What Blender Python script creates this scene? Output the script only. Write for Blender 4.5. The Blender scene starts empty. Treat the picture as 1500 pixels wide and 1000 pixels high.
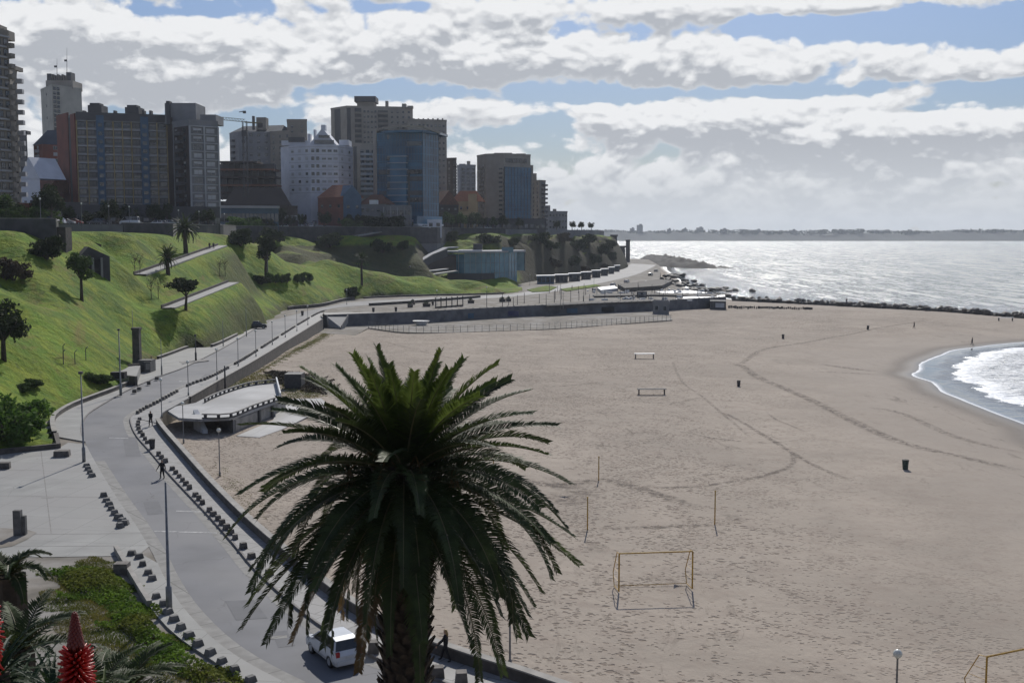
import bpy, bmesh, math, random
import numpy as np
from mathutils import Vector, Matrix, noise
from mathutils.geometry import tessellate_polygon
R=math.radians; rnd=random.Random(7)
sc=bpy.context.scene; col=sc.collection
# ---------------- camera ----------------
F=1650.0; CZ=22.0; PT=math.atan(157/F); cp,sp=math.cos(PT),math.sin(PT)
cd=bpy.data.cameras.new('camera'); cam=bpy.data.objects.new('camera',cd); col.objects.link(cam)
cd.sensor_width=36; cd.lens=36*F/1500; cd.clip_start=.1; cd.clip_end=20000
cam.location=(0,0,CZ); cam.rotation_euler=(math.pi/2-PT,0,0); sc.camera=cam
def ray(px,py):
    a=(px-750)/F; b=(500-py)/F
    return Vector((a, cp+b*sp, -sp+b*cp))
def G(px,py,z=0.0):
    d=ray(px,py); t=(z-CZ)/d.z; return Vector((d.x*t,d.y*t,z))
def P(px,py,Y):
    d=ray(px,py); t=Y/d.y; return Vector((d.x*t,Y,CZ+d.z*t))
def ZT(py,Y): return P(750,py,Y).z
def XT(px,Y,z=24.): 
    dep=Y*cp-(z-CZ)*sp; return (px-750)/F*dep
# ---------------- object helpers ----------------
def tag(o,label=None,cat=None,group=None,kind=None):
    if label: o['label']=label
    if cat: o['category']=cat
    if group: o['group']=group
    if kind: o['kind']=kind
    return o
def empty(name,loc,rz=0,label=None,cat=None,group=None):
    o=bpy.data.objects.new(name,None); col.objects.link(o); o.location=loc; o.rotation_euler=(0,0,rz); o.empty_display_size=.3
    return tag(o,label,cat,group)
def link(name,me,parent=None,loc=None,rz=0,scale=None):
    o=bpy.data.objects.new(name,me); col.objects.link(o)
    if parent: o.parent=parent
    if loc is not None: o.location=loc
    o.rotation_euler=(0,0,rz)
    if scale is not None: o.scale=scale
    return o
def copy_tree(o,parent=None):
    c=o.copy(); col.objects.link(c); c.parent=parent
    for ch in o.children: copy_tree(ch,c)
    return c
class MB:
    def __init__(s): s.v=[]; s.f=[]; s.m=[]
    def add(s,vs,fs,mi=0):
        n=len(s.v); s.v.extend([tuple(v) for v in vs]); s.f.extend([tuple(i+n for i in f) for f in fs]); s.m.extend([mi]*len(fs)); return s
    def box(s,c,d,mi=0,rz=0,M=None,taper=1.0):
        x,y,z=[q/2 for q in d]; vs=[]
        for k in(-1,1):
            t=taper if k>0 else 1
            for (i,j) in((-1,-1),(1,-1),(1,1),(-1,1)): vs.append(Vector((i*x*t,j*y*t,k*z)))
        if rz: M=Matrix.Rotation(rz,3,'Z')
        if M: vs=[M@v for v in vs]
        c=Vector(c); return s.add([v+c for v in vs],[(3,2,1,0),(4,5,6,7),(0,1,5,4),(1,2,6,5),(2,3,7,6),(3,0,4,7)],mi)
    def bar(s,a,b,w,h=None,mi=0):
        a=Vector(a); b=Vector(b); d=b-a; L=d.length; h=h or w
        q=d.to_track_quat('Y','Z').to_matrix(); return s.box((a+b)/2,(w,L,h),mi,M=q)
    def tube(s,pts,rs,n=8,mi=0,cap=True):
        pts=[Vector(p) for p in pts]; 
        if not hasattr(rs,'__len__'): rs=[rs]*len(pts)
        vs=[]; fs=[]; up=None
        for i,p in enumerate(pts):
            t=(pts[min(i+1,len(pts)-1)]-pts[max(i-1,0)]).normalized()
            if up is None: up=t.orthogonal().normalized()
            up=(up-t*up.dot(t)).normalized(); w=t.cross(up)
            for k in range(n):
                a=2*math.pi*k/n; vs.append(p+(up*math.cos(a)+w*math.sin(a))*rs[i])
        for i in range(len(pts)-1):
            for k in range(n):
                k2=(k+1)%n; fs.append((i*n+k,i*n+k2,(i+1)*n+k2,(i+1)*n+k))
        if cap: fs.append(tuple(range(n-1,-1,-1))); fs.append(tuple((len(pts)-1)*n+k for k in range(n)))
        return s.add(vs,fs,mi)
    def lathe(s,prof,c=(0,0,0),n=16,mi=0):
        vs=[];fs=[];c=Vector(c)
        for r,z in prof:
            for k in range(n): a=2*math.pi*k/n; vs.append(c+Vector((r*math.cos(a),r*math.sin(a),z)))
        for i in range(len(prof)-1):
            for k in range(n): k2=(k+1)%n; fs.append((i*n+k,i*n+k2,(i+1)*n+k2,(i+1)*n+k))
        fs.append(tuple(range(n-1,-1,-1))); fs.append(tuple((len(prof)-1)*n+k for k in range(n)))
        return s.add(vs,fs,mi)
    def poly(s,pts,z0,z1,mi=0,sides=True,bottom=False):
        """pts plan (x,y); prism from z0 to z1 (z may be callables)"""
        n=len(pts); z1f=z1 if callable(z1) else (lambda x,y:z1)
        top=[Vector((p[0],p[1],z1f(p[0],p[1]))) for p in pts]
        tr=tessellate_polygon([[Vector((p[0],p[1],0)) for p in pts]])
        fs=[]
        for t in tr:
            a,b,c=[top[i] for i in t]; 
            if (b-a).cross(c-a).z<0: t=(t[0],t[2],t[1])
            fs.append(tuple(t))
        s.add(top,fs,mi)
        area=sum(pts[i][0]*pts[(i+1)%n][1]-pts[(i+1)%n][0]*pts[i][1] for i in range(n))
        if sides:
            vs=list(top)+[Vector((p[0],p[1],z0)) for p in pts]; fs=[]
            for i in range(n):
                j=(i+1)%n; fs.append((i,j,n+j,n+i) if area<0 else (j,i,n+i,n+j))
            s.add(vs,fs,mi)
        return s
    def mesh(s,name,mats,smooth=False):
        me=bpy.data.meshes.new(name); me.from_pydata(s.v,[],s.f)
        if not isinstance(mats,(list,tuple)): mats=[mats]
        for m in mats: me.materials.append(m)
        me.polygons.foreach_set('material_index',s.m)
        if smooth: me.polygons.foreach_set('use_smooth',[True]*len(s.f))
        me.update(); return me
    def build(s,name,mats,parent=None,smooth=False,loc=None,rz=0):
        return link(name,s.mesh(name,mats,smooth),parent,loc,rz)
def local(mb,o):   # shift world-built verts to sit under an empty at origin o
    mb.v=[(v[0]-o[0],v[1]-o[1],v[2]-o[2]) for v in mb.v]; return mb
def smoothline(pts,step=2.0):
    """catmull-rom through plan points then even resampling"""
    P_=[Vector(p[:2]) for p in pts]; out=[]
    for i in range(len(P_)-1):
        p0=P_[max(i-1,0)];p1=P_[i];p2=P_[i+1];p3=P_[min(i+2,len(P_)-1)]
        k=max(2,int((p2-p1).length/step))
        for j in range(k):
            t=j/k; out.append(0.5*((2*p1)+(p2-p0)*t+(2*p0-5*p1+4*p2-p3)*t*t+(3*p1-p0-3*p2+p3)*t**3))
    out.append(P_[-1]); return out
def offset(pl,d):
    out=[]
    for i,p in enumerate(pl):
        t=(pl[min(i+1,len(pl)-1)]-pl[max(i-1,0)]).normalized(); out.append(p+Vector((t.y,-t.x))*d)
    return out
def along(pl,s0=0,s1=1e9,step=1.5):
    out=[];acc=0;nxt=s0
    for a,b in zip(pl,pl[1:]):
        L=(b-a).length
        while nxt<=acc+L and nxt<=s1:
            t=(nxt-acc)/L if L else 0; d=(b-a).normalized(); out.append((a.lerp(b,t),math.atan2(d.y,d.x))); nxt+=step
        acc+=L
    return out
def wallalong(pl,th,z0,z1,mi=0,mb=None):
    mb=mb or MB(); a=offset(pl,-th/2); b=offset(pl,th/2); n=len(pl); vs=[]
    for i in range(n): vs+= [(*a[i],z0),(*b[i],z0),(*b[i],z1),(*a[i],z1)]
    fs=[]
    for i in range(n-1):
        o=i*4; q=o+4
        for k in range(4): k2=(k+1)%4; fs.append((o+k,o+k2,q+k2,q+k))
    fs+=[(0,3,2,1),((n-1)*4,(n-1)*4+1,(n-1)*4+2,(n-1)*4+3)]
    return mb.add(vs,[f[::-1] for f in fs],mi)
# ---------------- materials ----------------
def mat(name,c1,c2=None,rough=.8,scale=1.0,detail=4,spec=.5,bump=0,bscale=None,bdist=.05,metal=0,trans=0,lo=.35,hi=.65,c3=None,s3=.1,emit=None,obj=True,stretch=None,rand=0):
    m=bpy.data.materials.new(name); m.use_nodes=True; nt=m.node_tree; N=nt.nodes; L=nt.links; b=N['Principled BSDF']
    b.inputs['Roughness'].default_value=rough; b.inputs['Metallic'].default_value=metal; b.inputs['Specular IOR Level'].default_value=spec
    tc=N.new('ShaderNodeTexCoord'); vec=tc.outputs['Object']
    if not obj:
        g=N.new('ShaderNodeNewGeometry'); vec=g.outputs['Position']
    if stretch:
        mp=N.new('ShaderNodeMapping'); mp.inputs['Scale'].default_value=stretch; L.new(vec,mp.inputs[0]); vec=mp.outputs[0]
    c2=c2 or [q*.8 for q in c1]
    def nz(s,d,lo,hi):
        n=N.new('ShaderNodeTexNoise'); n.inputs['Scale'].default_value=s; n.inputs['Detail'].default_value=d; L.new(vec,n.inputs['Vector'])
        r=N.new('ShaderNodeMapRange'); r.inputs[1].default_value=lo; r.inputs[2].default_value=hi; L.new(n.outputs['Fac'],r.inputs[0]); return n,r
    n,r=nz(scale,detail,lo,hi)
    mx=N.new('ShaderNodeMix'); mx.data_type='RGBA'; mx.inputs[6].default_value=(*c1,1); mx.inputs[7].default_value=(*c2,1); L.new(r.outputs[0],mx.inputs[0]); out=mx.outputs[2]
    if c3:
        n3,r3=nz(s3,3,.45,.62); m3=N.new('ShaderNodeMix'); m3.data_type='RGBA'; L.new(out,m3.inputs[6]); m3.inputs[7].default_value=(*c3,1); L.new(r3.outputs[0],m3.inputs[0]); out=m3.outputs[2]
    if rand:
        oi=N.new('ShaderNodeObjectInfo'); hs=N.new('ShaderNodeHueSaturation'); rr=N.new('ShaderNodeMapRange'); rr.inputs[3].default_value=1-rand; rr.inputs[4].default_value=1+rand
        L.new(oi.outputs['Random'],rr.inputs[0]); L.new(rr.outputs[0],hs.inputs['Value']); L.new(out,hs.inputs['Color']); out=hs.outputs[0]
    L.new(out,b.inputs['Base Color'])
    if bump:
        nb=N.new('ShaderNodeTexNoise'); nb.inputs['Scale'].default_value=bscale or scale*4; nb.inputs['Detail'].default_value=4; L.new(vec,nb.inputs['Vector'])
        bm_=N.new('ShaderNodeBump'); bm_.inputs['Strength'].default_value=bump; bm_.inputs['Distance'].default_value=bdist; L.new(nb.outputs['Fac'],bm_.inputs['Height']); L.new(bm_.outputs[0],b.inputs['Normal'])
    if trans:
        t=N.new('ShaderNodeBsdfTranslucent'); L.new(out,t.inputs[0]); ms=N.new('ShaderNodeMixShader'); ms.inputs[0].default_value=trans
        L.new(b.outputs[0],ms.inputs[1]); L.new(t.outputs[0],ms.inputs[2]); L.new(ms.outputs[0],N['Material Output'].inputs[0])
    if emit: b.inputs['Emission Color'].default_value=(*emit,1); b.inputs['Emission Strength'].default_value=1
    return m
M={}
M['asphalt']=mat('asphalt',(.125,.128,.14),(.095,.098,.108),.75,.35,6,bump=.3,bscale=30,bdist=.01,c3=(.15,.15,.155),s3=.08,obj=False)
M['gutter']=mat('gutter',(.24,.235,.22),(.17,.165,.155),.8,1.2,5,obj=False)
M['concrete']=mat('concrete',(.27,.27,.255),(.2,.2,.19),.7,.35,6,bump=.2,bscale=6,bdist=.02,c3=(.23,.225,.215),s3=.07,obj=False)
M['paving']=mat('paving',(.27,.265,.26),(.2,.198,.195),.7,.8,6,bump=.4,bscale=4,bdist=.03,c3=(.24,.235,.23),s3=.15,obj=False)
M['plaza']=mat('plaza_concrete',(.36,.36,.36),(.26,.26,.26),.6,.25,6,c3=(.2,.2,.2),s3=.06,obj=False)
M['kerb']=mat('kerb',(.2,.19,.18),(.13,.12,.115),.8,2,4,obj=False)
M['wallstone']=mat('wall_stone',(.1,.088,.078),(.055,.05,.045),.9,1.5,5,bump=.6,bscale=3,bdist=.08,obj=False)
M['walltop']=mat('wall_top',(.3,.285,.26),(.2,.19,.175),.8,1,4,obj=False)
M['upwall']=mat('upper_wall',(.07,.07,.075),(.04,.04,.043),.9,.5,5,obj=False)
M['dirt']=mat('dirt',(.19,.165,.135),(.11,.1,.08),.95,.5,8,bump=.5,bscale=2,bdist=.08,c3=(.23,.215,.195),s3=.2,obj=False)
M['rock']=mat('rock',(.1,.09,.08),(.045,.042,.038),.7,1.5,6,bump=.6,bscale=4,bdist=.1,rand=.35)
M['block']=mat('kerb_block',(.15,.135,.122),(.085,.077,.07),.85,3,4,bump=.5,bscale=12,bdist=.02,rand=.3)
M['grayblock']=mat('gray_block',(.16,.155,.15),(.09,.09,.085),.85,2.5,4,bump=.5,bscale=8,bdist=.02,rand=.2)
M['steel']=mat('pole_steel',(.22,.23,.24),(.15,.155,.16),.5,3,3,metal=.2)
M['darkmetal']=mat('dark_metal',(.05,.05,.055),(.03,.03,.033),.6,3,3)
M['globe']=mat('lamp_globe',(.75,.77,.74),(.62,.64,.61),.25,4,3,trans=.25)
M['trunk']=mat('trunk_bark',(.075,.055,.04),(.03,.024,.018),.95,6,6,bump=.8,bscale=12,bdist=.05)
M['leafdark']=mat('leaf_dark',(.038,.055,.018),(.02,.03,.011),.8,2,4,spec=.15,trans=.2,rand=.25)
M['leafmid']=mat('leaf_mid',(.065,.11,.026),(.035,.06,.017),.75,2,4,spec=.15,trans=.3,rand=.2)
M['leafbright']=mat('leaf_bright',(.085,.16,.026),(.045,.09,.018),.75,1.2,4,spec=.15,trans=.35)
M['leafred']=mat('leaf_brown',(.07,.05,.03),(.035,.03,.02),.7,2,4,spec=.15,trans=.2)
M['frond']=mat('palm_frond',(.052,.074,.024),(.028,.04,.014),.6,3,3,spec=.22,trans=.25,rand=.3)
M['frondgold']=mat('palm_frond_dry',(.16,.10,.035),(.09,.06,.025),.6,3,3,trans=.3)
M['frondlight']=mat('palm_frond_backlit',(.085,.115,.024),(.05,.075,.016),.6,3,3,spec=.22,trans=.4,rand=.2)  # uppermost fronds: backlight put into a yellower green
M['rachis']=mat('palm_rachis',(.12,.105,.04),(.07,.06,.03),.45,3,3)
M['yellowpaint']=mat('yellow_paint',(.50,.30,.035),(.34,.19,.03),.5,5,4)
M['white']=mat('white_paint',(.62,.63,.64),(.5,.51,.52),.5,1,4)
M['glass']=mat('window_glass',(.03,.04,.05),(.02,.026,.034),.08,.3,2,spec=.8)
M['skin']=mat('skin',(.4,.24,.17),(.34,.2,.14),.6,8,2)
M['black']=mat('black_cloth',(.014,.014,.017),(.009,.009,.011),.9,6,2)
M['navy']=mat('navy_cloth',(.03,.035,.06),(.02,.022,.04),.9,6,2)
M['hairdark']=mat('dark_hair',(.03,.02,.014),(.016,.011,.008),.6,20,2)
M['hairblond']=mat('blond_hair',(.42,.28,.12),(.26,.17,.07),.5,20,2)
M['rubber']=mat('rubber',(.015,.015,.016),(.01,.01,.01),.8,6,2)
M['red']=mat('aloe_red',(.5,.02,.012),(.33,.008,.01),.35,6,3,trans=.25)
M['reddark']=mat('aloe_bud_red',(.2,.022,.015),(.12,.014,.01),.5,9,3)
M['lens']=mat('car_lens',(.7,.7,.68),(.55,.55,.53),.1,5,1)
M['lensred']=mat('car_tail_lens',(.4,.02,.02),(.28,.01,.01),.15,5,1)
def crackify(m,sc,col_,amt,w=.012,brick=None):
    nt=m.node_tree; N=nt.nodes; L=nt.links; b=N['Principled BSDF']; lk=b.inputs['Base Color'].links[0]; src=lk.from_socket; g=N.new('ShaderNodeNewGeometry').outputs['Position']
    if brick:
        mp=N.new('ShaderNodeMapping'); mp.inputs['Rotation'].default_value=(0,0,brick[1]); L.new(g,mp.inputs[0]); t=N.new('ShaderNodeTexBrick'); t.offset=brick[2]; t.inputs['Scale'].default_value=1/brick[0]; t.inputs['Mortar Size'].default_value=w; t.inputs['Brick Width'].default_value=1; t.inputs['Row Height'].default_value=1; t.inputs['Mortar'].default_value=(1,1,1,1); t.inputs['Color1'].default_value=(0,0,0,1); t.inputs['Color2'].default_value=(.16,.16,.16,1); L.new(mp.outputs[0],t.inputs[0]); f=t.outputs[0]
    else:
        nz=N.new('ShaderNodeTexNoise'); nz.inputs['Scale'].default_value=.8; L.new(g,nz.inputs['Vector']); va=N.new('ShaderNodeVectorMath'); va.operation='MULTIPLY_ADD'; L.new(nz.outputs['Color'],va.inputs[0]); va.inputs[1].default_value=(1.6,1.6,0); L.new(g,va.inputs[2])
        v=N.new('ShaderNodeTexVoronoi'); v.voronoi_dimensions='2D'; v.feature='DISTANCE_TO_EDGE'; v.inputs['Scale'].default_value=sc; L.new(va.outputs[0],v.inputs['Vector']); r=N.new('ShaderNodeMapRange'); r.inputs[1].default_value=w; r.inputs[2].default_value=0; L.new(v.outputs['Distance'],r.inputs[0])
        n2=N.new('ShaderNodeTexNoise'); n2.inputs['Scale'].default_value=.12; L.new(g,n2.inputs['Vector']); r2=N.new('ShaderNodeMapRange'); r2.inputs[1].default_value=.48; r2.inputs[2].default_value=.6; L.new(n2.outputs['Fac'],r2.inputs[0]); mm=N.new('ShaderNodeMath'); mm.operation='MULTIPLY'; L.new(r.outputs[0],mm.inputs[0]); L.new(r2.outputs[0],mm.inputs[1]); f=mm.outputs[0]
    m2=N.new('ShaderNodeMath'); m2.operation='MULTIPLY'; L.new(f,m2.inputs[0]); m2.inputs[1].default_value=amt; mx=N.new('ShaderNodeMix'); mx.data_type='RGBA'; L.new(m2.outputs[0],mx.inputs[0]); L.new(src,mx.inputs[6]); mx.inputs[7].default_value=(*col_,1); L.new(mx.outputs[2],b.inputs['Base Color'])
crackify(M['asphalt'],.16,(.03,.03,.032),.75); crackify(M['concrete'],.12,(.1,.098,.09),.6,.01); crackify(M['concrete'],0,(.12,.118,.11),.8,.008,(3.2,.15,0)); crackify(M['paving'],0,(.11,.108,.104),.9,.03,(1.3,.55,.5)); crackify(M['plaza'],0,(.15,.15,.15),.6,.012,(4,.1,0)); crackify(M['gutter'],0,(.09,.088,.08),.8,.02,(2.2,.9,0))
# ---------------- layout lines (pixel guides turned into ground-plan points on the road level) ----------------
def GL(l,z=0,step=2.0): return smoothline([G(x,y,z) for x,y in l],step)
kerbR=GL([(760,1050),(645,1000),(550,966),(490,932),(435,893),(374,837),(343,800),(308,760),(273,723),(246,694),(220,663),(200,640),(192,624),(191,612),(202,603),(224,592),(272,566),(304,554),(352,528),(395,501),(440,473),(468,458),(500,450),(600,443),(707,437.5),(790,430),(880,414.5),(935,401),(962,388)])
kerbL=GL([(450,1018),(392,989),(350,965),(308,934),(264,886),(238,842),(224,811),(198,767),(176,736),(154,701),(136,670),(125,648),(120,628),(127,610),(146,596),(192,570),(237,551),(272,538),(320,514),(355,494),(392,472),(430,461),(470,451),(524,442),(620,436.5),(707,433),(755,430),(800,421),(860,409),(905,396),(925,386)])
outer=GL([(900,1045),(780,1003),(747,992),(645,958),(580,930),(510,890),(430,826),(361,766),(308,712),(264,662),(240,634),(231,621)],.13)
foot_px=[(-120,668),(0,664),(86,655),(80,640),(77,621),(84,610),(106,597),(134,586),(176,570),(198,558),(212,541),(224,530),(250,520),(282,509),(310,509),(352,490),(397,468),(422,454),(470,449),(524,438),(620,433.5),(710,431.5),(750,429),(768,424),(775,413),(905,396),(922,386),(918,378)]
foot=GL(foot_px,0,3)
seaw=GL([(231,621),(238,606),(252,598),(278,583),(330,553),(386,521),(473,467.5),(479,464),(611,459),(700,454),(800,449),(953,443),(1063,437)],0,3)
def seg_dist(X,Y,pl):
    """signed distance, + on right side of travel"""
    best=np.full(X.shape,1e9); sg=np.ones(X.shape)
    for a,b in zip(pl,pl[1:]):
        dx,dy=b[0]-a[0],b[1]-a[1]; L2=dx*dx+dy*dy
        if L2<1e-9: continue
        t=np.clip(((X-a[0])*dx+(Y-a[1])*dy)/L2,0,1); ex=X-(a[0]+t*dx); ey=Y-(a[1]+t*dy); d=np.hypot(ex,ey)
        s=np.where(dx*(Y-a[1])-dy*(X-a[0])<0,1,-1.)
        w=d<best-1e-6; best=np.where(w,d,best); sg=np.where(w,s,sg)
    return best*sg
def inside(X,Y,poly):
    r=np.zeros(X.shape,bool); n=len(poly)
    for i in range(n):
        x1,y1=poly[i][:2]; x2,y2=poly[(i+1)%n][:2]
        if y1==y2: continue
        r^=((y1>Y)!=(y2>Y))&(X<(x2-x1)*(Y-y1)/(y2-y1)+x1)
    return r
SEA=-3.5
# waterline of the cove, then behind the breakwater and up the rocky coast
wl=[G(x,y,SEA) for x,y in [(2400,1100),(1900,850),(1620,690),(1500,623),(1450,603),(1400,583),(1352,557),(1339,546),(1348,532),(1383,517),(1433,507),(1500,501),(1560,496),(1640,482)]]
wl2=[G(x,y,SEA) for x,y in [(1640,476),(1500,464),(1400,455),(1300,450),(1160,443),(1070,438),(1050,430),(1010,424),(1000,414),(985,402),(972,392),(975,384)]]
wls=[p+Vector((math.sin(i*.9),math.cos(i*.7)))*(.5+.45*math.sin(i*.31)) for i,p in enumerate(smoothline(wl,3))]+smoothline(wl2,6)
land=[(p[0],p[1]) for p in wls]+[(160,1250),(-2500,1500),(-2500,-60),(300,-60)]
def shore(X,Y):
    X=np.asarray(X,float);Y=np.asarray(Y,float)
    d=np.abs(seg_dist(X,Y,wls)); return np.where(inside(X,Y,land),d,-d)
def zbeach_arr(X,Y):
    d=shore(X,Y); return np.where(d>0,SEA+(1.7-1.05*np.clip((Y-235)/50,0,1))*np.clip(d/70,0,1)**.8,SEA+d*.04)
def zbeach(x,y): return float(zbeach_arr(np.array([x]),np.array([y]))[0])
def GB(px,py):
    z=-2.2
    for _ in range(6): p=G(px,py,z); z=zbeach(p.x,p.y)
    return G(px,py,z)
# ---------------- hill surface ----------------
ctl=[]
for x,y in foot_px: 
    p=G(x,y,0); ctl.append((p.x,p.y,.1))
for x,y,Y in [(0,560,132),(0,500,148),(0,430,172),(0,380,190),(0,346,203),(-60,345,200),(-60,450,165),(-100,600,125),(40,600,134),(60,560,142),(100,500,160),(60,420,182),(120,440,190),(150,470,178),(50,352,208),(82,385,210),(105,350,222),(160,420,208),(200,470,188),(200,520,178),(250,490,212),(245,452,222),(340,414,275),(290,435,248),(205,403,240),(325,360,312),(265,382,275),(200,430,218),
  (85,341,255),(150,341,262),(150,372,246),(250,347,292),(240,378,262),(200,360,262),(120,345,235),(350,363,310),(400,400,300),(350,430,270),(400,440,296),(425,374,345),(380,452,281),(450,440,341),(480,438,352),(420,400,332),(500,389,385),(480,420,360),(560,398,405),(560,420,393),(650,410,425),(700,420,424),(620,415,410),(330,346,345),
  (360,345,425),(410,349,445),(350,356,415),(410,361,430),(500,376,440),(575,378,445),(620,376,450),(500,348,465),(600,347,475),(680,362,515),(700,347,530),(760,350,550),(760,368,522),(800,347,585),(840,362,618),(790,374,550),(850,372,622),(900,362,705),(860,348,665),(900,350,735)]:
    p=P(x,y,Y); ctl.append(tuple(p))
for x,Y,z in [(350,372,14),(425,385,11.5),(500,408,8.5),(560,422,6),(650,442,2.5),(700,455,.8)]: ctl.append((XT(x,Y),Y,z))
for x,Y in [(-100,230),(-100,300),(0,240),(80,290),(200,320),(300,360),(340,445),(420,480),(500,490),(600,500),(700,550),(800,620),(860,690),(200,420),(0,450),(400,600),(600,600),(700,750)]: ctl.append((XT(x,Y),Y,21.8))
C=np.array(ctl)
def kern(a,b):
    d=np.hypot(a[:,None,0]-b[None,:,0],a[:,None,1]-b[None,:,1]); return np.sqrt(d*d+36)
n_=len(C); A=np.zeros((n_+3,n_+3)); A[:n_,:n_]=kern(C,C)-np.eye(n_)*.6; A[:n_,n_]=1; A[:n_,n_+1:]=C[:,:2]; A[n_:,:n_]=A[:n_,n_:].T
W=np.linalg.solve(A,np.r_[C[:,2],0,0,0])
def lump(X,Y):
    return (np.sin(X*.21+Y*.13)*np.sin(Y*.17-X*.05+1.3)*.55+1.9*np.exp(-((np.mod(X*.5+Y*.62+4*np.sin(X*.07),34)-17)/5.5)**2)-1.7*np.exp(-((np.mod(X*.5+Y*.62+4*np.sin(X*.07)+9,34)-17)/4.)**2)+.7*np.sin(X*.13-Y*.31+2*np.sin(X*.05))+np.sin(X*.43-Y*.19+2)*np.sin(Y*.36+.7)*.2+np.sin(X*.9+Y*.6)*np.sin(Y*.8-X*.3)*.06)
footpoly=[(p.x,p.y) for p in foot]+[(1500,1300),(1500,-60),(-400,-60),(-400,foot[0].y)]
PATHS=[((205,403,240),(326,360,312)),((246,452,222),(342,414,275))]
def hill_arr(X,Y,mask=True):
    X=np.asarray(X,float);Y=np.asarray(Y,float); sh=X.shape; q=np.c_[X.ravel(),Y.ravel()]
    out=[]
    for i in range(0,len(q),20000):
        k=q[i:i+20000]; out.append(kern(k,C)@W[:n_]+W[n_]+k@W[n_+1:])
    z=np.concatenate(out).reshape(sh)
    d=np.abs(seg_dist(X,Y,[(p.x,p.y) for p in foot])) if mask else 20
    low=inside(X,Y,footpoly)
    z=z+lump(X,Y)*np.clip(d/10,0,1)*np.clip((23-z)/4,0,1)
    z=np.minimum(z,22.2+.02*z)
    cp_=np.interp(Y,[425,440,452,468,498,510,524,532],[40,3,1.5,2,5,13.5,20,40]); z=np.where(X>-46,np.minimum(z,cp_+np.clip((-29-X)/15,0,1)*22),z); z=z+np.clip((Y-512)/20,0,1)*np.clip((22-z)/5,0,1)*(np.sin(X*.9+1.3*np.sin(Y*.3))*.8+np.sin(Y*.75+X*.4)*.7+np.sin(X*2.1+Y*1.3)*.35)
    if mask:
        sl=np.clip(.85+(Y-500)/60*1.2,.85,2.6); e=.3+d*sl; z=np.where(z>e-1.5,-np.log(np.exp(-np.clip(z,-5,60)*.8)+np.exp(-e*.8))/.8,z)
    for (ax,ay,aY),(bx,by,bY) in PATHS:
        a=P(ax,ay,aY); b=P(bx,by,bY); dx,dy=b.x-a.x,b.y-a.y; t=np.clip(((X-a.x)*dx+(Y-a.y)*dy)/(dx*dx+dy*dy),0,1); dd=np.hypot(X-a.x-t*dx,Y-a.y-t*dy); w=np.clip(1-(dd-2.0)/9,0,1)**1.6; z=z*(1-w)+(a.z+(b.z-a.z)*t-.1)*w
    z=np.maximum(z,.15+.25*np.clip(d/3,0,1))
    return np.where(low,-2.5,z)
_hc={}
def H(px,py):
    d=ray(px,py); Ys=np.arange(115,760,1.0); X=d.x/d.y*Ys; Z=CZ+d.z/d.y*Ys
    hz=hill_arr(X,Ys); w=np.nonzero((hz>=Z)&(hz>-1))[0]
    if len(w)==0: return P(px,py,300)
    Y=Ys[w[0]]; x=d.x/d.y*Y; return Vector((x,Y,float(hill_arr(np.array([x]),np.array([Y]))[0])))
def zhill(x,y): return float(hill_arr(np.array([x]),np.array([y]))[0])
# hill mesh
def gridmesh(name,xs,ys,zf,mats,attrs=None,keep=None):
    X,Y=np.meshgrid(xs,ys); Z=zf(X,Y); nx,ny=len(xs),len(ys)
    vs=np.c_[X.ravel(),Y.ravel(),Z.ravel()]; idx=np.arange(nx*ny).reshape(ny,nx)
    f=np.stack([idx[:-1,:-1],idx[:-1,1:],idx[1:,1:],idx[1:,:-1]],-1).reshape(-1,4)
    if keep is not None: f=f[keep(X,Y,Z)[:-1,:-1].ravel()]
    me=bpy.data.meshes.new(name); me.vertices.add(len(vs)); me.vertices.foreach_set('co',vs.ravel()); me.loops.add(f.size); me.loops.foreach_set('vertex_index',f.ravel())
    me.polygons.add(len(f)); me.polygons.foreach_set('loop_start',np.arange(0,f.size,4)); me.polygons.foreach_set('loop_total',np.full(len(f),4)); me.polygons.foreach_set('use_smooth',np.ones(len(f),bool))
    me.materials.append(mats); me.update(calc_edges=True)
    if attrs:
        for k,a in attrs(X,Y,Z).items():
            at=me.attributes.new(k,'FLOAT','POINT'); at.data.foreach_set('value',a.ravel().astype(np.float32))
    o=link(name,me); o['kind']='structure'; return o
def ntmat(name):
    m=bpy.data.materials.new(name); m.use_nodes=True; return m,m.node_tree.nodes,m.node_tree.links,m.node_tree.nodes['Principled BSDF']
def nnoise(N,L,vec,s,d=4,rough=.5,dist=0):
    n=N.new('ShaderNodeTexNoise'); n.inputs['Scale'].default_value=s; n.inputs['Detail'].default_value=d; n.inputs['Roughness'].default_value=rough; n.inputs['Distortion'].default_value=dist; L.new(vec,n.inputs['Vector']); return n.outputs['Fac']
def mr(N,L,v,a,b,c=0,d=1,smooth=False):
    r=N.new('ShaderNodeMapRange'); 
    if smooth: r.interpolation_type='SMOOTHSTEP'
    for i,q in zip((1,2,3,4),(a,b,c,d)): r.inputs[i].default_value=q
    L.new(v,r.inputs[0]); return r.outputs[0]
def mixc(N,L,f,a,b):
    m=N.new('ShaderNodeMix'); m.data_type='RGBA'
    for i,q in ((0,f),(6,a),(7,b)):
        if isinstance(q,(tuple,list)): m.inputs[i].default_value=(*q,1)
        elif isinstance(q,(int,float)): m.inputs[i].default_value=q
        else: L.new(q,m.inputs[i])
    return m.outputs[2]
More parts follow.
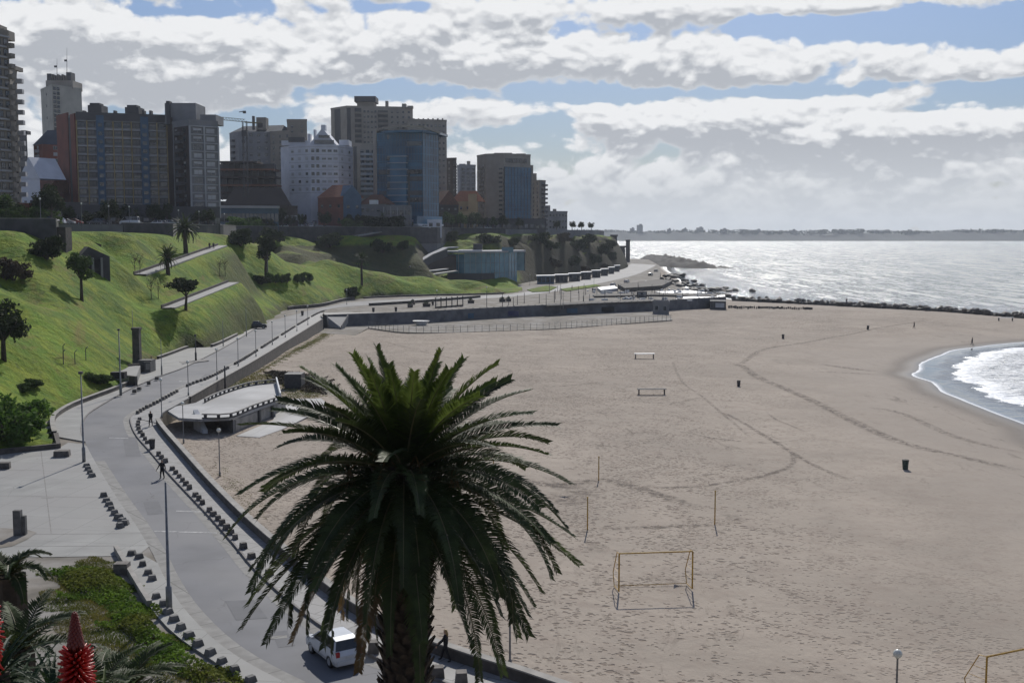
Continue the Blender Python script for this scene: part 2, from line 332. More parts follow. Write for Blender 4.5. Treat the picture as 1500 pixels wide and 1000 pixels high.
def math_(N,L,op,a,b=None,c=None,clamp=False):
    m=N.new('ShaderNodeMath'); m.operation=op; m.use_clamp=clamp
    for i,q in enumerate((a,b,c)):
        if q is None: continue
        if isinstance(q,(int,float)): m.inputs[i].default_value=q
        else: L.new(q,m.inputs[i])
    return m.outputs[0]
def geo(N): return N.new('ShaderNodeNewGeometry').outputs['Position']
def mapping(N,L,v,s,rot=(0,0,0)):
    m=N.new('ShaderNodeMapping'); m.inputs['Scale'].default_value=s; m.inputs['Rotation'].default_value=rot; L.new(v,m.inputs[0]); return m.outputs[0]
# grass
m,N,L,b=ntmat('grass'); g=geo(N)
n1=nnoise(N,L,g,.035,5,.6,.6); n2=nnoise(N,L,g,.22,5,.65,.5); n3=nnoise(N,L,g,2.2,4,.7); n4=nnoise(N,L,mapping(N,L,g,(1,.45,1.4),(0,0,.5)),.09,6,.7,1.2)
c=mixc(N,L,mr(N,L,n1,.35,.62),(.145,.25,.014),(.06,.115,.013))  # darker green noise also paints in shaded creases of the slope
c=mixc(N,L,mr(N,L,n2,.42,.68),c,(.22,.26,.022))
c=mixc(N,L,mr(N,L,n4,.54,.66,0,.8),c,(.17,.14,.035))
c=mixc(N,L,mr(N,L,nnoise(N,L,g,.6,5,.7),.56,.68,0,.65),c,(.06,.085,.018))
at=N.new('ShaderNodeAttribute'); at.attribute_name='steep'
c=mixc(N,L,at.outputs['Fac'],c,(.06,.05,.034))
c=mixc(N,L,mr(N,L,n3,.35,.75,0,.45),c,(.03,.05,.01))
L.new(c,b.inputs['Base Color']); b.inputs['Roughness'].default_value=.9; b.inputs['Specular IOR Level'].default_value=.15
bp=N.new('ShaderNodeBump'); bp.inputs['Strength'].default_value=.9; bp.inputs['Distance'].default_value=.35; L.new(math_(N,L,'ADD',n3,math_(N,L,'MULTIPLY',nnoise(N,L,g,.5,4),2.5)),bp.inputs['Height']); L.new(bp.outputs[0],b.inputs['Normal'])
t=N.new('ShaderNodeBsdfTranslucent'); L.new(c,t.inputs[0]); L.new(bp.outputs[0],t.inputs['Normal']); ms=N.new('ShaderNodeMixShader'); ms.inputs[0].default_value=0
L.new(b.outputs[0],ms.inputs[1]); L.new(t.outputs[0],ms.inputs[2]); L.new(ms.outputs[0],N['Material Output'].inputs[0]); M['grass']=m
def steep(X,Y,Z):
    gy,gx=np.gradient(Z,1.6); s=np.hypot(gx,gy); s2=np.clip((s-1.0)/.5,0,1); band=((Y>385)&(Y<500)&(X<-30)&(Z<17.5)&(Z>3)).astype(float)*np.clip((s-.16)/.15,0,1)*(Y>(395+(X+85)*.75))
    # brown cliff at the point; band under the far lawn: brown plus painted shade
    far=np.clip((Y-500)/40,0,1); return {'steep':np.clip(s2*.7+band*.85+far*np.clip((s-.25)/.3,0,1),0,1)}
gridmesh('hill',np.arange(-300,125,1.6),np.arange(100,780,1.6),hill_arr,M['grass'],steep,lambda X,Y,Z:Z>-2.4)
# ---------------- beach ----------------
m,N,L,b=ntmat('sand'); g=geo(N)
at=N.new('ShaderNodeAttribute'); at.attribute_name='shore'; dsh=at.outputs['Fac']
base=mixc(N,L,mr(N,L,nnoise(N,L,g,.045,6,.6,.8),.35,.65),(.378,.326,.272),(.305,.265,.222))
base=mixc(N,L,mr(N,L,nnoise(N,L,g,.5,6,.7,.6),.45,.7,0,.6),base,(.27,.222,.185))
# damp, firmer strip towards the water
dn=math_(N,L,'ADD',dsh,math_(N,L,'MULTIPLY',nnoise(N,L,g,.06,5),26))
wet=mr(N,L,dn,16,42,1,0,True)
base=mixc(N,L,math_(N,L,'MULTIPLY',wet,.6),base,(.335,.295,.255))
# footprints
gs=mapping(N,L,g,(1,.62,1))
zone=nnoise(N,L,g,.05,4,.6,.5); zone2=nnoise(N,L,g,.3,3,.6); zz=math_(N,L,'ADD',mr(N,L,zone,.36,.62,-.28,.34),mr(N,L,zone2,.35,.65,-.25,.36))
def dots(sc,stx,rmin,rmax,rot):
    wv_=N.new('ShaderNodeVectorMath'); wv_.operation='MULTIPLY_ADD'; nn_=N.new('ShaderNodeTexNoise'); nn_.inputs['Scale'].default_value=1.4; L.new(g,nn_.inputs['Vector']); L.new(nn_.outputs['Color'],wv_.inputs[0]); wv_.inputs[1].default_value=(.5,.5,0); L.new(g,wv_.inputs[2])
    v=N.new('ShaderNodeTexVoronoi'); v.voronoi_dimensions='2D'; v.inputs['Scale'].default_value=sc; L.new(mapping(N,L,wv_.outputs[0],(stx,1,1),(0,0,rot)),v.inputs['Vector'])
    sr=N.new('ShaderNodeSeparateColor'); L.new(v.outputs['Color'],sr.inputs[0]); on=math_(N,L,'LESS_THAN',sr.outputs[0],math_(N,L,'ADD',zz,.22)); rad=mr(N,L,sr.outputs[1],0,1,rmin,rmax)
    e=math_(N,L,'SUBTRACT',rad,v.outputs['Distance']); return math_(N,L,'MULTIPLY',mr(N,L,e,0,.16),on)
pf=math_(N,L,'MAXIMUM',dots(1.8,.7,.14,.42,.2),dots(3.6,.75,.2,.48,-.4))
prints=math_(N,L,'MULTIPLY',pf,mr(N,L,dn,30,55,.1,1))
streak=mr(N,L,nnoise(N,L,mapping(N,L,g,(1,.3,1),(0,0,.35)),.35,7,.75,1.5),.57,.66,0,.9)
streak=math_(N,L,'MULTIPLY',streak,mr(N,L,nnoise(N,L,g,.02,3),.42,.56))
base=mixc(N,L,math_(N,L,'MULTIPLY',streak,.6),base,(.13,.11,.09))
base=mixc(N,L,math_(N,L,'MULTIPLY',prints,.66),base,(.15,.12,.098))
vwet=mr(N,L,dsh,0,7,1,0,True)
base=mixc(N,L,vwet,base,(.15,.135,.12))
L.new(base,b.inputs['Base Color']); L.new(mr(N,L,dsh,0,3.5,.35,.95),b.inputs['Roughness']); b.inputs['Specular IOR Level'].default_value=.12
hgt=math_(N,L,'SUBTRACT',math_(N,L,'ADD',math_(N,L,'MULTIPLY',nnoise(N,L,gs,1.7,5,.65),.55),math_(N,L,'MULTIPLY',nnoise(N,L,g,.25,4),.8)),math_(N,L,'MULTIPLY',prints,.5))
bp=N.new('ShaderNodeBump'); L.new(mr(N,L,dn,20,50,.1,.75),bp.inputs['Strength']); bp.inputs['Distance'].default_value=.22; L.new(hgt,bp.inputs['Height']); L.new(bp.outputs[0],b.inputs['Normal']); M['sand']=m
xs=np.r_[np.arange(-90,200,2.0),np.arange(200,420,12)]; ys=np.r_[np.arange(30,470,2.0),np.arange(470,900,10)]
def bz(X,Y): 
    z=zbeach_arr(X,Y); return z+ (np.sin(X*.11+Y*.05)*np.sin(Y*.09+1)*.12+np.sin(X*.3)*np.sin(Y*.27)*.05)*np.clip(shore(X,Y)/25,0,1)
gridmesh('beach',xs,ys,bz,M['sand'],lambda X,Y,Z:{'shore':shore(X,Y)})
# ---------------- sea ----------------
m,N,L,b=ntmat('sea_water'); g=geo(N)
at=N.new('ShaderNodeAttribute'); at.attribute_name='off'; d=at.outputs['Fac']
wob=math_(N,L,'MULTIPLY',math_(N,L,'SUBTRACT',nnoise(N,L,g,.16,4,.6),.5),9)
d2=math_(N,L,'ADD',d,wob)
foamzone=math_(N,L,'MULTIPLY',mr(N,L,d2,6,7.2),mr(N,L,d2,34,75,1,0))
tex=mr(N,L,nnoise(N,L,mapping(N,L,g,(1,.5,1)),.8,7,.72,1.2),.34,.58)
sy_=N.new('ShaderNodeSeparateXYZ'); L.new(g,sy_.inputs[0]); foamzone=math_(N,L,'MULTIPLY',foamzone,mr(N,L,sy_.outputs[1],330,352,1,0))
front=math_(N,L,'MULTIPLY',mr(N,L,d2,6,7),mr(N,L,d2,9,15,1,0))
foam=math_(N,L,'MULTIPLY',foamzone,math_(N,L,'MAXIMUM',tex,front))
edge=math_(N,L,'MULTIPLY',mr(N,L,math_(N,L,'ADD',d,math_(N,L,'MULTIPLY',nnoise(N,L,g,.7,3),.5)),.55,1.5,1,0),.75)
foam=math_(N,L,'MAXIMUM',foam,edge)
c=mixc(N,L,mr(N,L,d2,4,60),(.10,.115,.12),(.02,.06,.07))
c=mixc(N,L,foam,c,(.72,.75,.78)); L.new(c,b.inputs['Base Color'])
dist=N.new('ShaderNodeCameraData') if False else None
spk=math_(N,L,'MAXIMUM',mr(N,L,nnoise(N,L,mapping(N,L,g,(.16,.013,1)),1,3,.7),.55,.61),mr(N,L,nnoise(N,L,mapping(N,L,g,(.34,.04,1)),1,2,.7),.56,.61)); spk2=mr(N,L,nnoise(N,L,mapping(N,L,g,(.8,.16,1)),1,3,.8),.56,.61); spm=math_(N,L,'MAXIMUM',spk,spk2); L.new(mr(N,L,math_(N,L,'MAXIMUM',math_(N,L,'SUBTRACT',mr(N,L,d2,10,26),spm),mr(N,L,d2,10,26,.75,0)),0,1,1.0,.10),b.inputs['Specular IOR Level'])  # speckle mask puts sun glitter into the specular, and below into roughness
rg=math_(N,L,'ADD',math_(N,L,'ADD',mr(N,L,d2,4,9,.05,.13),mr(N,L,d2,12,40,0,.08)),math_(N,L,'MULTIPLY',math_(N,L,'MAXIMUM',spk,spk2),mr(N,L,d2,20,60,0,.34))); L.new(math_(N,L,'ADD',rg,math_(N,L,'MULTIPLY',foam,.5)),b.inputs['Roughness']); b.inputs['IOR'].default_value=2.0
h=math_(N,L,'ADD',math_(N,L,'MULTIPLY',nnoise(N,L,mapping(N,L,g,(1,1.6,1),(0,0,.2)),.16,3,.6),3.0),math_(N,L,'MULTIPLY',nnoise(N,L,g,.8,4,.65),.9))
h=math_(N,L,'ADD',h,math_(N,L,'MULTIPLY',foam,.15)); h=math_(N,L,'ADD',h,math_(N,L,'MULTIPLY',nnoise(N,L,mapping(N,L,g,(1,.3,1)),.03,9,.62),11))
bp=N.new('ShaderNodeBump'); bp.inputs['Distance'].default_value=1.1; L.new(mr(N,L,d2,3,14,.01,1),bp.inputs['Strength']); L.new(h,bp.inputs['Height']); L.new(bp.outputs[0],b.inputs['Normal']); M['sea']=m
xs=np.r_[np.array([-3000,-1500,-700,-300,-100]),np.arange(20,260,2.),np.array([270,300,350,420,520,700,1000,1500,2200,3200,5000,8000.])]
ys=np.r_[np.array([-200,-50]),np.arange(20,460,2.),np.array([470,500,550,620,700,800,1000,1300,1800,2500,3500,4500,5600.])]
gridmesh('sea',xs,ys,lambda X,Y:np.full(X.shape,SEA),M['sea'],lambda X,Y,Z:{'off':-shore(X,Y)})
# ---------------- low ground, roads, pavements ----------------
def struct(name,mb,m):
    o=mb.build(name,m); o['kind']='structure'; return o
V2=lambda l:[(p[0],p[1]) for p in l]
# ground body: left of the sea wall, up to and under the hill
outerE=offset(outer,.18)     # sea side of near parapet
lowpoly=V2(outerE)+V2(seaw)+[tuple(G(x,y,0)[:2]) for x,y in [(1040,428),(1000,423),(966,409),(968,399),(966,389),(950,380)]]+[(60,1150),(-200,1100),(-200,420),(-330,300),(-330,20),(80,20)]
struct('ground',MB().poly(lowpoly,-3.6,-.02),M['dirt'])
bank=MB(); xs_=[-60,-30,-12,0,12,40,90]
for i in range(len(xs_)-1):
    x0,x1=xs_[i],xs_[i+1]; bank.add([(x0,-20,19.6),(x1,-20,19.6),(x1,2.5,19.3),(x0,2.5,19.3),(x1,26,8.4),(x0,26,8.4),(x1,47,-.5),(x0,47,-.5)],[(0,1,2,3),(3,2,4,5),(5,4,6,7)])
struct('bank',bank,M['dirt'])
road=V2(kerbL)+V2(kerbR)[::-1]
struct('road',MB().poly(road,-.1,0,sides=False),M['asphalt'])
def sidx(pl,px,py,z=0):
    q=G(px,py,z); return min(range(len(pl)),key=lambda i:(pl[i]-Vector((q.x,q.y))).length)
# gutters (light concrete strips beside the kerbs)
def gutter(pl,a,b,w,z=.006):
    s=pl[a:b]; o=offset(s,w); mb=MB(); n=len(s)
    mb.add([(*p,z) for p in s]+[(*p,z) for p in o],[(i,i+1,n+i+1,n+i) if w<0 else (i+1,i,n+i,n+i+1) for i in range(n-1)]); return mb
iR=sidx(kerbR,470,458)
struct('gutter',gutter(kerbR,0,iR,-.75),M['gutter'])
iL=sidx(kerbL,136,670)
struct('gutter',gutter(kerbL,0,iL,.9,.007),M['gutter'])
# promenade on the beach side
iR2=sidx(kerbR,191,612)
prom=V2(kerbR[:iR2+1])+V2(outer)[::-1]
# continue: kerb to sea wall beyond the ramp
kr=kerbR[iR2:iR]; sw=[p for p in seaw if p.y<=kerbR[iR].y+1.5]
struct('promenade',MB().poly(prom,-.1,.13),M['paving'])
struct('promenade',MB().poly(V2(kr)+V2(sw)[::-1],-.1,.134),M['paving'])
# dark kerb edge line
kb=MB(); wallalong(offset(kerbR[:iR+6],.06),.14,-.05,.165,mb=kb); struct('kerb',kb,M['kerb'])
# left pavement
j0=sidx(kerbL,125,648); j1=sidx(kerbL,392,472); fl=[p for p in foot]; f0=sidx(fl,80,640); f1=sidx(fl,397,468)
struct('pavement',MB().poly(V2(kerbL[j0:j1])+V2(fl[f0:f1])[::-1],-.1,.12),M['concrete'])
struct('kerb',wallalong(offset(kerbL[j0:j1],-.07),.16,-.05,.15),M['kerb'])
# square at lower left
sq=[G(x,y)[:2] for x,y in [(-90,669),(0,666),(86,656),(100,648),(122,650)]]+[tuple(p) for p in offset(kerbL,0)[sidx(kerbL,219,803):sidx(kerbL,126,650)]][::-1]+[G(x,y)[:2] for x,y in [(200,815),(169,814),(22,816),(-90,830)]]
struct('square',MB().poly(sq,-.1,.008,sides=False),M['concrete'])
jt=MB()
for a,b_ in [((-60,783),(215,781)),((20,800),(212,799)),((-60,690),(60,688)),((-60,726),(165,728)),((60,660),(75,781))]:
    A_=G(*a);B_=G(*b_); dd=(B_-A_).normalized(); nn=Vector((-dd.y,dd.x,0))*.035
    jt.add([A_-nn+Vector((0,0,.014)),B_-nn+Vector((0,0,.014)),B_+nn+Vector((0,0,.014)),A_+nn+Vector((0,0,.014))],[(0,1,2,3)])
o=jt.build('paving_joint',M['kerb']); o['kind']='structure'
# strip pavement with boulders along lower left of the road
k0=0;k1=sidx(kerbL,222,808)
pv=V2(kerbL[k0:k1])[::-1]+[]
lowL=GL([(170,807),(200,858),(229,903),(262,936),(300,962),(360,1003),(400,1030)],0)
struct('pavement',MB().poly([tuple(G(188,803)[:2])]+pv+V2(lowL)[::-1],-.1,.125),M['concrete'])
# stair-like upper street plateau
PZ=24.4
plate_front=[(XT(x,Y),Y) for x,Y in [(-220,212),(-60,212),(80,214),(84,268),(180,285),(252,300),(258,330),(300,352),(326,370),(345,408),(420,455),(520,466),(536,470),(600,476),(640,490),(660,536),(740,560),(800,602),(850,662),(872,712)]]
struct('upper_street_ground',MB().poly(plate_front+[(XT(885,800),800),(60,1050),(-700,1050),(-500,212)],12,PZ),M['asphalt'])
struct('upper_road',MB().poly([(p[0]-2,p[1]+7) for p in plate_front]+[(p[0]-6,p[1]+19) for p in plate_front][::-1],0,PZ+.01,sides=False),M['plaza'])

pm=mat('asphalt_patch',(.108,.11,.12),(.09,.093,.1),.8,1,4,obj=False); wmk=mat('worn_road_paint',(.42,.42,.41),(.17,.172,.178),.7,3,5,obj=False,lo=.4,hi=.6)
def quadpx(l,z,name,m): struct(name,MB().poly([tuple(G(x,y)[:2]) for x,y in l],0,z,sides=False),m)
for l in [[(180,640),(200,640),(206,668),(184,668)],[(330,880),(372,878),(392,905),(346,908)],[(300,548),(318,548),(312,556),(292,556)],[(210,735),(232,734),(240,752),(216,754)],[(398,925),(420,923),(432,945),(408,948)]]: quadpx(l,.009,'asphalt_patch',pm)
for l in [[(258,747.5),(305,749),(305,750.2),(258,748.9)],[(226,777),(318,779.5),(318,780.8),(226,778.4)],[(160,640.5),(188,641.5),(188,642.2),(160,641.3)],[(262,558),(300,559),(300,559.5),(262,558.6)]]: quadpx(l,.012,'road_marking',wmk)
for l in [[(395,932),(420,930),(421,934),(396,936)],[(60,728),(78,727),(79,729),(61,730)]]: quadpx(l,.016,'road_stain',M['gutter'])
# ================= vegetation =================
nr=np.random.RandomState(5)
def leafcloud(blobs,n,size,shape=.45):
    """many small leaf quads in a set of ellipsoid clumps -> verts, faces (numpy)"""
    V=[];vol=np.array([b[3]*b[4]*b[5] for b in blobs])**.75; vol/=vol.sum()
    ctr=[]
    for b,k in zip(blobs,(vol*n).astype(int)+1):
        d=nr.normal(size=(k,3)); d/=np.linalg.norm(d,axis=1)[:,None]; r=nr.uniform(.25,1,(k,1))**.45
        # ragged surface
        rag=1+.18*np.sin(d[:,0:1]*7+b[0])*np.sin(d[:,1:2]*6+b[1])+.12*np.sin(d[:,2:3]*11)
        ctr.append(np.array(b[:3])+d*r*rag*np.array(b[3:6]))
    c=np.concatenate(ctr); k=len(c)
    u=nr.normal(size=(k,3)); u/=np.linalg.norm(u,axis=1)[:,None]; v=np.cross(u,nr.normal(size=(k,3))); v/=np.linalg.norm(v,axis=1)[:,None]
    s=size*nr.uniform(.6,1.4,(k,1)); u=u*s; v=v*s*shape
    vs=np.stack([c-u,c-v,c+u,c+v],1).reshape(-1,3)
    return vs,np.arange(4*k).reshape(k,4)
def npmesh(name,vs,fs,m):
    me=bpy.data.meshes.new(name); me.from_pydata(vs.tolist() if hasattr(vs,'tolist') else vs,[],fs.tolist() if hasattr(fs,'tolist') else fs); me.materials.append(m); me.update(); return me
def blobset(n,cx,cz,rx,rz,seed,size=.5):
    size*=1.25; n=int(n*1.2); q=random.Random(seed); out=[(0,0,cz,rx*.6,rx*.6,rz*.7)]
    for i in range(n):
        a=q.uniform(0,6.28); r=q.uniform(.35,.85)*rx; z=cz+q.uniform(-.75,.8)*rz; k=q.uniform(.6,1.1)*size
        out.append((r*math.cos(a),r*math.sin(a),z,rx*k,rx*k,rz*k))
    return out
treem={}
def treemesh(kind):
    if kind in treem: return treem[kind]
    t=MB()
    if kind=='umbrella':      # flat-topped leaning tree
        t.tube([(0,0,-.3),(.1,0,1),(.25,0,2),(.1,0,3)],[.28,.2,.17,.14],8)
        for a in range(6): t.tube([(.15,0,2.1),(.9*math.cos(a),.9*math.sin(a),3.1),(1.8*math.cos(a),1.8*math.sin(a),3.6)],[.12,.07,.04],5)
        vs,fs=leafcloud(blobset(10,0,3.9,2.4,.9,3,.42),2600,.2)
    elif kind=='small':
        t.tube([(0,0,-.3),(.05,0,1.2),(-.05,0,2.4),(.1,0,3.2)],[.2,.16,.14,.1],7)
        for a in range(5): t.tube([(0,0,2.2),(.5*math.cos(a*1.3),.5*math.sin(a*1.3),3),(.8*math.cos(a*1.3),.8*math.sin(a*1.3),3.7)],[.08,.05,.03],5)
        vs,fs=leafcloud(blobset(9,0,3.7,1.15,1.2,5,.4),1800,.16)
    elif kind=='round':
        t.tube([(0,0,-.3),(0,0,1.5),(.1,0,2.6)],[.25,.2,.15],7)
        for a in range(5): t.tube([(0,0,1.6),(.8*math.cos(a*1.3),.8*math.sin(a*1.3),2.6),(1.3*math.cos(a*1.3),1.3*math.sin(a*1.3),3.4)],[.11,.07,.03],5)
        vs,fs=leafcloud(blobset(12,0,3.4,2.0,1.7,8,.42),2600,.2)
    elif kind=='tall':
        t.tube([(0,0,-.3),(.1,0,2),(0,0,4.5)],[.22,.16,.1],7)
        for a in range(6): t.tube([(0,0,1.8+a*.3),(.7*math.cos(a*1.9),.7*math.sin(a*1.9),3+a*.4)],[.09,.03],5)
        vs,fs=leafcloud(blobset(12,0,4.4,1.6,2.4,11,.4),2600,.2)
    elif kind=='bush':
        for a in range(5): t.tube([(0,0,-.2),(.5*math.cos(a*1.3),.5*math.sin(a*1.3),.8),(.9*math.cos(a*1.3),.9*math.sin(a*1.3),1.3)],[.09,.06,.03],5)
        vs,fs=leafcloud(blobset(11,0,1.0,1.5,.95,14,.42),2400,.15)
    elif kind=='bare':
        q=random.Random(4)
        t.tube([(0,0,-.2),(.05,0,1.6),(0,.05,3.4)],[.06,.045,.02],5)
        for a in range(16):
            z=.9+q.random()*2; an=q.random()*6.28; r=.5+q.random()*.7; t.tube([(0,0,z),(r*math.cos(an)*.6,r*math.sin(an)*.6,z+.6),(r*math.cos(an),r*math.sin(an),z+1.3)],[.025,.016,.008],4)
        vs,fs=leafcloud(blobset(5,0,2.9,.9,1.2,4,.5),160,.08)
    treem[kind]=(t.mesh(kind+'_trunk',M['trunk'],True),{})
    treem[kind][1]['g']=(vs,fs); return treem[kind]
def tree(kind,loc,h,label,cat='tree',m='leafdark',group=None,name=None,rz=None,wide=1):
    base={'umbrella':4.9,'small':5,'round':5.2,'tall':6.9,'bush':2.0,'bare':4.4}[kind]
    tr,d=treemesh(kind)
    if m not in d: d[m]=npmesh(kind+'_crown',*d['g'],M[m])
    nm=name or {'bush':'bush','bare':'bare_sapling'}.get(kind,'tree')
    r=empty(nm,loc,rnd.uniform(0,6.28) if rz is None else rz,label,cat,group); s=h/base; r.scale=(s*wide,s*wide,s)
    link('trunk' if kind!='bush' else 'stems',tr,r); link('crown' if kind!='bush' else 'foliage',d[m],r); return r
# ---- palm fronds ----
def frond(L_,e0,droop,npair,llen,lw,curl=0,twist=0,seed=0,hang=.25,width=.03,gap0=.12):
    """frond leaving the origin towards +X; e0 start elevation, droop total bend in radians"""
    q=random.Random(seed); n=16; pts=[];x=z=y=0;
    for i in range(n+1):
        t=i/n; e=e0-droop*(t**1.25); 
        if i: x+=math.cos(e)*L_/n; z+=math.sin(e)*L_/n; y+=math.sin(curl*t)*L_/n
        pts.append(Vector((x,y,z)))
    mb=MB(); mb.tube(pts,[width*(1-.85*i/n) for i in range(n+1)],5,1)
    for i in range(npair):
        t=gap0+(1-gap0)*(i+.5)/npair; k=t*n; a=int(min(k,n-1)); p=pts[a].lerp(pts[a+1],k-a); tn=(pts[a+1]-pts[a]).normalized()
        side=tn.cross(Vector((0,0,1))).normalized() if abs(tn.z)<.98 else Vector((0,1,0)); up=side.cross(tn)
        if up.z<0 and abs(tn.z)<.98: up=-up
        side=Matrix.Rotation(twist*t,3,tn)@side; up=Matrix.Rotation(twist*t,3,tn)@up
        ll=llen*(.45+.55*math.sin(math.pi*min(1,.18+t*.95)))*(1-.35*t)*q.uniform(.85,1.12)
        for sg in(-1,1):
            fw=.38+.5*t+q.uniform(-.1,.1)
            d=(side*sg+tn*fw+up*(.38+q.uniform(-.12,.18))).normalized(); e=(d*ll*.55)
            d2=(d+Vector((0,0,-hang-q.uniform(0,.25)))+tn*.2).normalized()
            w=(tn-d*tn.dot(d)).normalized()*lw*q.uniform(.8,1.2)
            p1=p+e; p2=p1+d2*ll*.45
            mb.add([p-w*.6,p+w*.6,p1+w,p1-w,p2],[(0,1,2,3),(3,2,4)],0)
    return mb
# ---- the big date palm in the foreground ----
pc=P(592,694,25.5)
palm=empty('date_palm',(pc.x,pc.y,8.4),0,'huge date palm with arching dark fronds standing in front of the beach','palm tree')
tk=MB(); Ht=pc.z-8.4
tk.tube([(0,0,-.6),(0,0,0),(0,0,1.5),(0,0,Ht-2.6),(0,0,Ht-1.0),(0,0,Ht+.2)],[.75,.62,.56,.52,.62,.34],20)
q=random.Random(3)
for i in range(int(Ht*46)):
    z=i/46; a=i*2.39996; r=.55+(.08 if z>Ht-2.4 else 0); 
    d=Vector((math.cos(a),math.sin(a),0)); c=d*(r-.02)+Vector((0,0,z)); s=Vector((-d.y,d.x,0)); up=.18 if z<Ht-2.5 else .4
    tip=c+d*(.1+up*.35*q.uniform(.6,1.3))+Vector((0,0,up)); w=.14
    tk.add([c-s*w,c+s*w,tip+s*w*.45,tip-s*w*.45,c-s*w*.8-Vector((0,0,.1)),c+s*w*.8-Vector((0,0,.1))],[(0,1,2,3),(5,4,3,2),(4,0,3),(1,5,2)])
tk.build('trunk',M['trunk'],palm)
cr=Vector((0,0,Ht)); q=random.Random(12)
nf=120
for i in range(nf):
    u=(i+.5)/nf; az_=i*2.39996+q.uniform(-.15,.15)
    e0=R(82-128*u**.85)+q.uniform(-.09,.09)          # from upright spears to hanging old leaves
    Lf=(2.6+1.4*min(1,u*2.0))*q.uniform(.92,1.1)
    dr=(.28+.95*min(1,u*1.6))*q.uniform(.85,1.2)
    if u>.68: dr=.6*q.uniform(.7,1.3); Lf*=1.08
    fm=frond(Lf,e0,dr,98,.62,.019,q.uniform(-.12,.12),q.uniform(-.9,.9),i,.2)
    fo=fm.build('frond',[M['frondlight'] if u<.16 else M['frond'] if not (.9<u) or i%3 else M['frondgold'],M['rachis']],palm,False,cr+Vector((math.cos(az_)*.2,math.sin(az_)*.2,.25-.6*u)),az_)
for i in range(15):
    az_=i*2.39996+.7; fm=frond(q.uniform(2.3,3.3),R(q.uniform(-62,-25)),.7,64,.5,.015,0,q.uniform(-.9,.9),i+500,.2)
    fm.build('frond',[M['frond'] if i%5 else M['frondgold'],M['rachis']],palm,False,cr+Vector((math.cos(az_)*.3,math.sin(az_)*.3,-.5)),az_)
# bright stalks with fruit among the leaf bases
fb=MB()
for i in range(9):
    a=i*.7+.2; p0=Vector((.25*math.cos(a),.25*math.sin(a),.1)); p1=Vector((.9*math.cos(a),.9*math.sin(a),.6)); p2=Vector((1.35*math.cos(a),1.35*math.sin(a),.25))
    fb.tube([p0,p1,p2],[.03,.02,.015],5,0)
    for k in range(26):
        e=p2+Vector((q.uniform(-.18,.18),q.uniform(-.18,.18),-q.uniform(.1,.6))); fb.tube([p2,e],[.008,.006],3,0)
fb.build('fruit_stalks',M['frondgold'],palm,False,cr)
# ---- palms on the lawn ----
def lawnpalm(loc,h,fl,label,nf=44,m='frond',tr=.3,name='lawn_palm',pairs=22,lw=.05,up=86,rng=115):
    r=empty(name,loc,0,label,'palm tree'); t=MB(); q=random.Random(int(abs(loc[0])*10))
    k=8; t.tube([(.04*math.sin(i),0,-.4+(h+.4)*i/k) for i in range(k+1)],[tr*(1.25-.35*i/k)+(.12*tr if i==k-1 else 0) for i in range(k+1)],10)
    for i in range(int(h*12)):
        a=i*2.4; z=i/12; d=Vector((math.cos(a),math.sin(a),0)); c=d*tr*.9+Vector((0,0,z)); s=Vector((-d.y,d.x,0))*.12; tip=c+d*.12+Vector((0,0,.16)); t.add([c-s,c+s,tip],[(0,1,2)])
    t.build('trunk',M['trunk'],r)
    for i in range(nf):
        u=(i+.5)/nf; fm=frond(fl*q.uniform(.85,1.1),R(up-rng*u),.4+.8*min(1,u*1.5),pairs,fl*.14,lw,q.uniform(-.1,.1),q.uniform(-.8,.8),i,.2,.03)
        fm.build('frond',[M[m],M['rachis']],r,False,(0,0,h),i*2.4+q.uniform(-.2,.2))
    return r
lawnpalm(H(272,372),6.2,4.3,'large bushy palm where the upper hillside path begins, the biggest on the lawn',56,tr=.5,lw=.1)
lawnpalm(H(246,402),3.6,3.0,'short palm with a full crown at the lower end of the upper hillside path',40,tr=.4,lw=.09)
lawnpalm(H(530,417),8.6,3.2,'tall single palm with a round crown on the far green bank',44,tr=.35,lw=.1)
# ---- trees on the slopes ----
tree('small',H(120,442),8.0,'small top-heavy tree alone on the middle of the green slope',m='leafmid')
tree('umbrella',H(272,455),6.2,'flat-crowned tree beside the lower hillside path')
b0=H(6,530); tree('round',(b0.x,b0.y,b0.z),7.5,'dark broad tree at the left edge halfway up the slope',rz=1)
tree('small',H(390,412),13,'dark bushy tree with a thick trunk by the row of hedge plants',m='leafdark')
tree('bush',H(68,380),3.9,'rounded dark bush at the brow of the near lawn','bush','leafdark',wide=1.0)
tree('bush',H(20,412),3.6,'brown-leaved bush spilling down the slope at the left edge','bush','leafred',wide=1.0)
for i,(x,y,h,lb) in enumerate([(8,655,4.6,'bright green bush filling the left edge above the square'),(38,640,3.4,'darker green bush leaning right beside the bright one')]):
    b0=G(x,y); tree('bush',(b0.x,b0.y,max(0,zhill(b0.x,b0.y)-.5)),h,lb,'bush','leafbright',wide=1.0,name='bush')
for x,y,h,w_,lb in [(400,357,5.5,1.0,'dark low bush at the left of the far lawn'),(482,363,5.6,1.2,'dark wide bush in the middle of the far lawn'),(560,371,5,1.0,'rounded bush on the brow above the tall single palm'),(590,366,3.4,1.0,'small bush right of the rounded one on the brow'),(660,354,4.6,1.2,'dark clipped bush above the glass pavilion stair'),(717,357,4.4,1.5,'wide clipped bush above the glass pavilion roof'),(750,361,3.8,1.1,'small clipped bush rightmost on the far lawn'),(352,360,5,1.0,'small round tree on the lawn beside the stone street wall'),(516,435,3.2,1.2,'low dark bush near the foot of the tall single palm'),(383,418,2.6,1.4,'low scrub in the hollow under the dark bushy tree')]:
    tree('bush',H(x,y),h,lb,'bush','leafdark',wide=w_)
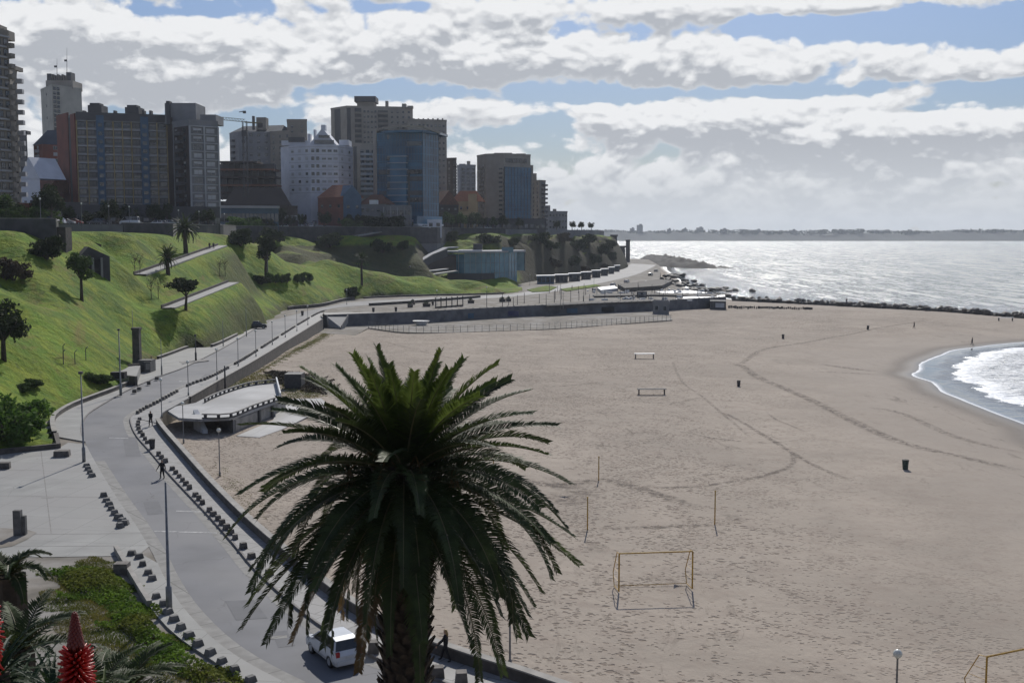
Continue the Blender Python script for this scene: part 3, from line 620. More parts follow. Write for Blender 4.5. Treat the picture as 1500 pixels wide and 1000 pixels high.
rowp=[H(x,y) for x,y in [(396,416),(404,416),(413,416),(421,415),(436,414),(444,414),(453,413)]]
for p in rowp: tree('bush',p,rnd.uniform(2.4,3.1),'knee-high dark shrub in the short row on the green bank','shrub','leafmid','row of shrubs on the bank',name='shrub',wide=.62)
for x,y in [(198,402),(205,403),(322,405),(330,405),(222,440),(232,440)]:
    tree('bare',H(x,y),rnd.uniform(4.5,6),'thin almost leafless sapling staked on the lawn','sapling','leafred','bare saplings on the lawn')
for x,y,h in [(48,573,1.2),(36,577,1.1),(52,568,1),(138,563,1.4),(146,565,1.3),(154,562,1.2)]:
    tree('bush',H(x,y),h,'small leafy flower bed shrub low on the near slope','shrub','leafmid','flower bed shrubs on the near slope',name='shrub',wide=1.3)
for x,y,h in [(300,500,2),(283,505,1.8),(540,372,3),(615,365,3),(640,361,2.6)]: pass
# cliff scrub
cs=[(790,352,9,1.3),(806,362,8,1.3),(826,350,8,1.2),(846,362,10,1.2),(862,352,8,1.2),(880,368,10,1.2),(893,358,8,1.1),(870,382,9,1.1),(838,385,9,1),(812,388,8,1),(895,376,8,1),(856,398,7,1),(884,394,7,1)]
for x,y,h,w_ in cs: tree('bush',H(x,y+6),h*.62,'dark scrub clinging to the cliff above the coast road','scrub','leafdark' if rnd.random()<.7 else 'leafred','scrub on the cliff',name='scrub',wide=w_)
# ---- foreground plants at lower left ----
def rosette(loc,n,L_,w,label,m='leafmid',seed=0,cat='aloe plant',name='aloe_plant',up0=80,up1=10):
    q=random.Random(seed); mb=MB(); 
    for i in range(n):
        a=i*2.4+q.uniform(-.2,.2); u=(i+.5)/n; e=R(up0-(up0-up1)*u); pts=[];x=z=0;LL=L_*q.uniform(.8,1.15); k=7
        for j in range(k+1):
            if j: ee=e-(.9+.5*u)*(j/k)**1.3; x+=math.cos(ee)*LL/k; z+=math.sin(ee)*LL/k
            pts.append((x,z,w*(1-(j/k))**.7))
        vs=[];ca,sa=math.cos(a),math.sin(a)
        for x_,z_,w_ in pts:
            for s_,dz in((-1,.25),(0,-.15),(1,.25)): vs.append((x_*ca-s_*w_*sa,x_*sa+s_*w_*ca,z_+dz*w_))
        fs=[]
        for j in range(k):
            for s_ in(0,1): o=j*3+s_; fs.append((o,o+1,o+4,o+3))
        mb.add(vs,fs)
        for j in range(1,k):   # marginal teeth
            for s_ in(0,2):
                v=Vector(vs[j*3+s_]); c=Vector(vs[j*3+1]); o=(v-c).normalized()*w*.45; t=(Vector(vs[j*3+3+s_])-v)*.18; mb.add([v-t,v+t,v+o],[(0,1,2)])
    return mb
aloeleaf=mat('aloe_leaf',(.03,.055,.02),(.015,.03,.012),.6,5,3,spec=.2,trans=.12,rand=.2)
aloeyellow=mat('aloe_leaf_yellow',(.09,.12,.03),(.05,.075,.02),.6,5,3,spec=.2,trans=.3)  # yellow-green leaf colour of the paler plants
def torch(px,py_tip,Y,Lr,r0,label,seed):
    """aloe plant with one red torch flower; tip at the pixel"""
    tip=P(px,py_tip,Y); base=Vector((tip.x-.05,tip.y,tip.z-Lr-.75)); rt=empty('flowering_aloe',base,0,label,'aloe plant')
    ro=rosette(None,16,.34,.022,'',seed=seed); ro.build('leaves',aloeleaf,rt)
    st=MB(); st.tube([(0,0,0),(.02,0,.35),(.05,0,.75),(.05,0,.75+Lr*.96)],[.016,.013,.012,.004],8); st.build('stalk',M['reddark'],rt)
    q=random.Random(seed); fl=MB(); bd=MB(); n=330
    for i in range(n):
        u=i/n; z=.75+Lr*(u*.99+.0); a=i*2.39996; d=Vector((math.cos(a),math.sin(a),0))
        if u>.6:   # closed buds lying against the spike
            k=(1-u)/.4; l=.02*k+.008; rr=.0025+.0135*k**.8; p=Vector((.05,0,z))+d*rr; e=p+d*.006*k+Vector((0,0,l)); bd.tube([p,p.lerp(e,.5)+d*.003,e],[.0055*(.5+.6*k),.0065*(.5+.6*k),.001],5)
        else:      # open drooping tubes
            k=1-u/.6*.25; l=.042*k+.01*q.random(); p=Vector((.05,0,z))+d*.012; dn=-.95+1.5*u/.6; e1=p+(d+Vector((0,0,dn*.25))).normalized()*l*.5*(r0/.03); e=e1+(d*.6+Vector((0,0,dn))).normalized()*l*.6*(r0/.03); fl.tube([p,e1,e],[.0042,.0052,.0026],6)
    fl.build('flowers',M['red'],rt,True); bd.build('buds',M['reddark'],rt,True)
    return rt
torch(109,897,3.4,.30,.030,'red torch-shaped aloe flower in the foreground, pointed tip at the lower left',1)
torch(-36,835,3.0,.26,.034,'red aloe flower cut off by the left edge of the photo',5)
# low spiky plants across the lower left corner
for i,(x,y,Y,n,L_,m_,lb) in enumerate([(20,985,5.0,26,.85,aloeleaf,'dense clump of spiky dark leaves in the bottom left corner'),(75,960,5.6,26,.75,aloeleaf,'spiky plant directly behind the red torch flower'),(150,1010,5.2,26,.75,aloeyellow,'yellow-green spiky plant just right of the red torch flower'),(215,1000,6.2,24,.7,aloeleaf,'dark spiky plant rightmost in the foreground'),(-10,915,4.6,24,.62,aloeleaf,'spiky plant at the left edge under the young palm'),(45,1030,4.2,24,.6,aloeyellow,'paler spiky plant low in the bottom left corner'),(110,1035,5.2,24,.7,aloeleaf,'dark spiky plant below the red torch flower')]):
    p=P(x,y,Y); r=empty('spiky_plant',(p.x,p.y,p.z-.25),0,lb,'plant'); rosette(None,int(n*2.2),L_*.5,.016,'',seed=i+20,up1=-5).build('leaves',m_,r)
    mb=MB(); mb.tube([(0,0,-1.6),(0,0,.05)],[.09,.06],8); mb.build('stem',M['trunk'],r)
p=P(14,842,9.5); r=empty('young_palm',(p.x,p.y,p.z-2.2),0,'young palm with a few green arching leaves at the left edge','palm tree')
mb=MB(); mb.tube([(0,0,0),(0,0,2.2)],[.2,.14],8); mb.build('trunk',M['trunk'],r)
for i in range(11): frond(.42,R(70-5*i),1.7,26,.12,.009,0,.3,i,.2,.012).build('frond',[M['frond'],M['rachis']],r,False,(0,0,2.2),i*2.4+.3)
for i,(x,y,Y,lb) in enumerate([(190,990,9.,'low palm tuft in the bottom foreground right of the aloes'),(30,935,7.5,'low palm tuft above the corner clump of spiky leaves'),(140,1000,8,'low palm tuft behind the yellow-green spiky plant')]):
    p=P(x,y,Y); r=empty('palm_tuft',(p.x,p.y,p.z-.1),i,lb,'plant')
    for k in range(14): frond(.5,R(72-4.5*k),1.0,26,.13,.008,0,.3,k+i*20,.2,.012).build('frond',[M['frond'],M['rachis']],r,False,(0,0,0),k*2.4+.3)
    mb=MB(); mb.tube([(0,0,-2.4),(0,0,.05)],[.12,.09],8); mb.build('stem',M['trunk'],r)
# ---- ground cover at the lower left bend ----
def cover(name,label,poly_px,n,hf,size,m,cat,z=0,shape=.3,grass=False,zf=None,extent=None):
    poly=[tuple((G(x,y,z) if zf is None else GB(x,y))[:2]) for x,y in poly_px]; xs_=[p[0] for p in poly]; ys_=[p[1] for p in poly]
    X=nr.uniform(min(xs_),max(xs_),n*3); Y=nr.uniform(min(ys_),max(ys_),n*3); k=inside(X,Y,poly); X=X[k][:n];Y=Y[k][:n]; n_=len(X); X=X+.6*np.sin(Y*1.3)+.35*np.sin(Y*3.1+X); Y=Y+.5*np.sin(X*1.7+1)
    d=np.abs(seg_dist(X,Y,[Vector(p) for p in poly+[poly[0]]])); hh=hf(X,Y)*np.clip(d/.8,.1,1)
    Z0=np.full(n_,z,float) if zf is None else zf(X,Y)
    if grass:
        h_=size*nr.uniform(.5,1.3,n_)*np.clip(hh,.3,1); an=nr.uniform(0,6.28,n_); dx,dy=np.cos(an)*.035,np.sin(an)*.035; lx,ly=nr.normal(0,.4,n_)*h_,nr.normal(0,.4,n_)*h_
        vs=np.stack([np.c_[X-dx,Y-dy,Z0],np.c_[X+dx,Y+dy,Z0],np.c_[X+lx,Y+ly,Z0+h_]],1).reshape(-1,3); fs=np.arange(3*n_).reshape(-1,3)
    else:
        c=np.c_[X,Y,Z0+hh*nr.uniform(.0,1,n_)**.4]; u=nr.normal(size=(n_,3)); u[:,2]*=.5; u/=np.linalg.norm(u,axis=1)[:,None]; v=np.cross(u,nr.normal(size=(n_,3))); v/=np.linalg.norm(v,axis=1)[:,None]
        s=size*nr.uniform(.6,1.4,(n_,1)); u*=s; v*=s*shape*1.8; vs=np.stack([c-u,c-v,c+u,c+v],1).reshape(-1,3); fs=np.arange(4*n_).reshape(-1,4)
    o=link(name,npmesh(name,vs,fs,m)); o['kind']='stuff'; tag(o,label,cat); return o
ivy=mat('ground_ivy',(.15,.24,.03),(.055,.11,.016),.85,.7,5,spec=.12,trans=.3,obj=False,c3=(.14,.16,.03),s3=.25)
drygrass=mat('dry_grass',(.22,.20,.05),(.12,.115,.035),.95,.6,5,spec=.1,trans=.3,obj=False,c3=(.1,.13,.03),s3=.2)
hf=lambda X,Y:.18+.5*np.clip(np.sin(X*.9+Y*.5)*np.sin(Y*.7)*.5+.5,0,1)
cover('ground_cover','mass of leafy green ground cover beside the lower left pavement',[(78,842),(128,830),(168,836),(196,862),(222,900),(262,940),(300,967),(345,1003),(300,1010),(230,980),(198,948),(168,922),(148,890),(110,875),(88,862)],15000,hf,.11,ivy,'ground cover')
cover('grass_patch','short yellow-green grass around the ground cover at the lower left',[(62,880),(74,835),(120,818),(166,815),(184,850),(214,903),(262,950),(330,1000),(240,1010),(190,985),(130,950),(84,930)],34000,lambda X,Y:.5+0*X,.2,drygrass,'grass',grass=True)
# ================= walls, lamps and street furniture =================
def wallobj(name,label,cat,mb,m,cap=None,group=None,capname='coping'):
    o=mb.build(name,m); tag(o,label,cat,group)
    if cap: cap.build(capname,M['walltop'],o)
    return o
# near parapet between promenade and sand
pp=offset(outer,.02)
w_=wallobj('parapet','long low stone parapet with its shaded face coloured dark, between the near promenade and the sand','wall',wallalong(pp,.42,-2.6,.72),M['wallstone'],wallalong(pp,.5,.72,.8))  # dark stone carries the face's shade, pale coping the lit top
# sea wall of the beach club terrace and retaining wall on the way there
si=sidx(seaw,473,467); 
wallobj('retaining_wall','stone retaining wall falling from the promenade to the grass strip behind the small beach building','wall',wallalong(seaw[sidx(seaw,278,583):si],.3,-3.4,.16),M['wallstone'],wallalong(seaw[sidx(seaw,278,583):si],.36,.16,.24))
wallobj('sea_wall','long dark sea wall in front of the beach club terrace','wall',wallalong(seaw[si:],.4,-3.6,.45),mat('sea_wall_concrete',(.14,.145,.16),(.08,.083,.092),.9,.4,5,obj=False),wallalong(seaw[si:],.5,.45,.6))
# low wall at the foot of the slope
a0=sidx(foot,80,640);a1=sidx(foot,198,558)
def footwall(a,b,h,label):
    pl=[Vector(p) for p in foot[a:b]]; wallobj('low_wall',label,'wall',wallalong(pl,.45,-.2,h),M['wallstone'],wallalong(pl,.52,h,h+.07))
footwall(a0,a1,.62,'low stone wall curving round the foot of the near green slope')
footwall(sidx(foot,228,528),sidx(foot,284,509),.55,'low stone wall beside the pavement right of the monument column')
footwall(sidx(foot,308,509),sidx(foot,352,490),.6,'low stone wall beside the pavement left of the dark pickup')
footwall(sidx(foot,422,454),sidx(foot,524,438),.9,'dark low wall under the green bank where the coast road bends')
footwall(sidx(foot,524,437),sidx(foot,750,430),.5,'long low kerb wall at the foot of the far green bank')
pl=[Vector(G(x,y)[:2]) for x,y in [(-110,668),(0,665),(86,656),(82,640)]]; wallobj('low_wall','dark edging wall between the bright bushes and the square','wall',wallalong(pl,.5,-.1,.5),M['wallstone'])
for x,y,s_,lb in [(91,668,1.5,'big dark stone block at the corner of the square below the grass'),(6,686,1.1,'dark stone block at the left edge of the square')]:
    p=G(x,y); o=MB().box((0,0,.3),(s_,s_*.7,.6),rz=.1,taper=.94).build('stone_block',M['block'],loc=p,rz=.1); tag(o,lb,'stone block')
# upper street wall
pf=[Vector(p) for p in plate_front]
def uw(a,b,h,label,d=0,zb=18):
    pl=pf[a:b]; wallobj('street_wall',label,'wall',wallalong(pl,.5,zb,PZ+h),M['upwall'],wallalong(pl,.6,PZ+h,PZ+h+.12))
uw(0,4,.5,'dark street wall above the left lawn behind the brown-leaved bush'); uw(4,9,.4,'street wall left of the large bushy palm'); uw(8,13,.6,'long dark stone wall between the car street and the far lawn'); uw(12,17,.5,'dark stone wall along the cliff top towards the point')
# hillside paths with a dark edge
def path(px,wd,label,n):
    hp=[H(x,y) for x,y in px] if n<2 else [P(x,y,Y_) for x,y,Y_ in px]; pts=smoothline(hp,1.5); e0,e1=hp[0],hp[-1]; a=offset(pts,-wd/2); b=offset(pts,wd/2); z=lambda p:e0.z+(e1.z-e0.z)*min(1,max(0,(Vector(p[:2])-e0.xy).length/(e1-e0).xy.length))+.12
    mb=MB(); k=len(pts); zz=[max(z(a[i]),z(b[i])) for i in range(k)]; 
    mb.add([(*a[i],zz[i]) for i in range(k)]+[(*b[i],zz[i]) for i in range(k)]+[(*a[i],zz[i]-.35) for i in range(k)]+[(*b[i],zz[i]-.35) for i in range(k)],[f for i in range(k-1) for f in ((i,k+i,k+i+1,i+1),(i,i+1,2*k+i+1,2*k+i),(k+i,3*k+i,3*k+i+1,k+i+1))]); struct('path',mb,M['concrete'])
    wb=MB()
    for i in range(k-1): wb.bar((*a[i],zz[i]+.2),(*a[i+1],zz[i+1]+.2),.25,.7)
    o=wb.build('path_wall',M['wallstone']); tag(o,label,'wall')
path([(205,403,240),(326,360,312)],2.6,'dark wall along the upper hillside path',2)
path([(246,452,222),(342,414,275)],2.6,'dark wall along the lower hillside path',2)
path([(520,346,458),(545,341,468),(578,335,484)],3.0,'pale edge wall of the walk rising to the car street',2)
# ---- lamps ----
def lampproto(h,label):
    r=empty('globe_lamp',(0,0,0),0,label,'street lamp')
    MB().lathe([(.11,0),(.11,.35),(.06,.45),(.045,h-.25),(.06,h-.22),(.09,h-.18)],n=10).build('pole',M['steel'],r,True)
    rg=.21; MB().lathe([(rg*math.sin(t),h+.0-rg*math.cos(t)) for t in [math.pi*k/10 for k in range(11)]],n=16).build('globe',M['globe'],r,True)
    return r
proto=None
def place(kind_proto,p,label,sc_=1,group=None):
    global proto
    o=copy_tree(kind_proto) if kind_proto.get('used') else kind_proto; kind_proto['used']=1
    o.location=p; o.scale=(sc_,)*3; o['label']=label
    if 'used' in o: pass
    if group: o['group']=group
    return o
lp=lampproto(4.6,'x')
lamps=[(322,697,None,'globe lamp on the sand in front of the small beach building'),(269,649,None,'globe lamp behind the parapet left of the small beach building'),(747,976,None,'globe lamp behind the parapet to the right of the big palm trunk'),
(237,612,.13,'globe lamp beside the walking person at the road bend'),(276,579,.13,'globe lamp at the top of the stone retaining wall'),(318,556,.13,'globe lamp above the middle of the retaining wall'),(349,536,.13,'globe lamp above the sea-side pavement left of the dark pickup row'),(375,522,.13,'globe lamp across the road in front of the dark pickup'),(399,505,.13,'globe lamp on the straight promenade just right of the pickup'),(418,494,.13,'second globe lamp beyond the dark pickup along the promenade'),(435,485,.13,'third globe lamp beyond the dark pickup along the promenade'),(451,476,.13,'fourth globe lamp beyond the dark pickup, before the ramp to the sand')]
for x,y,z,lb in lamps:
    p=GB(x,y) if z is None else G(x,y,z); place(lp,p,lb)
# lamp whose foot is below the frame
p=P(1315,957,0); 
tp=G(1315,957,2.9); place(lp,(tp.x,tp.y,tp.z-4.6),'globe lamp rising from the bottom edge in front of the sand, right of centre')
for x,y,lb in [(508,446,'globe lamp where the lanes split below the tall single palm'),(825,452,'globe lamp on the beach club terrace under the cliff'),(713,441,'globe lamp on the road bend before the glass pavilion'),(640,447,'globe lamp left of the pergola posts'),(776,418,'globe lamp between the glass pavilion and the first beach hut'),(870,425,'globe lamp near the far beach huts'),(978,432,'globe lamp at the seaward end of the club terrace')]:
    place(lp,G(x,y),lb)
for x,y,lb in [(120,330,'globe lamp on the street left of the brick-ended apartment block'),(160,329,'globe lamp on the street in front of the brick-ended block'),(262,330,'globe lamp on the street by the grey corner tower'),(292,331,'globe lamp on the street left of the glass-walled restaurant'),(190,331,'globe lamp on the street under the middle of the brick-ended block'),(329,337,'globe lamp at the top of the street wall by the restaurant'),(399,341,'globe lamp in front of the parked cars on the hill'),(663,333,'globe lamp beside the white base of the glass tower'),(724,331,'globe lamp under the tower with the glass bay'),(60,332,'globe lamp by the low grey shops at far left')]:
    Y={120:262,160:285,262:335,292:352,190:290,329:395,399:455,663:528,724:562,60:225}[x]; place(lp,(XT(x,Y),Y,PZ),lb)
# tall poles
def pole(p,h,label,r0=.11,m='steel',name='tall_pole',fat=True,top=None):
    mb=MB(); mb.lathe([(r0*1.7,0),(r0*1.7,1.4),(r0,1.45),(r0*.55,h)] if fat else [(r0,0),(r0*.7,h)],n=10); o=mb.build(name,M[m],None,True,p); tag(o,label,'pole')
    if top: MB().box((0,0,h+.1),top).build('pole_head',M['darkmetal'],o)
    return o
pole(G(248,893,.125),7.6,'tall steel pole with a thick foot on the lower left pavement')
pole(G(123,676,.01),8.6,'tall steel pole at the kerb beside the square','' or .1,top=(.35,.35,.25))
pole(G(177,579,.12),8.9,'tall steel pole in front of the monument terrace',top=(.3,.3,.2))
pole(H(195,500),5.5,'thin mast behind the monument column',.05,'steel',fat=False)
pole(G(237,549,.12),5.6,'slim pole on the pavement right of the monument column',.07)
pole(G(287,528,.12),4.3,'short thick dark pole on the traffic island',.1,'darkmetal',top=(.3,.3,.3))
pole(GB(330,574),4.0,'stout dark post on the grass strip under the retaining wall',.16,'darkmetal',fat=False)
pole(G(327,507,.12),5,'slim pole on the pavement left of the dark pickup',.06)
pole(G(361,493,.12),6.5,'slim pole on the pavement beside the dark pickup',.06)
pole(H(392,404),7.5,'thick pale post standing under the dark bushy tree',.22,'steel',fat=False)
for x,y,h,lb in [(821,455,8,'tall slim mast on the club terrace below the huts'),(975,440,7,'tall slim mast at the right part of the club terrace'),(1053,437,5,'slim mast at the far right end of the terrace'),(909,442,6,'slim mast near the middle of the club terrace')]:
    pole(G(x,y),h,lb,.07,fat=False)
# traffic island kerb
isl=[G(x,y)[:2] for x,y in [(262,531),(300,527),(306,529),(268,534)]]; struct('kerb',MB().poly([tuple(p) for p in isl],-.1,.14),M['kerb'])
# ---- kerb blocks ----
blk=MB().box((0,0,.2),(.46,.42,.4),taper=.82).mesh('kerb_block',M['block']); blk2=MB().box((0,0,.17),(.62,.44,.36),taper=.7).mesh('stone_block',M['grayblock'])
def blocks(pxs,z,me,name,label,group,jit=.15,s=1,rot=None):
    for x,y in pxs:
        p=G(x,y,z); o=link(name,me,None,p,(rot if rot is not None else 0)+rnd.uniform(-jit,jit),(s*rnd.uniform(.88,1.1),s*rnd.uniform(.88,1.1),s*rnd.uniform(.85,1.1))); tag(o,label,'kerb block',group)
rb=[(203,615),(201,619.5),(200.5,624),(201.5,629),(204,634),(207.5,639),(211,644),(214.5,649),(231,667),(235,671.5),(241,677),(251,688),(256,693.5),(261,699),(266,704.5),(271,710),(276,716),(285,726.5),(290,732),(295,738),(305.5,749),(311,755),(318,761.5),(324,768),(330.5,775),(337,782),(343,789),(355,803),(367,817),(380,830),(393,842)]
blocks([(x+1.5,y) for x,y in rb],.13,blk,'kerb_block','small dark stone cube in the row along the near promenade kerb','kerb blocks on the near promenade',rot=.5)
blocks([(547,955),(641,990),(676,1001)],.13,blk,'kerb_block','dark stone cube at the promenade kerb beside the big palm trunk','kerb blocks by the palm trunk',s=1.45)
pts=along(offset(kerbR,.55)[sidx(kerbR,196,606):sidx(kerbR,478,455)],0,1e9,1.45)
for i,(p,a) in enumerate(pts):
    if i%19 in (14,15,16): continue
    o=link('kerb_block',blk,None,(p.x,p.y,.13),a+rnd.uniform(-.1,.1),(rnd.uniform(.9,1.1),)*3); tag(o,'small dark stone cube in the line along the far straight promenade kerb','kerb block','kerb blocks on the far promenade')
lb_=[(229,875),(240,886),(246,898),(255,909),(265,921),(277,932),(290,945),(308,958),(325,970),(344,983),(367,998)]
blocks(lb_,.125,blk2,'stone_block','wedge-shaped stone in the row along the lower left kerb','wedge stones along the lower left kerb',.5,.9,.7)
blocks([(193,812),(204,817),(209,828),(217,840),(223,849)],.125,blk2,'stone_block','rough stone at the upper end of the lower left pavement','rough stones at the pavement end',.6,.9,.6)
blocks([(127,683),(129,688),(132,693),(135,698)],.01,blk2,'stone_block','wedge stone below the tall pole at the edge of the square','wedge stones below the tall pole',.3,1.0,.5)
blocks([(152,727),(156,734),(160,740),(163,746),(168,753)],.01,blk2,'stone_block','wedge stone in the short row at the right edge of the square','wedge stones at the square edge',.3,1.0,.5)
blocks([(174,760),(179,765),(176,772),(183,768)],.01,blk2,'stone_block','tumbled stone heaped at the road edge of the square','tumbled stones at the road edge',1.5,1.1,.6)
p=G(179,839,.0); tag(MB().box((0,0,.35),(.9,.7,.7)).build('stone_block',M['block'],loc=p),'squat dark cube beside the grass at the top of the lower left pavement','stone block')
for x,y,h,w2,lb in [(27,784,1.9,.55,'taller of two grey concrete posts at the left of the square'),(35,783,1.45,.4,'shorter of two grey concrete posts at the left of the square')]:
    tag(MB().box((0,0,h/2),(w2,w2*.8,h),taper=.97).build('concrete_post',M['grayblock'],loc=G(x,y,0)),lb,'post')
struct('dirt_patch',MB().poly([tuple(G(x,y)[:2]) for x,y in [(-60,770),(0,773),(40,776),(54,780),(40,790),(18,800),(-60,812)]],0,.03,sides=False),M['dirt'])
wallobj('pavement_edging','pale low edging on the left side of the lower left pavement','wall',wallalong(lowL[:sidx(lowL,232,905)],.3,-.05,.42),M['walltop'])
# bins
def bin_(p,s,label,m='darkmetal',lean=0):
    r=empty('litter_bin',p,0,label,'bin'); MB().lathe([(.24*s,0),(.3*s,.9*s)],n=12).build('drum',M[m],r); MB().lathe([(.32*s,.88*s),(.32*s,.95*s),(.1*s,1.0*s)],n=12).build('lid',M['rubber'],r); r.rotation_euler=(lean,lean*.5,0); return r
greenm=mat('bin_green',(.02,.05,.045),(.012,.03,.026),.6,4,3)
M['bingreen']=greenm
bin_(G(223,657,.13),1.05,'black litter bin standing by the promenade kerb between the two walkers')
bin_(GB(1082,565.5),1.0,'dark litter drum alone on the middle of the sand'); bin_(GB(1147,496),1.1,'small dark litter drum on the sand toward the breakwater'); bin_(GB(1271,482.5),1.1,'tiny dark litter drum on the far sand left of a walker','darkmetal',.12)
bin_(GB(1326,688),1.15,'dark green litter drum on the open sand at the right','bingreen')
for x,y,lb in [(443,462,'dark bin at the kerb before the ramp'),(547,457,'pair-like dark bin at the left end of the long terrace bench'),(634,447,'dark bin below the pergola posts'),(580,456,'dark box bin left of the club planters')]: bin_(G(x,y,.1),1.3,lb)
# small pieces on the sand
def table(px,py,w,h,label,top=True):
    p=GB(px,py); r=empty('beach_table',p,.05,label,'table')
    MB().box((0,0,h),(w,.9,.1)).build('table_top',M['white'] if top else M['grayblock'],r)
    for i in(-1,1): MB().box((i*(w/2-.25),0,h/2),(.12,.6,h)).build('leg',M['darkmetal'],r)
table(944,526,4.0,1.1,'long pale table standing on the sand, the upper one'); table(954.5,578,4.4,.9,'long low bench table on the sand, the lower one',False); table(1473,470,4.6,1.0,'pale trestle table far away beside the breakwater at the right edge')
# volleyball posts
for x,y,yt,lb in [(877,703,668,'thin yellow post on the sand, the farthest of the three beside the trampled line'),(860.5,775,727,'thin yellow post at the left end of the trampled line'),(1047,768,718,'thin yellow post at the right end of the trampled line'),(723,705,672,'thin yellow post half hidden by the palm crown')]:
    p=GB(x,y); h=P(x,yt,p.y).z-p.z; o=MB().lathe([(.055,-.3),(.05,h)],n=8).build('net_post',M['yellowpaint'],loc=p,smooth=True); tag(o,lb,'post')
    MB().lathe([(.075,h-.08),(.075,h)],n=8).build('cap',M['yellowpaint'],o)
def goal(A_,B_,h,dep,label):
    """A_,B_ posts on the ground; goal opens towards the camera side"""
    r=empty('beach_goal',A_,0,label,'goal'); a=Vector((0,0,0)); b=B_-A_; n=Vector((-b.y,b.x,0)).normalized()
    if n.y<0: n=-n
    mb=MB(); mb.tube([a,a+Vector((0,0,h))],.055,8); mb.build('post',M['yellowpaint'],r); mb=MB(); mb.tube([b,b+Vector((0,0,h))],.055,8); mb.build('post',M['yellowpaint'],r)
    mb=MB(); mb.tube([a+Vector((0,0,h)),b+Vector((0,0,h))],.055,8); mb.build('crossbar',M['yellowpaint'],r)
    for s in (a,b):
        mb=MB(); q_=s+n*dep*.35; k_=s+n*dep*1.0
        mb.tube([s+Vector((0,0,h)),q_+Vector((0,0,h-.05)),k_+Vector((0,0,h*.35)),s+n*dep*.8+Vector((0,0,.02))],.03,6); mb.tube([s+Vector((0,0,.03)),s+n*dep*.8+Vector((0,0,.03))],.03,6)
        for t in (.25,.5,.72): mb.tube([s+Vector((0,0,h*t)),s.lerp(k_,.9-.2*t)+Vector((0,0,h*(t if t<.4 else t*.98)))],.015,4)
        mb.build('side_frame',M['yellowpaint'],r)
    mb=MB(); mb.tube([a+n*dep*.8+Vector((0,0,.03)),b+n*dep*.8+Vector((0,0,.03))],.025,6); mb.build('back_bar',M['yellowpaint'],r)
A_=GB(906.5,866); B_=GB(1014,862); goal(A_,B_,2.65,1.5,'rusty yellow football goal frame standing on the sand')
A_=GB(1443,1030); B_=GB(1560,1003); goal(A_,B_,2.55,1.4,'yellow goal frame cut off by the bottom right corner')
# ---- small beach building with roof deck ----
zd=.14; zb=zbeach(*G(340,636,-1.9)[:2])
bb=empty('beach_building',tuple(G(350,600,0)[:2])+(zb,),0,'small white-walled beach building with a roof deck and curved dark railings','building'); o_=bb.location
D_=[G(x,y,zd) for x,y in [(286,590),(300,583),(330,572),(368,563),(407,560.5),(411,586),(336,612),(294,614),(262,612),(246,602),(258,595)]]
deck=MB().poly([tuple(p[:2]) for p in D_],zd-.3,zd+.02); local(deck,o_).build('roof_deck',M['plaza'],bb)
fr=[G(336,612,zd),G(407,588,zd)]; wl_=[Vector((p.x,p.y,0)) for p in fr]; inn=(Vector((0,1,0)))*.5
n_b=[ (fr[0].x+.3,fr[0].y+.5),(fr[1].x-.6,fr[1].y+.4),(fr[1].x-.4,fr[1].y+7),(fr[0].x-2.8,fr[0].y+6)]
MBb=MB().poly(n_b,zb-.6,zd-.3); local(MBb,o_).build('wall',mat('beach_building_wall',(.2,.195,.19),(.14,.137,.133),.8,1.2,5),bb)
u=(Vector(n_b[1])-Vector(n_b[0])); Lw=u.length; u.normalize(); nn=Vector((u.y,-u.x))
def on(t,out,z): p=Vector(n_b[0])+u*(Lw*t)+nn*out; return (p.x,p.y,z)
for t,w2,nm,mm in [(.60,.55,'pillar','darkmetal'),(.93,.5,'pillar','darkmetal')]:
    m_=MB().box(on(t,.1,(zb+zd)/2-.1),(w2,.3,zd-zb-.3),rz=math.atan2(u.y,u.x)); local(m_,o_).build(nm,M[mm],bb)
m_=MB().box(on(.3,.02,(zb+zd)/2-.1),(Lw*.5,.12,zd-zb-.7),rz=math.atan2(u.y,u.x)); local(m_,o_).build('shutter',M['white'] if 0 else M['walltop'],bb)
m_=MB().box(on(.76,.02,(zb+zd)/2-.15),(Lw*.22,.12,zd-zb-.6),rz=math.atan2(u.y,u.x)); local(m_,o_).build('shutter',M['walltop'],bb)
def railing(pl,zz,parent,post=1.6,h=.62):
    mb=MB(); wallalong(pl,.22,zz+h-.14,zz+h,mb=mb); local(mb,o_).build('handrail',M['walltop'],parent)
    mb=MB(); wallalong(pl,.16,zz,zz+.16,mb=mb); local(mb,o_).build('rail_base',M['darkmetal'],parent)
    for p,a in along(pl,.2,1e9,post): m2=MB().box((p.x,p.y,zz+h/2),(.35,.2,h-.02),rz=a); local(m2,o_).build('rail_post',M['darkmetal'],parent)
railing(smoothline([G(x,y,zd) for x,y in [(300,590),(314,583),(340,573),(368,565),(403,561)]],1),zd,bb); railing(smoothline([G(x,y,zd) for x,y in [(410,586),(372,599),(337,612),(296,613)]],1),zd,bb)
e1=[G(405,561,zd),G(411,585,zd)]; wb=MB(); wb.bar(Vector(e1[0])+Vector((0,0,.45)),Vector(e1[1])+Vector((0,0,.45)),.18,.9); local(wb,o_).build('end_wall',M['white'],bb)
q1=G(409,575,-1.9); m_=MB().box((q1.x+1.6,q1.y+4,-.6),(2.6,3,2.4)); local(m_,o_).build('store_box',M['darkmetal'],bb)
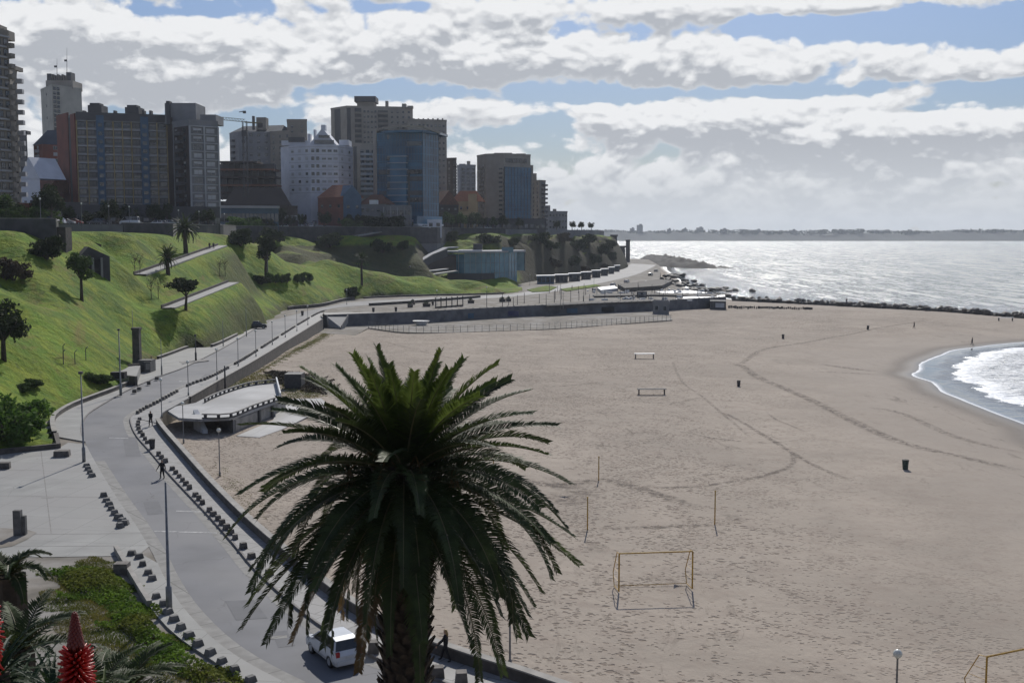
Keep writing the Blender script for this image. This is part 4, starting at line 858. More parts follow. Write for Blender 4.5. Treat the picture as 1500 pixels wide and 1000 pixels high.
# sloping wing wall
a_=G(283,606,.1);b_=G(297,636,-1.9); wm=MB(); t3=Vector((.35,.1,0))
wm.add([a_+Vector((0,0,.5)),b_+Vector((0,0,.55)),b_+Vector((0,0,-.5)),a_+Vector((0,0,-1.8))]+[v+t3*1.6 for v in (a_+Vector((0,0,.5)),b_+Vector((0,0,.55)),b_+Vector((0,0,-.5)),a_+Vector((0,0,-1.8)))],[(0,1,5,4),(3,2,1,0),(4,5,6,7),(1,2,6,5),(0,4,7,3)])
local(wm,o_).build('wing_wall',M['white'],bb)
ap=[G(x,y,-1.72)[:2] for x,y in [(346,638),(400,615),(410,584),(470,583),(482,592),(452,609),(414,628),(380,640)]]
struct('apron',MB().poly([tuple(p) for p in ap],-3,zb+.06),M['plaza'])
# grass and weed strips on the sand side
seaweed=mat('brown_weed',(.075,.055,.03),(.035,.027,.017),.95,.6,5,obj=False)
zfb=lambda X,Y:bz(X,Y)
cover('grass_patch','yellow-green grass strip on the sand under the retaining wall',[(300,585),(330,566),(380,540),(440,506),(476,486),(486,490),(450,510),(410,530),(378,552),(340,580),(310,592)],12000,lambda X,Y:.6+0*X,.32,drygrass,'grass',grass=True,zf=zfb)
cover('grass_patch','green grass around the back of the small beach building',[(330,575),(352,560),(380,548),(440,552),(478,570),(470,584),(414,583),(404,562),(370,565),(340,574)],9000,lambda X,Y:.6+0*X,.35,drygrass,'grass',grass=True,zf=zfb)
cover('dead_weed','brown heap of dead weed on the sand behind the small beach building',[(390,545),(430,548),(470,553),(492,566),(480,578),(440,574),(400,562)],8000,lambda X,Y:.5+0*X,.16,seaweed,'dead weed',zf=zfb)
cover('grass_patch','thin brown grass on the sand beside the near parapet',[(310,672),(345,700),(375,730),(385,760),(362,752),(330,715)],2500,lambda X,Y:.4+0*X,.2,drygrass,'grass',grass=True,zf=zfb)
# footmarks, tyre tracks and weed lines on the sand
trk=bpy.data.materials.new('disturbed_sand'); trk.use_nodes=True; N=trk.node_tree.nodes; L=trk.node_tree.links; b=N['Principled BSDF']; b.inputs['Base Color'].default_value=(.14,.113,.092,1); b.inputs['Roughness'].default_value=.95
g=geo(N); a1_=mr(N,L,nnoise(N,L,g,1.3,6,.75,.8),.44,.62); at=N.new('ShaderNodeAttribute'); at.attribute_name='edge'
al=math_(N,L,'MULTIPLY',a1_,at.outputs['Fac']); tr_=N.new('ShaderNodeBsdfTransparent'); ms=N.new('ShaderNodeMixShader'); L.new(math_(N,L,'MULTIPLY',al,.75),ms.inputs[0]); L.new(tr_.outputs[0],ms.inputs[1]); L.new(b.outputs[0],ms.inputs[2]); L.new(ms.outputs[0],N['Material Output'].inputs[0])
def track(px,w,name='sand_track',st=1.0):
    pts=smoothline([GB(x,y) for x,y in px],1.2); k=len(pts); rows=[offset(pts,-w/2),offset(pts,-w*.2),offset(pts,w*.2),offset(pts,w/2)]; X=np.array([[p.x for p in r] for r in rows]);Y=np.array([[p.y for p in r] for r in rows]); Z=bz(X,Y)+.045
    vs=[(X[j,i],Y[j,i],Z[j,i]) for j in range(4) for i in range(k)]; fs=[(j*k+i,(j+1)*k+i,(j+1)*k+i+1,j*k+i+1) for j in range(3) for i in range(k-1)]
    me=bpy.data.meshes.new(name); me.from_pydata(vs,[],fs); me.materials.append(trk); me.update(); at=me.attributes.new('edge','FLOAT','POINT')
    f=[]; 
    for j in range(4):
        for i in range(k): f.append((0 if j in(0,3) else st)*min(1,i/4,(k-1-i)/4))
    at.data.foreach_set('value',f); o=link(name,me); o['kind']='structure'
track([(1055,532),(1085,536),(1110,552),(1150,568),(1200,592),(1260,622),(1330,650),(1420,672),(1500,690)],2.2)
track([(1030,600),(1060,604),(1095,622),(1140,650),(1190,680),(1250,705)],.9); track([(1000,632),(1050,642),(1130,648),(1180,642)],.6)
track([(1160,660),(1160,680),(1130,692),(1080,702),(1010,712),(940,712),(890,706)],.9); track([(1085,534),(1120,512),(1200,498),(1300,478),(1360,470)],1.6,st=.7)
track([(1200,532),(1250,540),(1290,544)],2.5); track([(1190,545),(1240,546),(1292,549)],1.5); track([(1270,596),(1320,606),(1400,640),(1500,664)],1.8,st=.7); track([(840,782),(870,774),(930,773),(1000,770),(1047,768),(1085,762)],1.1,st=1.2)
track([(700,700),(760,705),(810,712),(850,706),(885,702),(925,712),(980,728),(1030,745)],2.2,st=1.1); track([(1060,750),(1075,758),(1095,764)],2.0,st=1.2); track([(820,580),(900,585),(980,590),(1040,580)],.9,st=.6); track([(985,530),(1000,560),(1040,590),(1100,640)],.7,st=.6)
track([(1000,836),(1030,838),(1065,842)],.6,st=1.1); track([(1090,845),(1130,856),(1200,880)],.6,st=.9); track([(770,695),(800,705),(850,722),(830,735),(780,720)],4,st=.8); track([(930,840),(980,850),(1010,858),(960,862)],2.5,st=.7)
track([(560,500),(640,520),(760,540)],.8,st=.6); track([(700,560),(800,566),(900,560)],1.2,st=.5); track([(1180,700),(1230,720),(1290,716)],.6,st=.6); track([(1120,600),(1135,612),(1160,622),(1180,632)],.5,st=.8)
# ---- breakwater rocks ----
def rockmesh(seed,m):
    bm=bmesh.new(); bmesh.ops.create_icosphere(bm,subdivisions=2,radius=1)
    for v in bm.verts:
        n=noise.noise(v.co*1.1+Vector((seed*7,0,0))); n2=noise.noise(v.co*2.7+Vector((0,seed*5,0))); v.co*=1+.45*n+.18*n2; v.co.z*=.65
        for a in range(3): v.co[a]=max(-.85,min(.85,v.co[a]))
    me=bpy.data.meshes.new('boulder'); bm.to_mesh(me); bm.free(); me.materials.append(m); return me
rocks=[rockmesh(i,M['rock']) for i in range(6)]
bwl=smoothline([G(x,y,-2.8) for x,y in [(1075,438),(1160,442),(1300,449),(1400,455),(1500,463),(1600,472)]],2)
Lb=sum((b-a).length for a,b in zip(bwl,bwl[1:]))
for p,a in along(bwl,0,1e9,1.15):
    near=1-(p.y-330)/110
    for k in range(1 if rnd.random()<.15 else 2):
        o=link('boulder',rocks[rnd.randrange(6)],None,(p.x+rnd.uniform(-1,1),p.y+rnd.uniform(-2.2,2.0),-2.7+rnd.uniform(-.4,.7)),rnd.uniform(0,6),(rnd.uniform(.7,1.5),rnd.uniform(.6,1.2),rnd.uniform(.7,1.3))); tag(o,'dark boulder of the long breakwater between sand and sea','boulder','breakwater boulders')
wallobj('breakwater_core','flat concrete core of the breakwater between the boulders','breakwater',wallalong([Vector(p) for p in bwl],2.4,-4.5,-2.5),M['rock'])
for cx,cy,n,sx,sy,s,z_ in [(1012,425,22,7,3,1.5,-2.7),(1035,424,20,7,3,1.4,-2.8),(985,412,16,7,8,1.7,-2.6),(1000,418,14,6,5,1.5,-2.8),(975,404,14,5,12,1.8,-2.6),(1052,432,12,5,3,1.2,-2.8)]:
    c=G(cx,cy,-3)
    for k in range(n):
        o=link('boulder',rocks[rnd.randrange(6)],None,(c.x+rnd.gauss(0,sx),c.y+rnd.gauss(0,sy),z_+rnd.uniform(-.5,.4)),rnd.uniform(0,6),(s*rnd.uniform(.8,1.7),s*rnd.uniform(.8,1.4),s*rnd.uniform(.6,1.1))); tag(o,'dark wet rock off the seaward end of the club terrace','boulder','shore rocks by the terrace')
# headland
def hl(X,Y):
    c=smoothline([G(950,378,-3),G(985,384,-3),G(1010,389,-3),G(1042,391,-3)],10); d=np.abs(seg_dist(X,Y,c)); t=np.clip((G(1046,391,-3).x-X)/45,0,1)
    rn=np.array([[noise.noise(Vector((x_*.22,y_*.1,1)))*3.2+noise.noise(Vector((x_*.6,y_*.3,5)))*1.6 for x_,y_ in zip(r1,r2)] for r1,r2 in zip(X,Y)]); n=rn+np.sin(X*.3)*np.sin(Y*.11+X*.07)*1.2+np.sin(X*.9+1)*np.sin(Y*.4)*.7
    return -5+(9.0*t**.6+1.5)*np.clip(1.15-(d/26)**2,-.3,1)+n*np.clip(1-d/28,0,1)
rockground=mat('rocky_ground',(.035,.03,.026),(.012,.012,.012),.9,.15,8,bump=.8,bscale=.8,bdist=.5,obj=False)
gridmesh('headland',np.arange(90,185,1.5),np.arange(780,1080,3),hl,rockground,None,lambda X,Y,Z:Z>-4.6)
# far coast
def fc(X,Y):
    t=np.clip((Y-4250)/120,0,1); return SEA-1+t*(31+5*np.sin(X*.004)+3*np.sin(X*.019+1)+2.2*np.sin(X*.061)+2*np.sin(X*.13+2)+1.2*np.sin(X*.31))
gridmesh('distant_coast',np.r_[np.arange(-600,3800,12.)],np.r_[np.arange(4200,4420,30.),np.array([4600,5200.])],fc,mat('distant_land',(.05,.06,.055),(.03,.035,.032),.95,.01,4,obj=False))
fw=[];X_=nr.uniform(150,3600,5200); blobs_=[(x,4360+nr.uniform(0,60),24+5*abs(math.sin(x*.006))+nr.uniform(0,5),nr.uniform(9,20),8,nr.uniform(5,10)) for x in X_[:700]]
vs,fs=leafcloud(blobs_,15000,4.2); o=link('distant_wood',npmesh('distant_wood',vs,fs,M['leafdark'])); o['kind']='stuff'; tag(o,'tree-covered shore far across the bay','wood')
for x,yt,w2,lb in [(937,329.5,8,'tallest block on the distant shore across the bay'),(926,334.5,6,'lower block beside the tallest one on the distant shore'),(1025,333.5,9,'wide block on the distant shore right of the tallest one'),(1003,335,5,'small distant block on the far shore before the wide one'),(980,335.5,5,'thin distant block between the tallest and the wide one'),(1060,335.5,8,'flat distant block on the far shore beyond the wide one'),(1110,336.5,7,'distant block on the far shore left of the middle of the sea'),(1162,337,6,'distant block standing alone near the middle of the far shore'),(1230,337,10,'low long distant block right of the middle of the far shore'),(1332,338,8,'distant block on the far shore toward the right edge')]:
    Y=4400; h=P(x,yt,Y).z; W_=w2*Y/F; o=MB().box((0,0,h/2),(W_,25,h)).box((W_*.15,0,h+2),(W_*.4,12,4)).build('distant_block',M['grayblock'],loc=(XT(x,Y),Y,0)); tag(o,lb,'building')
# ================= buildings on the hill =================
def wm(name,c,c2=None,s=.25,**k): return mat(name,c,c2 or [q*.8 for q in c],.85,s,5,obj=False,**k)
WIN=mat('facade_glass',(.035,.045,.06),(.018,.024,.034),.12,.5,2,spec=.8,rand=.5)
SHUT=mat('roller_shutter',(.23,.225,.22),(.17,.165,.16),.7,1,3,rand=.3)
SHUTB=mat('pale_shutter',(.4,.41,.43),(.32,.33,.35),.7,1,3,rand=.15)
def unitwin(name,mode,frame,shut):
    mb=MB(); t=.06
    for (c,d) in (((0,.03,.5-t/2),(1,.1,t)),((0,.03,-.5+t/2),(1,.14,t)),((-.5+t/2,.03,0),(t,.1,1-2*t)),((.5-t/2,.03,0),(t,.1,1-2*t)),((0,.02,0),(.035,.06,1-2*t))): mb.box(c,d,1)
    mb.box((0,.0,0),(1-2*t,.03,1-2*t),0)
    if mode==1: mb.box((0,.028,.22),(1-2*t,.03,.56-2*t),2)
    if mode==2: mb.box((0,.028,0),(1-2*t,.03,1-2*t),2)
    return mb.mesh(name,[WIN,frame,shut])
FR_D=mat('dark_frame',(.06,.06,.065),(.04,.04,.045),.6,3,2); FR_L=mat('light_frame',(.3,.3,.3),(.24,.24,.24),.6,3,2)
winsets={'dark':[unitwin('window',0,FR_D,SHUT),unitwin('window',1,FR_D,SHUT),unitwin('window',2,FR_D,SHUT)],
 'light':[unitwin('window',0,FR_L,SHUTB),unitwin('window',1,FR_L,SHUTB),unitwin('window',2,FR_L,SHUTB)],
 'glass':[unitwin('window',0,FR_D,WIN)]}
class Bld:
    def __init__(s,label,pts,ztop,zb=PZ,m=None,name='apartment_building',cat='building',depth=16,roof=True,poly=None):
        """pts: visible front corners [(px,Y)...] left to right; body runs back by depth"""
        s.c=[Vector((XT(x,Y,30),Y)) for x,Y in pts]; s.zb=zb; s.zt=ztop; a,b=s.c[0],s.c[-1]
        mid=(a+b)/2; s.o=Vector((mid.x,mid.y,zb)); s.r=empty(name,s.o,0,label,cat); back=Vector((mid.x/mid.y*1.03,1)).normalized()*depth
        s.pl=[tuple(p) for p in s.c]+[tuple(b+back),tuple(a+back)]
        s.m=m; w=MB().poly(s.pl,zb-4,ztop); local(w,s.o).build('wall',m,s.r)
        s.w=[]; s.bal=[]
        if roof: 
            pr=MB(); n=len(s.pl)
            ctr=Vector((sum(p[0] for p in s.pl)/n,sum(p[1] for p in s.pl)/n))
            ring=[Vector(p) for p in s.pl]; ring.append(ring[0]); wallalong(ring,.3,ztop-.02,ztop+.75,mb=pr); local(pr,s.o).build('parapet',m,s.r)
    def fbox(s,i,t0,t1,z0,z1,out,name='wall_panel',m=None,inn=.05):
        a,b=s.c[i],s.c[i+1]; u=(b-a); L_=u.length; u.normalize(); n=Vector((u.y,-u.x)); c=a+u*(L_*(t0+t1)/2)+n*(out-inn)/2
        mb=MB().box((c.x,c.y,(z0+z1)/2),(L_*(t1-t0),out+inn,z1-z0),rz=math.atan2(u.y,u.x)); return local(mb,s.o).build(name,m or s.m,s.r)
    def slabs(s,i,n,z0,z1,out,th=.25,m=None,t0=0,t1=1,name='floor_slab'):
        for k in range(n+1): s.fbox(i,t0,t1,z0+(z1-z0)*k/n-th/2,z0+(z1-z0)*k/n+th/2,out,name,m)
    def fins(s,i,ts,z0,z1,out,w=.3,m=None,name='pilaster'):
        L_=(s.c[i+1]-s.c[i]).length
        for t in ts: s.fbox(i,t-w/2/L_,t+w/2/L_,z0,z1,out,name,m)
    def wins(s,i,nx,ny,z0,z1,ww,wh,style='dark',t0=0,t1=1,out=.05,pr=(.5,.25,.25),skip=None,dz=0):
        a,b=s.c[i],s.c[i+1]; u=(b-a); L_=u.length; u.normalize(); n=Vector((u.y,-u.x)); an=math.atan2(u.y,u.x)+math.pi; ms=winsets[style]
        for k in range(ny):
            for j in range(nx):
                if skip and skip(j,k): continue
                t=t0+(t1-t0)*(j+.5)/nx; p=a+u*(L_*t)+n*out; z=z0+(z1-z0)*(k+.5)/ny+dz; r_=rnd.random(); me=ms[0] if len(ms)==1 or r_<pr[0] else ms[1] if r_<pr[0]+pr[1] else ms[2]
                s.w.append((p.x,p.y,z,an,ww,wh,me))
    def balc(s,i,nx,ny,z0,z1,w,dep,t0=0,t1=1,h=1.0,m=None):
        a,b=s.c[i],s.c[i+1]; u=(b-a); L_=u.length; u.normalize(); n=Vector((u.y,-u.x)); an=math.atan2(u.y,u.x)+math.pi
        key=m.name if m else s.m.name
        if key not in Bld.bm:
            mb=MB().box((0,.5,-.06),(1,1,.16)); mb.box((0,.97,.5),(1,.06,.9)).box((-.48,.5,.5),(.04,1,.9)).box((.48,.5,.5),(.04,1,.9)); Bld.bm[key]=mb.mesh('balcony',m or s.m)
        for k in range(ny):
            for j in range(nx):
                p=a+u*(L_*(t0+(t1-t0)*(j+.5)/nx)); z=z0+(z1-z0)*k/ny; s.bal.append((p.x,p.y,z,an,w,dep,h,Bld.bm[key]))
    bm={}
    def box(s,px0,px1,Y,y0,y1,dep,name='roof_room',m=None,zt=None):
        """box placed by its pixel extent at distance Y"""
        x0,x1=XT(px0,Y,35),XT(px1,Y,35); z1=ZT(y0,Y); z0=ZT(y1,Y) if y1 else s.zt
        mb=MB().box(((x0+x1)/2,Y+dep/2,(z0+z1)/2),(x1-x0,dep,z1-z0)); return local(mb,s.o).build(name,m or s.m,s.r)
    def add(s,mb,name,m): return local(mb,s.o).build(name,m,s.r)
    def done(s):
        def put(lst,name,f):
            lst=sorted(lst,key=lambda w:w[1]); 
            for w in lst[:100 if len(lst)<=100 else 99]:
                o=link(name,w[-1],s.r); o.location=(w[0]-s.o.x,w[1]-s.o.y,w[2]-s.o.z); o.rotation_euler=(0,0,w[3]); o.scale=f(w)
            if len(lst)>100:
                mb=MB(); mats=[]
                for w in lst[99:]:
                    me=w[-1]; sc3=f(w); R3=Matrix.Rotation(w[3],3,'Z')
                    for q_ in me.materials:
                        if q_ not in mats: mats.append(q_)
                    n0=len(mb.v); mb.v.extend([tuple(R3@Vector((v.co.x*sc3[0],v.co.y*sc3[1],v.co.z*sc3[2]))+Vector((w[0],w[1],w[2]))-s.o) for v in me.vertices])
                    for p in me.polygons: mb.f.append(tuple(i+n0 for i in p.vertices)); mb.m.append(mats.index(me.materials[p.material_index]))
                o=mb.build(name,mats,s.r); o['kind']='stuff'
        put(s.w,'window',lambda w:(w[4],1,w[5])); put(s.bal,'balcony',lambda w:(w[4],w[5],w[6])); return s
def gable(mb,a,b,dep,z0,z1,over=.3,mi=0,hip=0,axis='x'):
    """pitched roof over the rectangle a-b (front edge) going back dep; ridge parallel to front"""
    u=(b-a).normalized(); n=Vector((u.y,-u.x)); a2=a-u*over+n*over; b2=b+u*over+n*over; c2=b+u*over-n*(dep+over); d2=a-u*over-n*(dep+over)
    if axis=='x': r0=(a2+d2)/2+u*hip; r1=(b2+c2)/2-u*hip; fs=[(0,1,5,4),(2,3,4,5),(1,2,5),(3,0,4),(3,2,1,0)]
    else: r0=(a2+b2)/2-n*hip; r1=(c2+d2)/2+n*hip; fs=[(1,2,5,4),(3,0,4,5),(0,1,4),(2,3,5),(3,2,1,0)]
    mb.add([(*a2,z0),(*b2,z0),(*c2,z0),(*d2,z0),(*r0,z1),(*r1,z1)],fs,mi); return mb
beige=wm('wall_beige',(.29,.262,.225)); beiged=wm('wall_dull_beige',(.22,.20,.17)); grey=wm('wall_grey',(.20,.205,.215)); greyd=wm('wall_dark_grey',(.08,.08,.084)); white=wm('wall_white',(.58,.60,.65),(.48,.50,.55)); brick=wm('wall_brick',(.20,.065,.042),(.14,.05,.035)); tan=wm('wall_tan',(.46,.34,.19)); darkbr=wm('wall_dark_brown',(.05,.036,.03)); blueg=wm('wall_blue_grey',(.07,.13,.20),(.05,.10,.16)); tile=wm('roof_tile_brown',(.17,.07,.04),(.11,.05,.03),s=1.2); tileo=wm('roof_tile_orange',(.42,.15,.06),(.3,.11,.05),s=1.2); slate=wm('roof_slate',(.06,.07,.085),(.045,.052,.063)); ochre=wm('ochre_trim',(.38,.30,.15)); lightg=wm('light_panel',(.36,.37,.39))
# B1 leftmost tower
b=Bld('tall curved apartment tower with stacked balconies at the left edge of the photo',[(-75,278),(2,272),(22,276)],ZT(50,276),m=beiged,depth=16)
Z0,Z1=PZ+3,ZT(55,276); b.slabs(0,17,Z0,Z1,.7,.45,lightg); b.wins(0,6,17,Z0,Z1,2.0,1.5,t0=.25,t1=1,pr=(.6,.2,.2)); b.slabs(1,17,Z0,Z1,.5,.35,lightg); b.wins(1,2,17,Z0,Z1,1.2,1.5); b.balc(1,1,17,Z0,Z1,1.3,1.6,.82,1.0)
b.box(-40,4,281,34,None,6); b.box(4,15,281,42,None,6)
b.done()
b=Bld('stepped side wing of the leftmost tower with balconies projecting against the sky',[(22,281),(32,286)],ZT(102,284),m=beiged,depth=14)
Z1=ZT(105,284); b.wins(0,1,14,PZ+2,Z1,1.0,1.5); b.balc(0,1,14,PZ+2,Z1,1.5,1.5,.6,1.25,m=lightg)
b.box(23,28,284,96,None,5); b.done()
# B2
b=Bld('narrow dark block glimpsed behind the leftmost tower',[(33,430),(44,425)],ZT(196,428),m=greyd,depth=14); b.wins(0,2,10,PZ+4,ZT(200,428),1.0,1.5); b.box(35,41,428,191,None,5); b.done()
# B3 tower with masts
b=Bld('tall pale tower with dark rooftop tanks and two antenna masts',[(67,548),(83,530),(126,545)],ZT(128,535),m=wm('wall_tower_pale',(.42,.40,.34)),depth=18)
b.wins(1,2,11,ZT(200,535),ZT(128,535),1.6,1.5,t0=.02,t1=.26,pr=(.8,.1,.1)); b.wins(0,1,3,ZT(180,535),ZT(128,535),1.0,1.2)
b.box(74,113,540,118,None,12,m=beige); 
for x0,x1,y0 in [(76,82,108),(104,111,106)]: b.box(x0,x1,540,y0,118,5,'water_tank',greyd)
for i in range(6): b.box(84+i*3.3,86+i*3.3,541,109+(i%2)*1.5,118,2,'chimney',greyd)
for x,yt in ((83.5,86),(98,70)):
    p=P(x,112,542); q_=P(x,yt,542); mb=MB(); mb.tube([p,q_],[.16,.05],6); mb.box((q_.x-.8,q_.y,q_.z*.55+p.z*.45),(1.2,.5,.9)); b.add(mb,'antenna_mast',M['darkmetal'])
b.done()
# B4 brick gabled block
b=Bld('dark red brick block with a slate mansard roof beside the tall pale tower',[(53,432),(66,425),(90,430)],ZT(212,428),m=brick,depth=14,roof=False)
b.wins(0,1,6,ZT(262,428),ZT(212,428),1.5,1.2,'light',pr=(.2,.3,.5)); b.balc(0,1,5,ZT(255,428),ZT(215,428),2.4,1,m=lightg); b.wins(1,1,5,ZT(258,428),ZT(212,428),1.8,1.3,'light',t0=.55,t1=1)
mb=MB(); gable(mb,b.c[0],b.c[2],15,ZT(212,428),ZT(187,428),.3,0,1.5); b.add(mb,'mansard_roof',slate); b.done()
# B5 gabled houses
b=Bld('white gable-walled house low behind the leftmost tower',[(31,360),(60,356)],ZT(262,358),m=white,depth=10,name='house',roof=False); mb=MB(); gable(mb,b.c[0],b.c[1],10,ZT(262,358),ZT(230,358),.2,0,0,'y'); b.add(mb,'roof',white); b.wins(0,2,1,PZ+6,PZ+9,1,1.2); b.done()
b=Bld('beige gable wall of a small house against the brick-ended apartment block',[(70,395),(91,392)],ZT(262,393),m=tan,depth=12,name='house',roof=False); mb=MB(); gable(mb,b.c[0],b.c[1],12,ZT(262,393),ZT(238,393),.2,0,0,'y'); b.add(mb,'roof',tile); b.done()
b=Bld('dark brown house with a steep roof between the two gable walls',[(45,380),(72,376)],ZT(282,378),m=darkbr,depth=10,name='house',roof=False); mb=MB(); gable(mb,b.c[0],b.c[1],10,ZT(282,378),ZT(246,378),.2); b.add(mb,'roof',tile); b.wins(0,3,2,PZ+5,ZT(285,378),1,1.1,'light'); b.done()
# B6 brick-ended apartment block
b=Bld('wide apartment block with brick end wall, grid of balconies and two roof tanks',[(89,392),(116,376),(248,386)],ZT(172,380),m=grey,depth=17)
Zt=ZT(178,380); Zb=PZ+4.5
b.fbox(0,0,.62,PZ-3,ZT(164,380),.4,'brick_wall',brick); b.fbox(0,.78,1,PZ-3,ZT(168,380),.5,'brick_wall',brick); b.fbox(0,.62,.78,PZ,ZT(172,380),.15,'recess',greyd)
b.fbox(1,0,1,ZT(178,380),ZT(166,380),.9,'roof_band',greyd)
cols_=[0,.115,.215,.30,.40,.50,.60,.70,.79,.885,1]
b.slabs(1,11,Zb,Zt,.8,.4,lightg); b.fins(1,[0.003,.115,.40,.50,.60,.885,.997],Zb,Zt,1.0,.35,ochre); 
for t0,t1 in((.215,.30),(.70,.79)): b.fbox(1,t0,t1,PZ,ZT(170,380),.95,'blue_stair_tower',blueg)
for t0,t1,n in((0,.215,2),(.30,.70,4),(.79,1,2)): b.wins(1,n,11,Zb,Zt,2.4,1.7,t0=t0,t1=t1,pr=(.45,.3,.25),dz=.2)
b.balc(1,1,11,Zb+.3,Zt+.3,.9,.9,.30,.40,m=beige) if 0 else None
for k in range(11):
    z=Zb+(Zt-Zb)*(k+.5)/11; b.fbox(1,.235,.28,z-.6,z+.6,1.0,'stair_window',WIN); b.fbox(1,.72,.77,z-.6,z+.6,1.0,'stair_window',WIN)
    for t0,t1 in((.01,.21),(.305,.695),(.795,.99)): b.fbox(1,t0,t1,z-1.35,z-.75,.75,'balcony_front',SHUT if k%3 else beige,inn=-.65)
for x0,x1 in((133,153),(187,207)): b.box(x0,x1,382,154 if x0<150 else 157,None,6,'water_tank',greyd); b.box(x0+3,x1-3,383,151 if x0<150 else 154,160,4,'water_tank',greyd)
for x in (125,170,212,222): b.box(x,x+3,384,162,None,2,'chimney',greyd)
b.done()
# B7 corner tower
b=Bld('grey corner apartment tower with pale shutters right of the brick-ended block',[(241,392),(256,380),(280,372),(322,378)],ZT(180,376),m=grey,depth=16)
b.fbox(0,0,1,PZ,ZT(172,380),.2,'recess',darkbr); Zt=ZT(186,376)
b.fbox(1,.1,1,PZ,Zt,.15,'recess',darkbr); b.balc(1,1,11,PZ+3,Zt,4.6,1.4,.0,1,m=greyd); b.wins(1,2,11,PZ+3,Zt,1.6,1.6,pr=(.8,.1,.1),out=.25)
b.slabs(2,11,PZ+3,Zt,.45,.35,lightg); b.wins(2,2,11,PZ+3,Zt,3.0,1.6,'light',pr=(.35,.25,.4),t0=.05,t1=.95); b.fins(2,[.01,.5,.99],PZ+3,Zt,.6,.5,lightg)
b.box(245,290,382,151,None,12,m=grey); b.box(247,252,381,148,None,3,'chimney',greyd); b.box(262,288,383,154,162,8,'roof_tank',greyd); b.box(296,319,379,168,None,10,m=grey); b.done()
# B8 construction
b=Bld('unfinished brown concrete building with open floors and scaffold',[(322,490),(402,494)],ZT(292,464),m=darkbr,depth=16,name='construction_site',cat='building',roof=False)
for i,(y0,x0,x1) in enumerate([(236,322,378),(247,321,402),(258,320,404),(270,320,405),(281,322,405)]): 
    b.box(x0,x1,490,y0,y0+2.6,12,'floor_slab',tile if i%2 else darkbr); 
    for x in range(int(x0)+3,int(x1),9): b.box(x,x+1.3,491,y0+2.6,y0+(11 if y0<281 else 12),.8,'column',greyd)
b.box(322,403,500,240,292,4,'back_wall',greyd); b.done()
p=P(361,300,470); top=P(361,163,470)
r=empty('tower_crane',(p.x,p.y,PZ),0,'dark tower crane rising from the unfinished building','crane'); mb=MB(); h=top.z-PZ
for sx in(-.8,.8):
    for sy in(-.8,.8): mb.bar((sx,sy,0),(sx,sy,h-4),.22)
n=int(h/2)
for k in range(n-2):
    s=1 if k%2 else -1; mb.bar((-.8*s,-.8,k*2),(.8*s,-.8,k*2+2),.14); mb.bar((-.8,-.8*s,k*2),(-.8,.8*s,k*2+2),.14); mb.bar((.8,-.8*s,k*2),(.8,.8*s,k*2+2),.14)
mb.build('mast',M['darkmetal'],r); mb=MB().box((0,0,h-9),(2.2,2.2,2.4)); mb.build('cab',M['darkmetal'],r)
zj=P(361,179,470).z-PZ; mb=MB(); x1=(XT(303,470)-p.x)
for k in range(14):
    a=x1*k/14;c=x1*(k+1)/14; z_=zj+1.6*k/14; z2=zj+1.6*(k+1)/14; mb.bar((a,0,z_),(c,0,z2),.2); mb.bar((a,.9,z_+1.2),(c,.9,z2+1.2),.16); mb.bar((a,0,z_),((a+c)/2,.9,z_+1.2),.12); mb.bar(((a+c)/2,.9,z_+1.2),(c,0,z2),.12)
mb.bar((0,0,zj),(7,0,zj-.5),.5); mb.build('jib',wm('crane_yellow',(.18,.15,.07)),r); MB().box((6.5,0,zj-1.4),(2,1.2,1.8)).build('counterweight',M['darkmetal'],r)
MB().box((0,0,h-.4),(1.2,1,1.0)).bar((0,0,h),(-2.2,0,h-.4),.3).build('mast_head',M['darkmetal'],r)
# B9
b=Bld('grey block with a dark mansard roof and chimneys behind the crane',[(339,560),(352,548),(412,552)],ZT(193,550),m=grey,depth=18,roof=False)
b.wins(1,5,7,ZT(260,550),ZT(193,550),1.4,1.5,t0=.02,t1=.95); mb=MB(); gable(mb,b.c[0],b.c[2],18,ZT(193,550),ZT(180,550),.3,0,3); b.add(mb,'mansard_roof',slate)
b.box(378,392,556,172,190,6,m=beiged); b.box(372,375,555,170,190,2,'chimney',greyd); b.balc(0,1,6,ZT(250,550),ZT(198,550),3,1.3,m=greyd); b.done()
b=Bld('brown-grey block between the mansard block and the white building',[(398,548),(428,542)],ZT(194,545),m=beiged,depth=14); b.wins(0,3,9,ZT(270,545),ZT(196,545),1.2,1.4); b.done()
# B10 restaurant
b=Bld('dark thatched low hall behind the glass-walled restaurant',[(330,466),(424,470)],ZT(300,468),m=darkbr,depth=12,name='low_hall',roof=False); mb=MB(); gable(mb,b.c[0],b.c[1],12,ZT(300,468),ZT(274,468),.6,0,4); b.add(mb,'roof',darkbr); b.done()
b=Bld('flat-roofed glass-walled restaurant on the street with blue panes',[(322,438),(408,446)],ZT(304,442),m=blueg,depth=10,name='restaurant'); b.wins(0,14,1,PZ+.4,ZT(305,442),1.4,3.2,'glass'); b.fbox(0,-.01,1.01,ZT(305,442),ZT(301.5,442),1.6,'canopy',M['white'] if 0 else lightg); b.done()
b=Bld('low brown pavilion at the corner before the parked cars',[(408,468),(436,472)],ZT(304,470),m=darkbr,depth=9,name='low_hall'); b.wins(0,5,1,PZ+1,ZT(307,470),1.2,2,'light'); b.done()
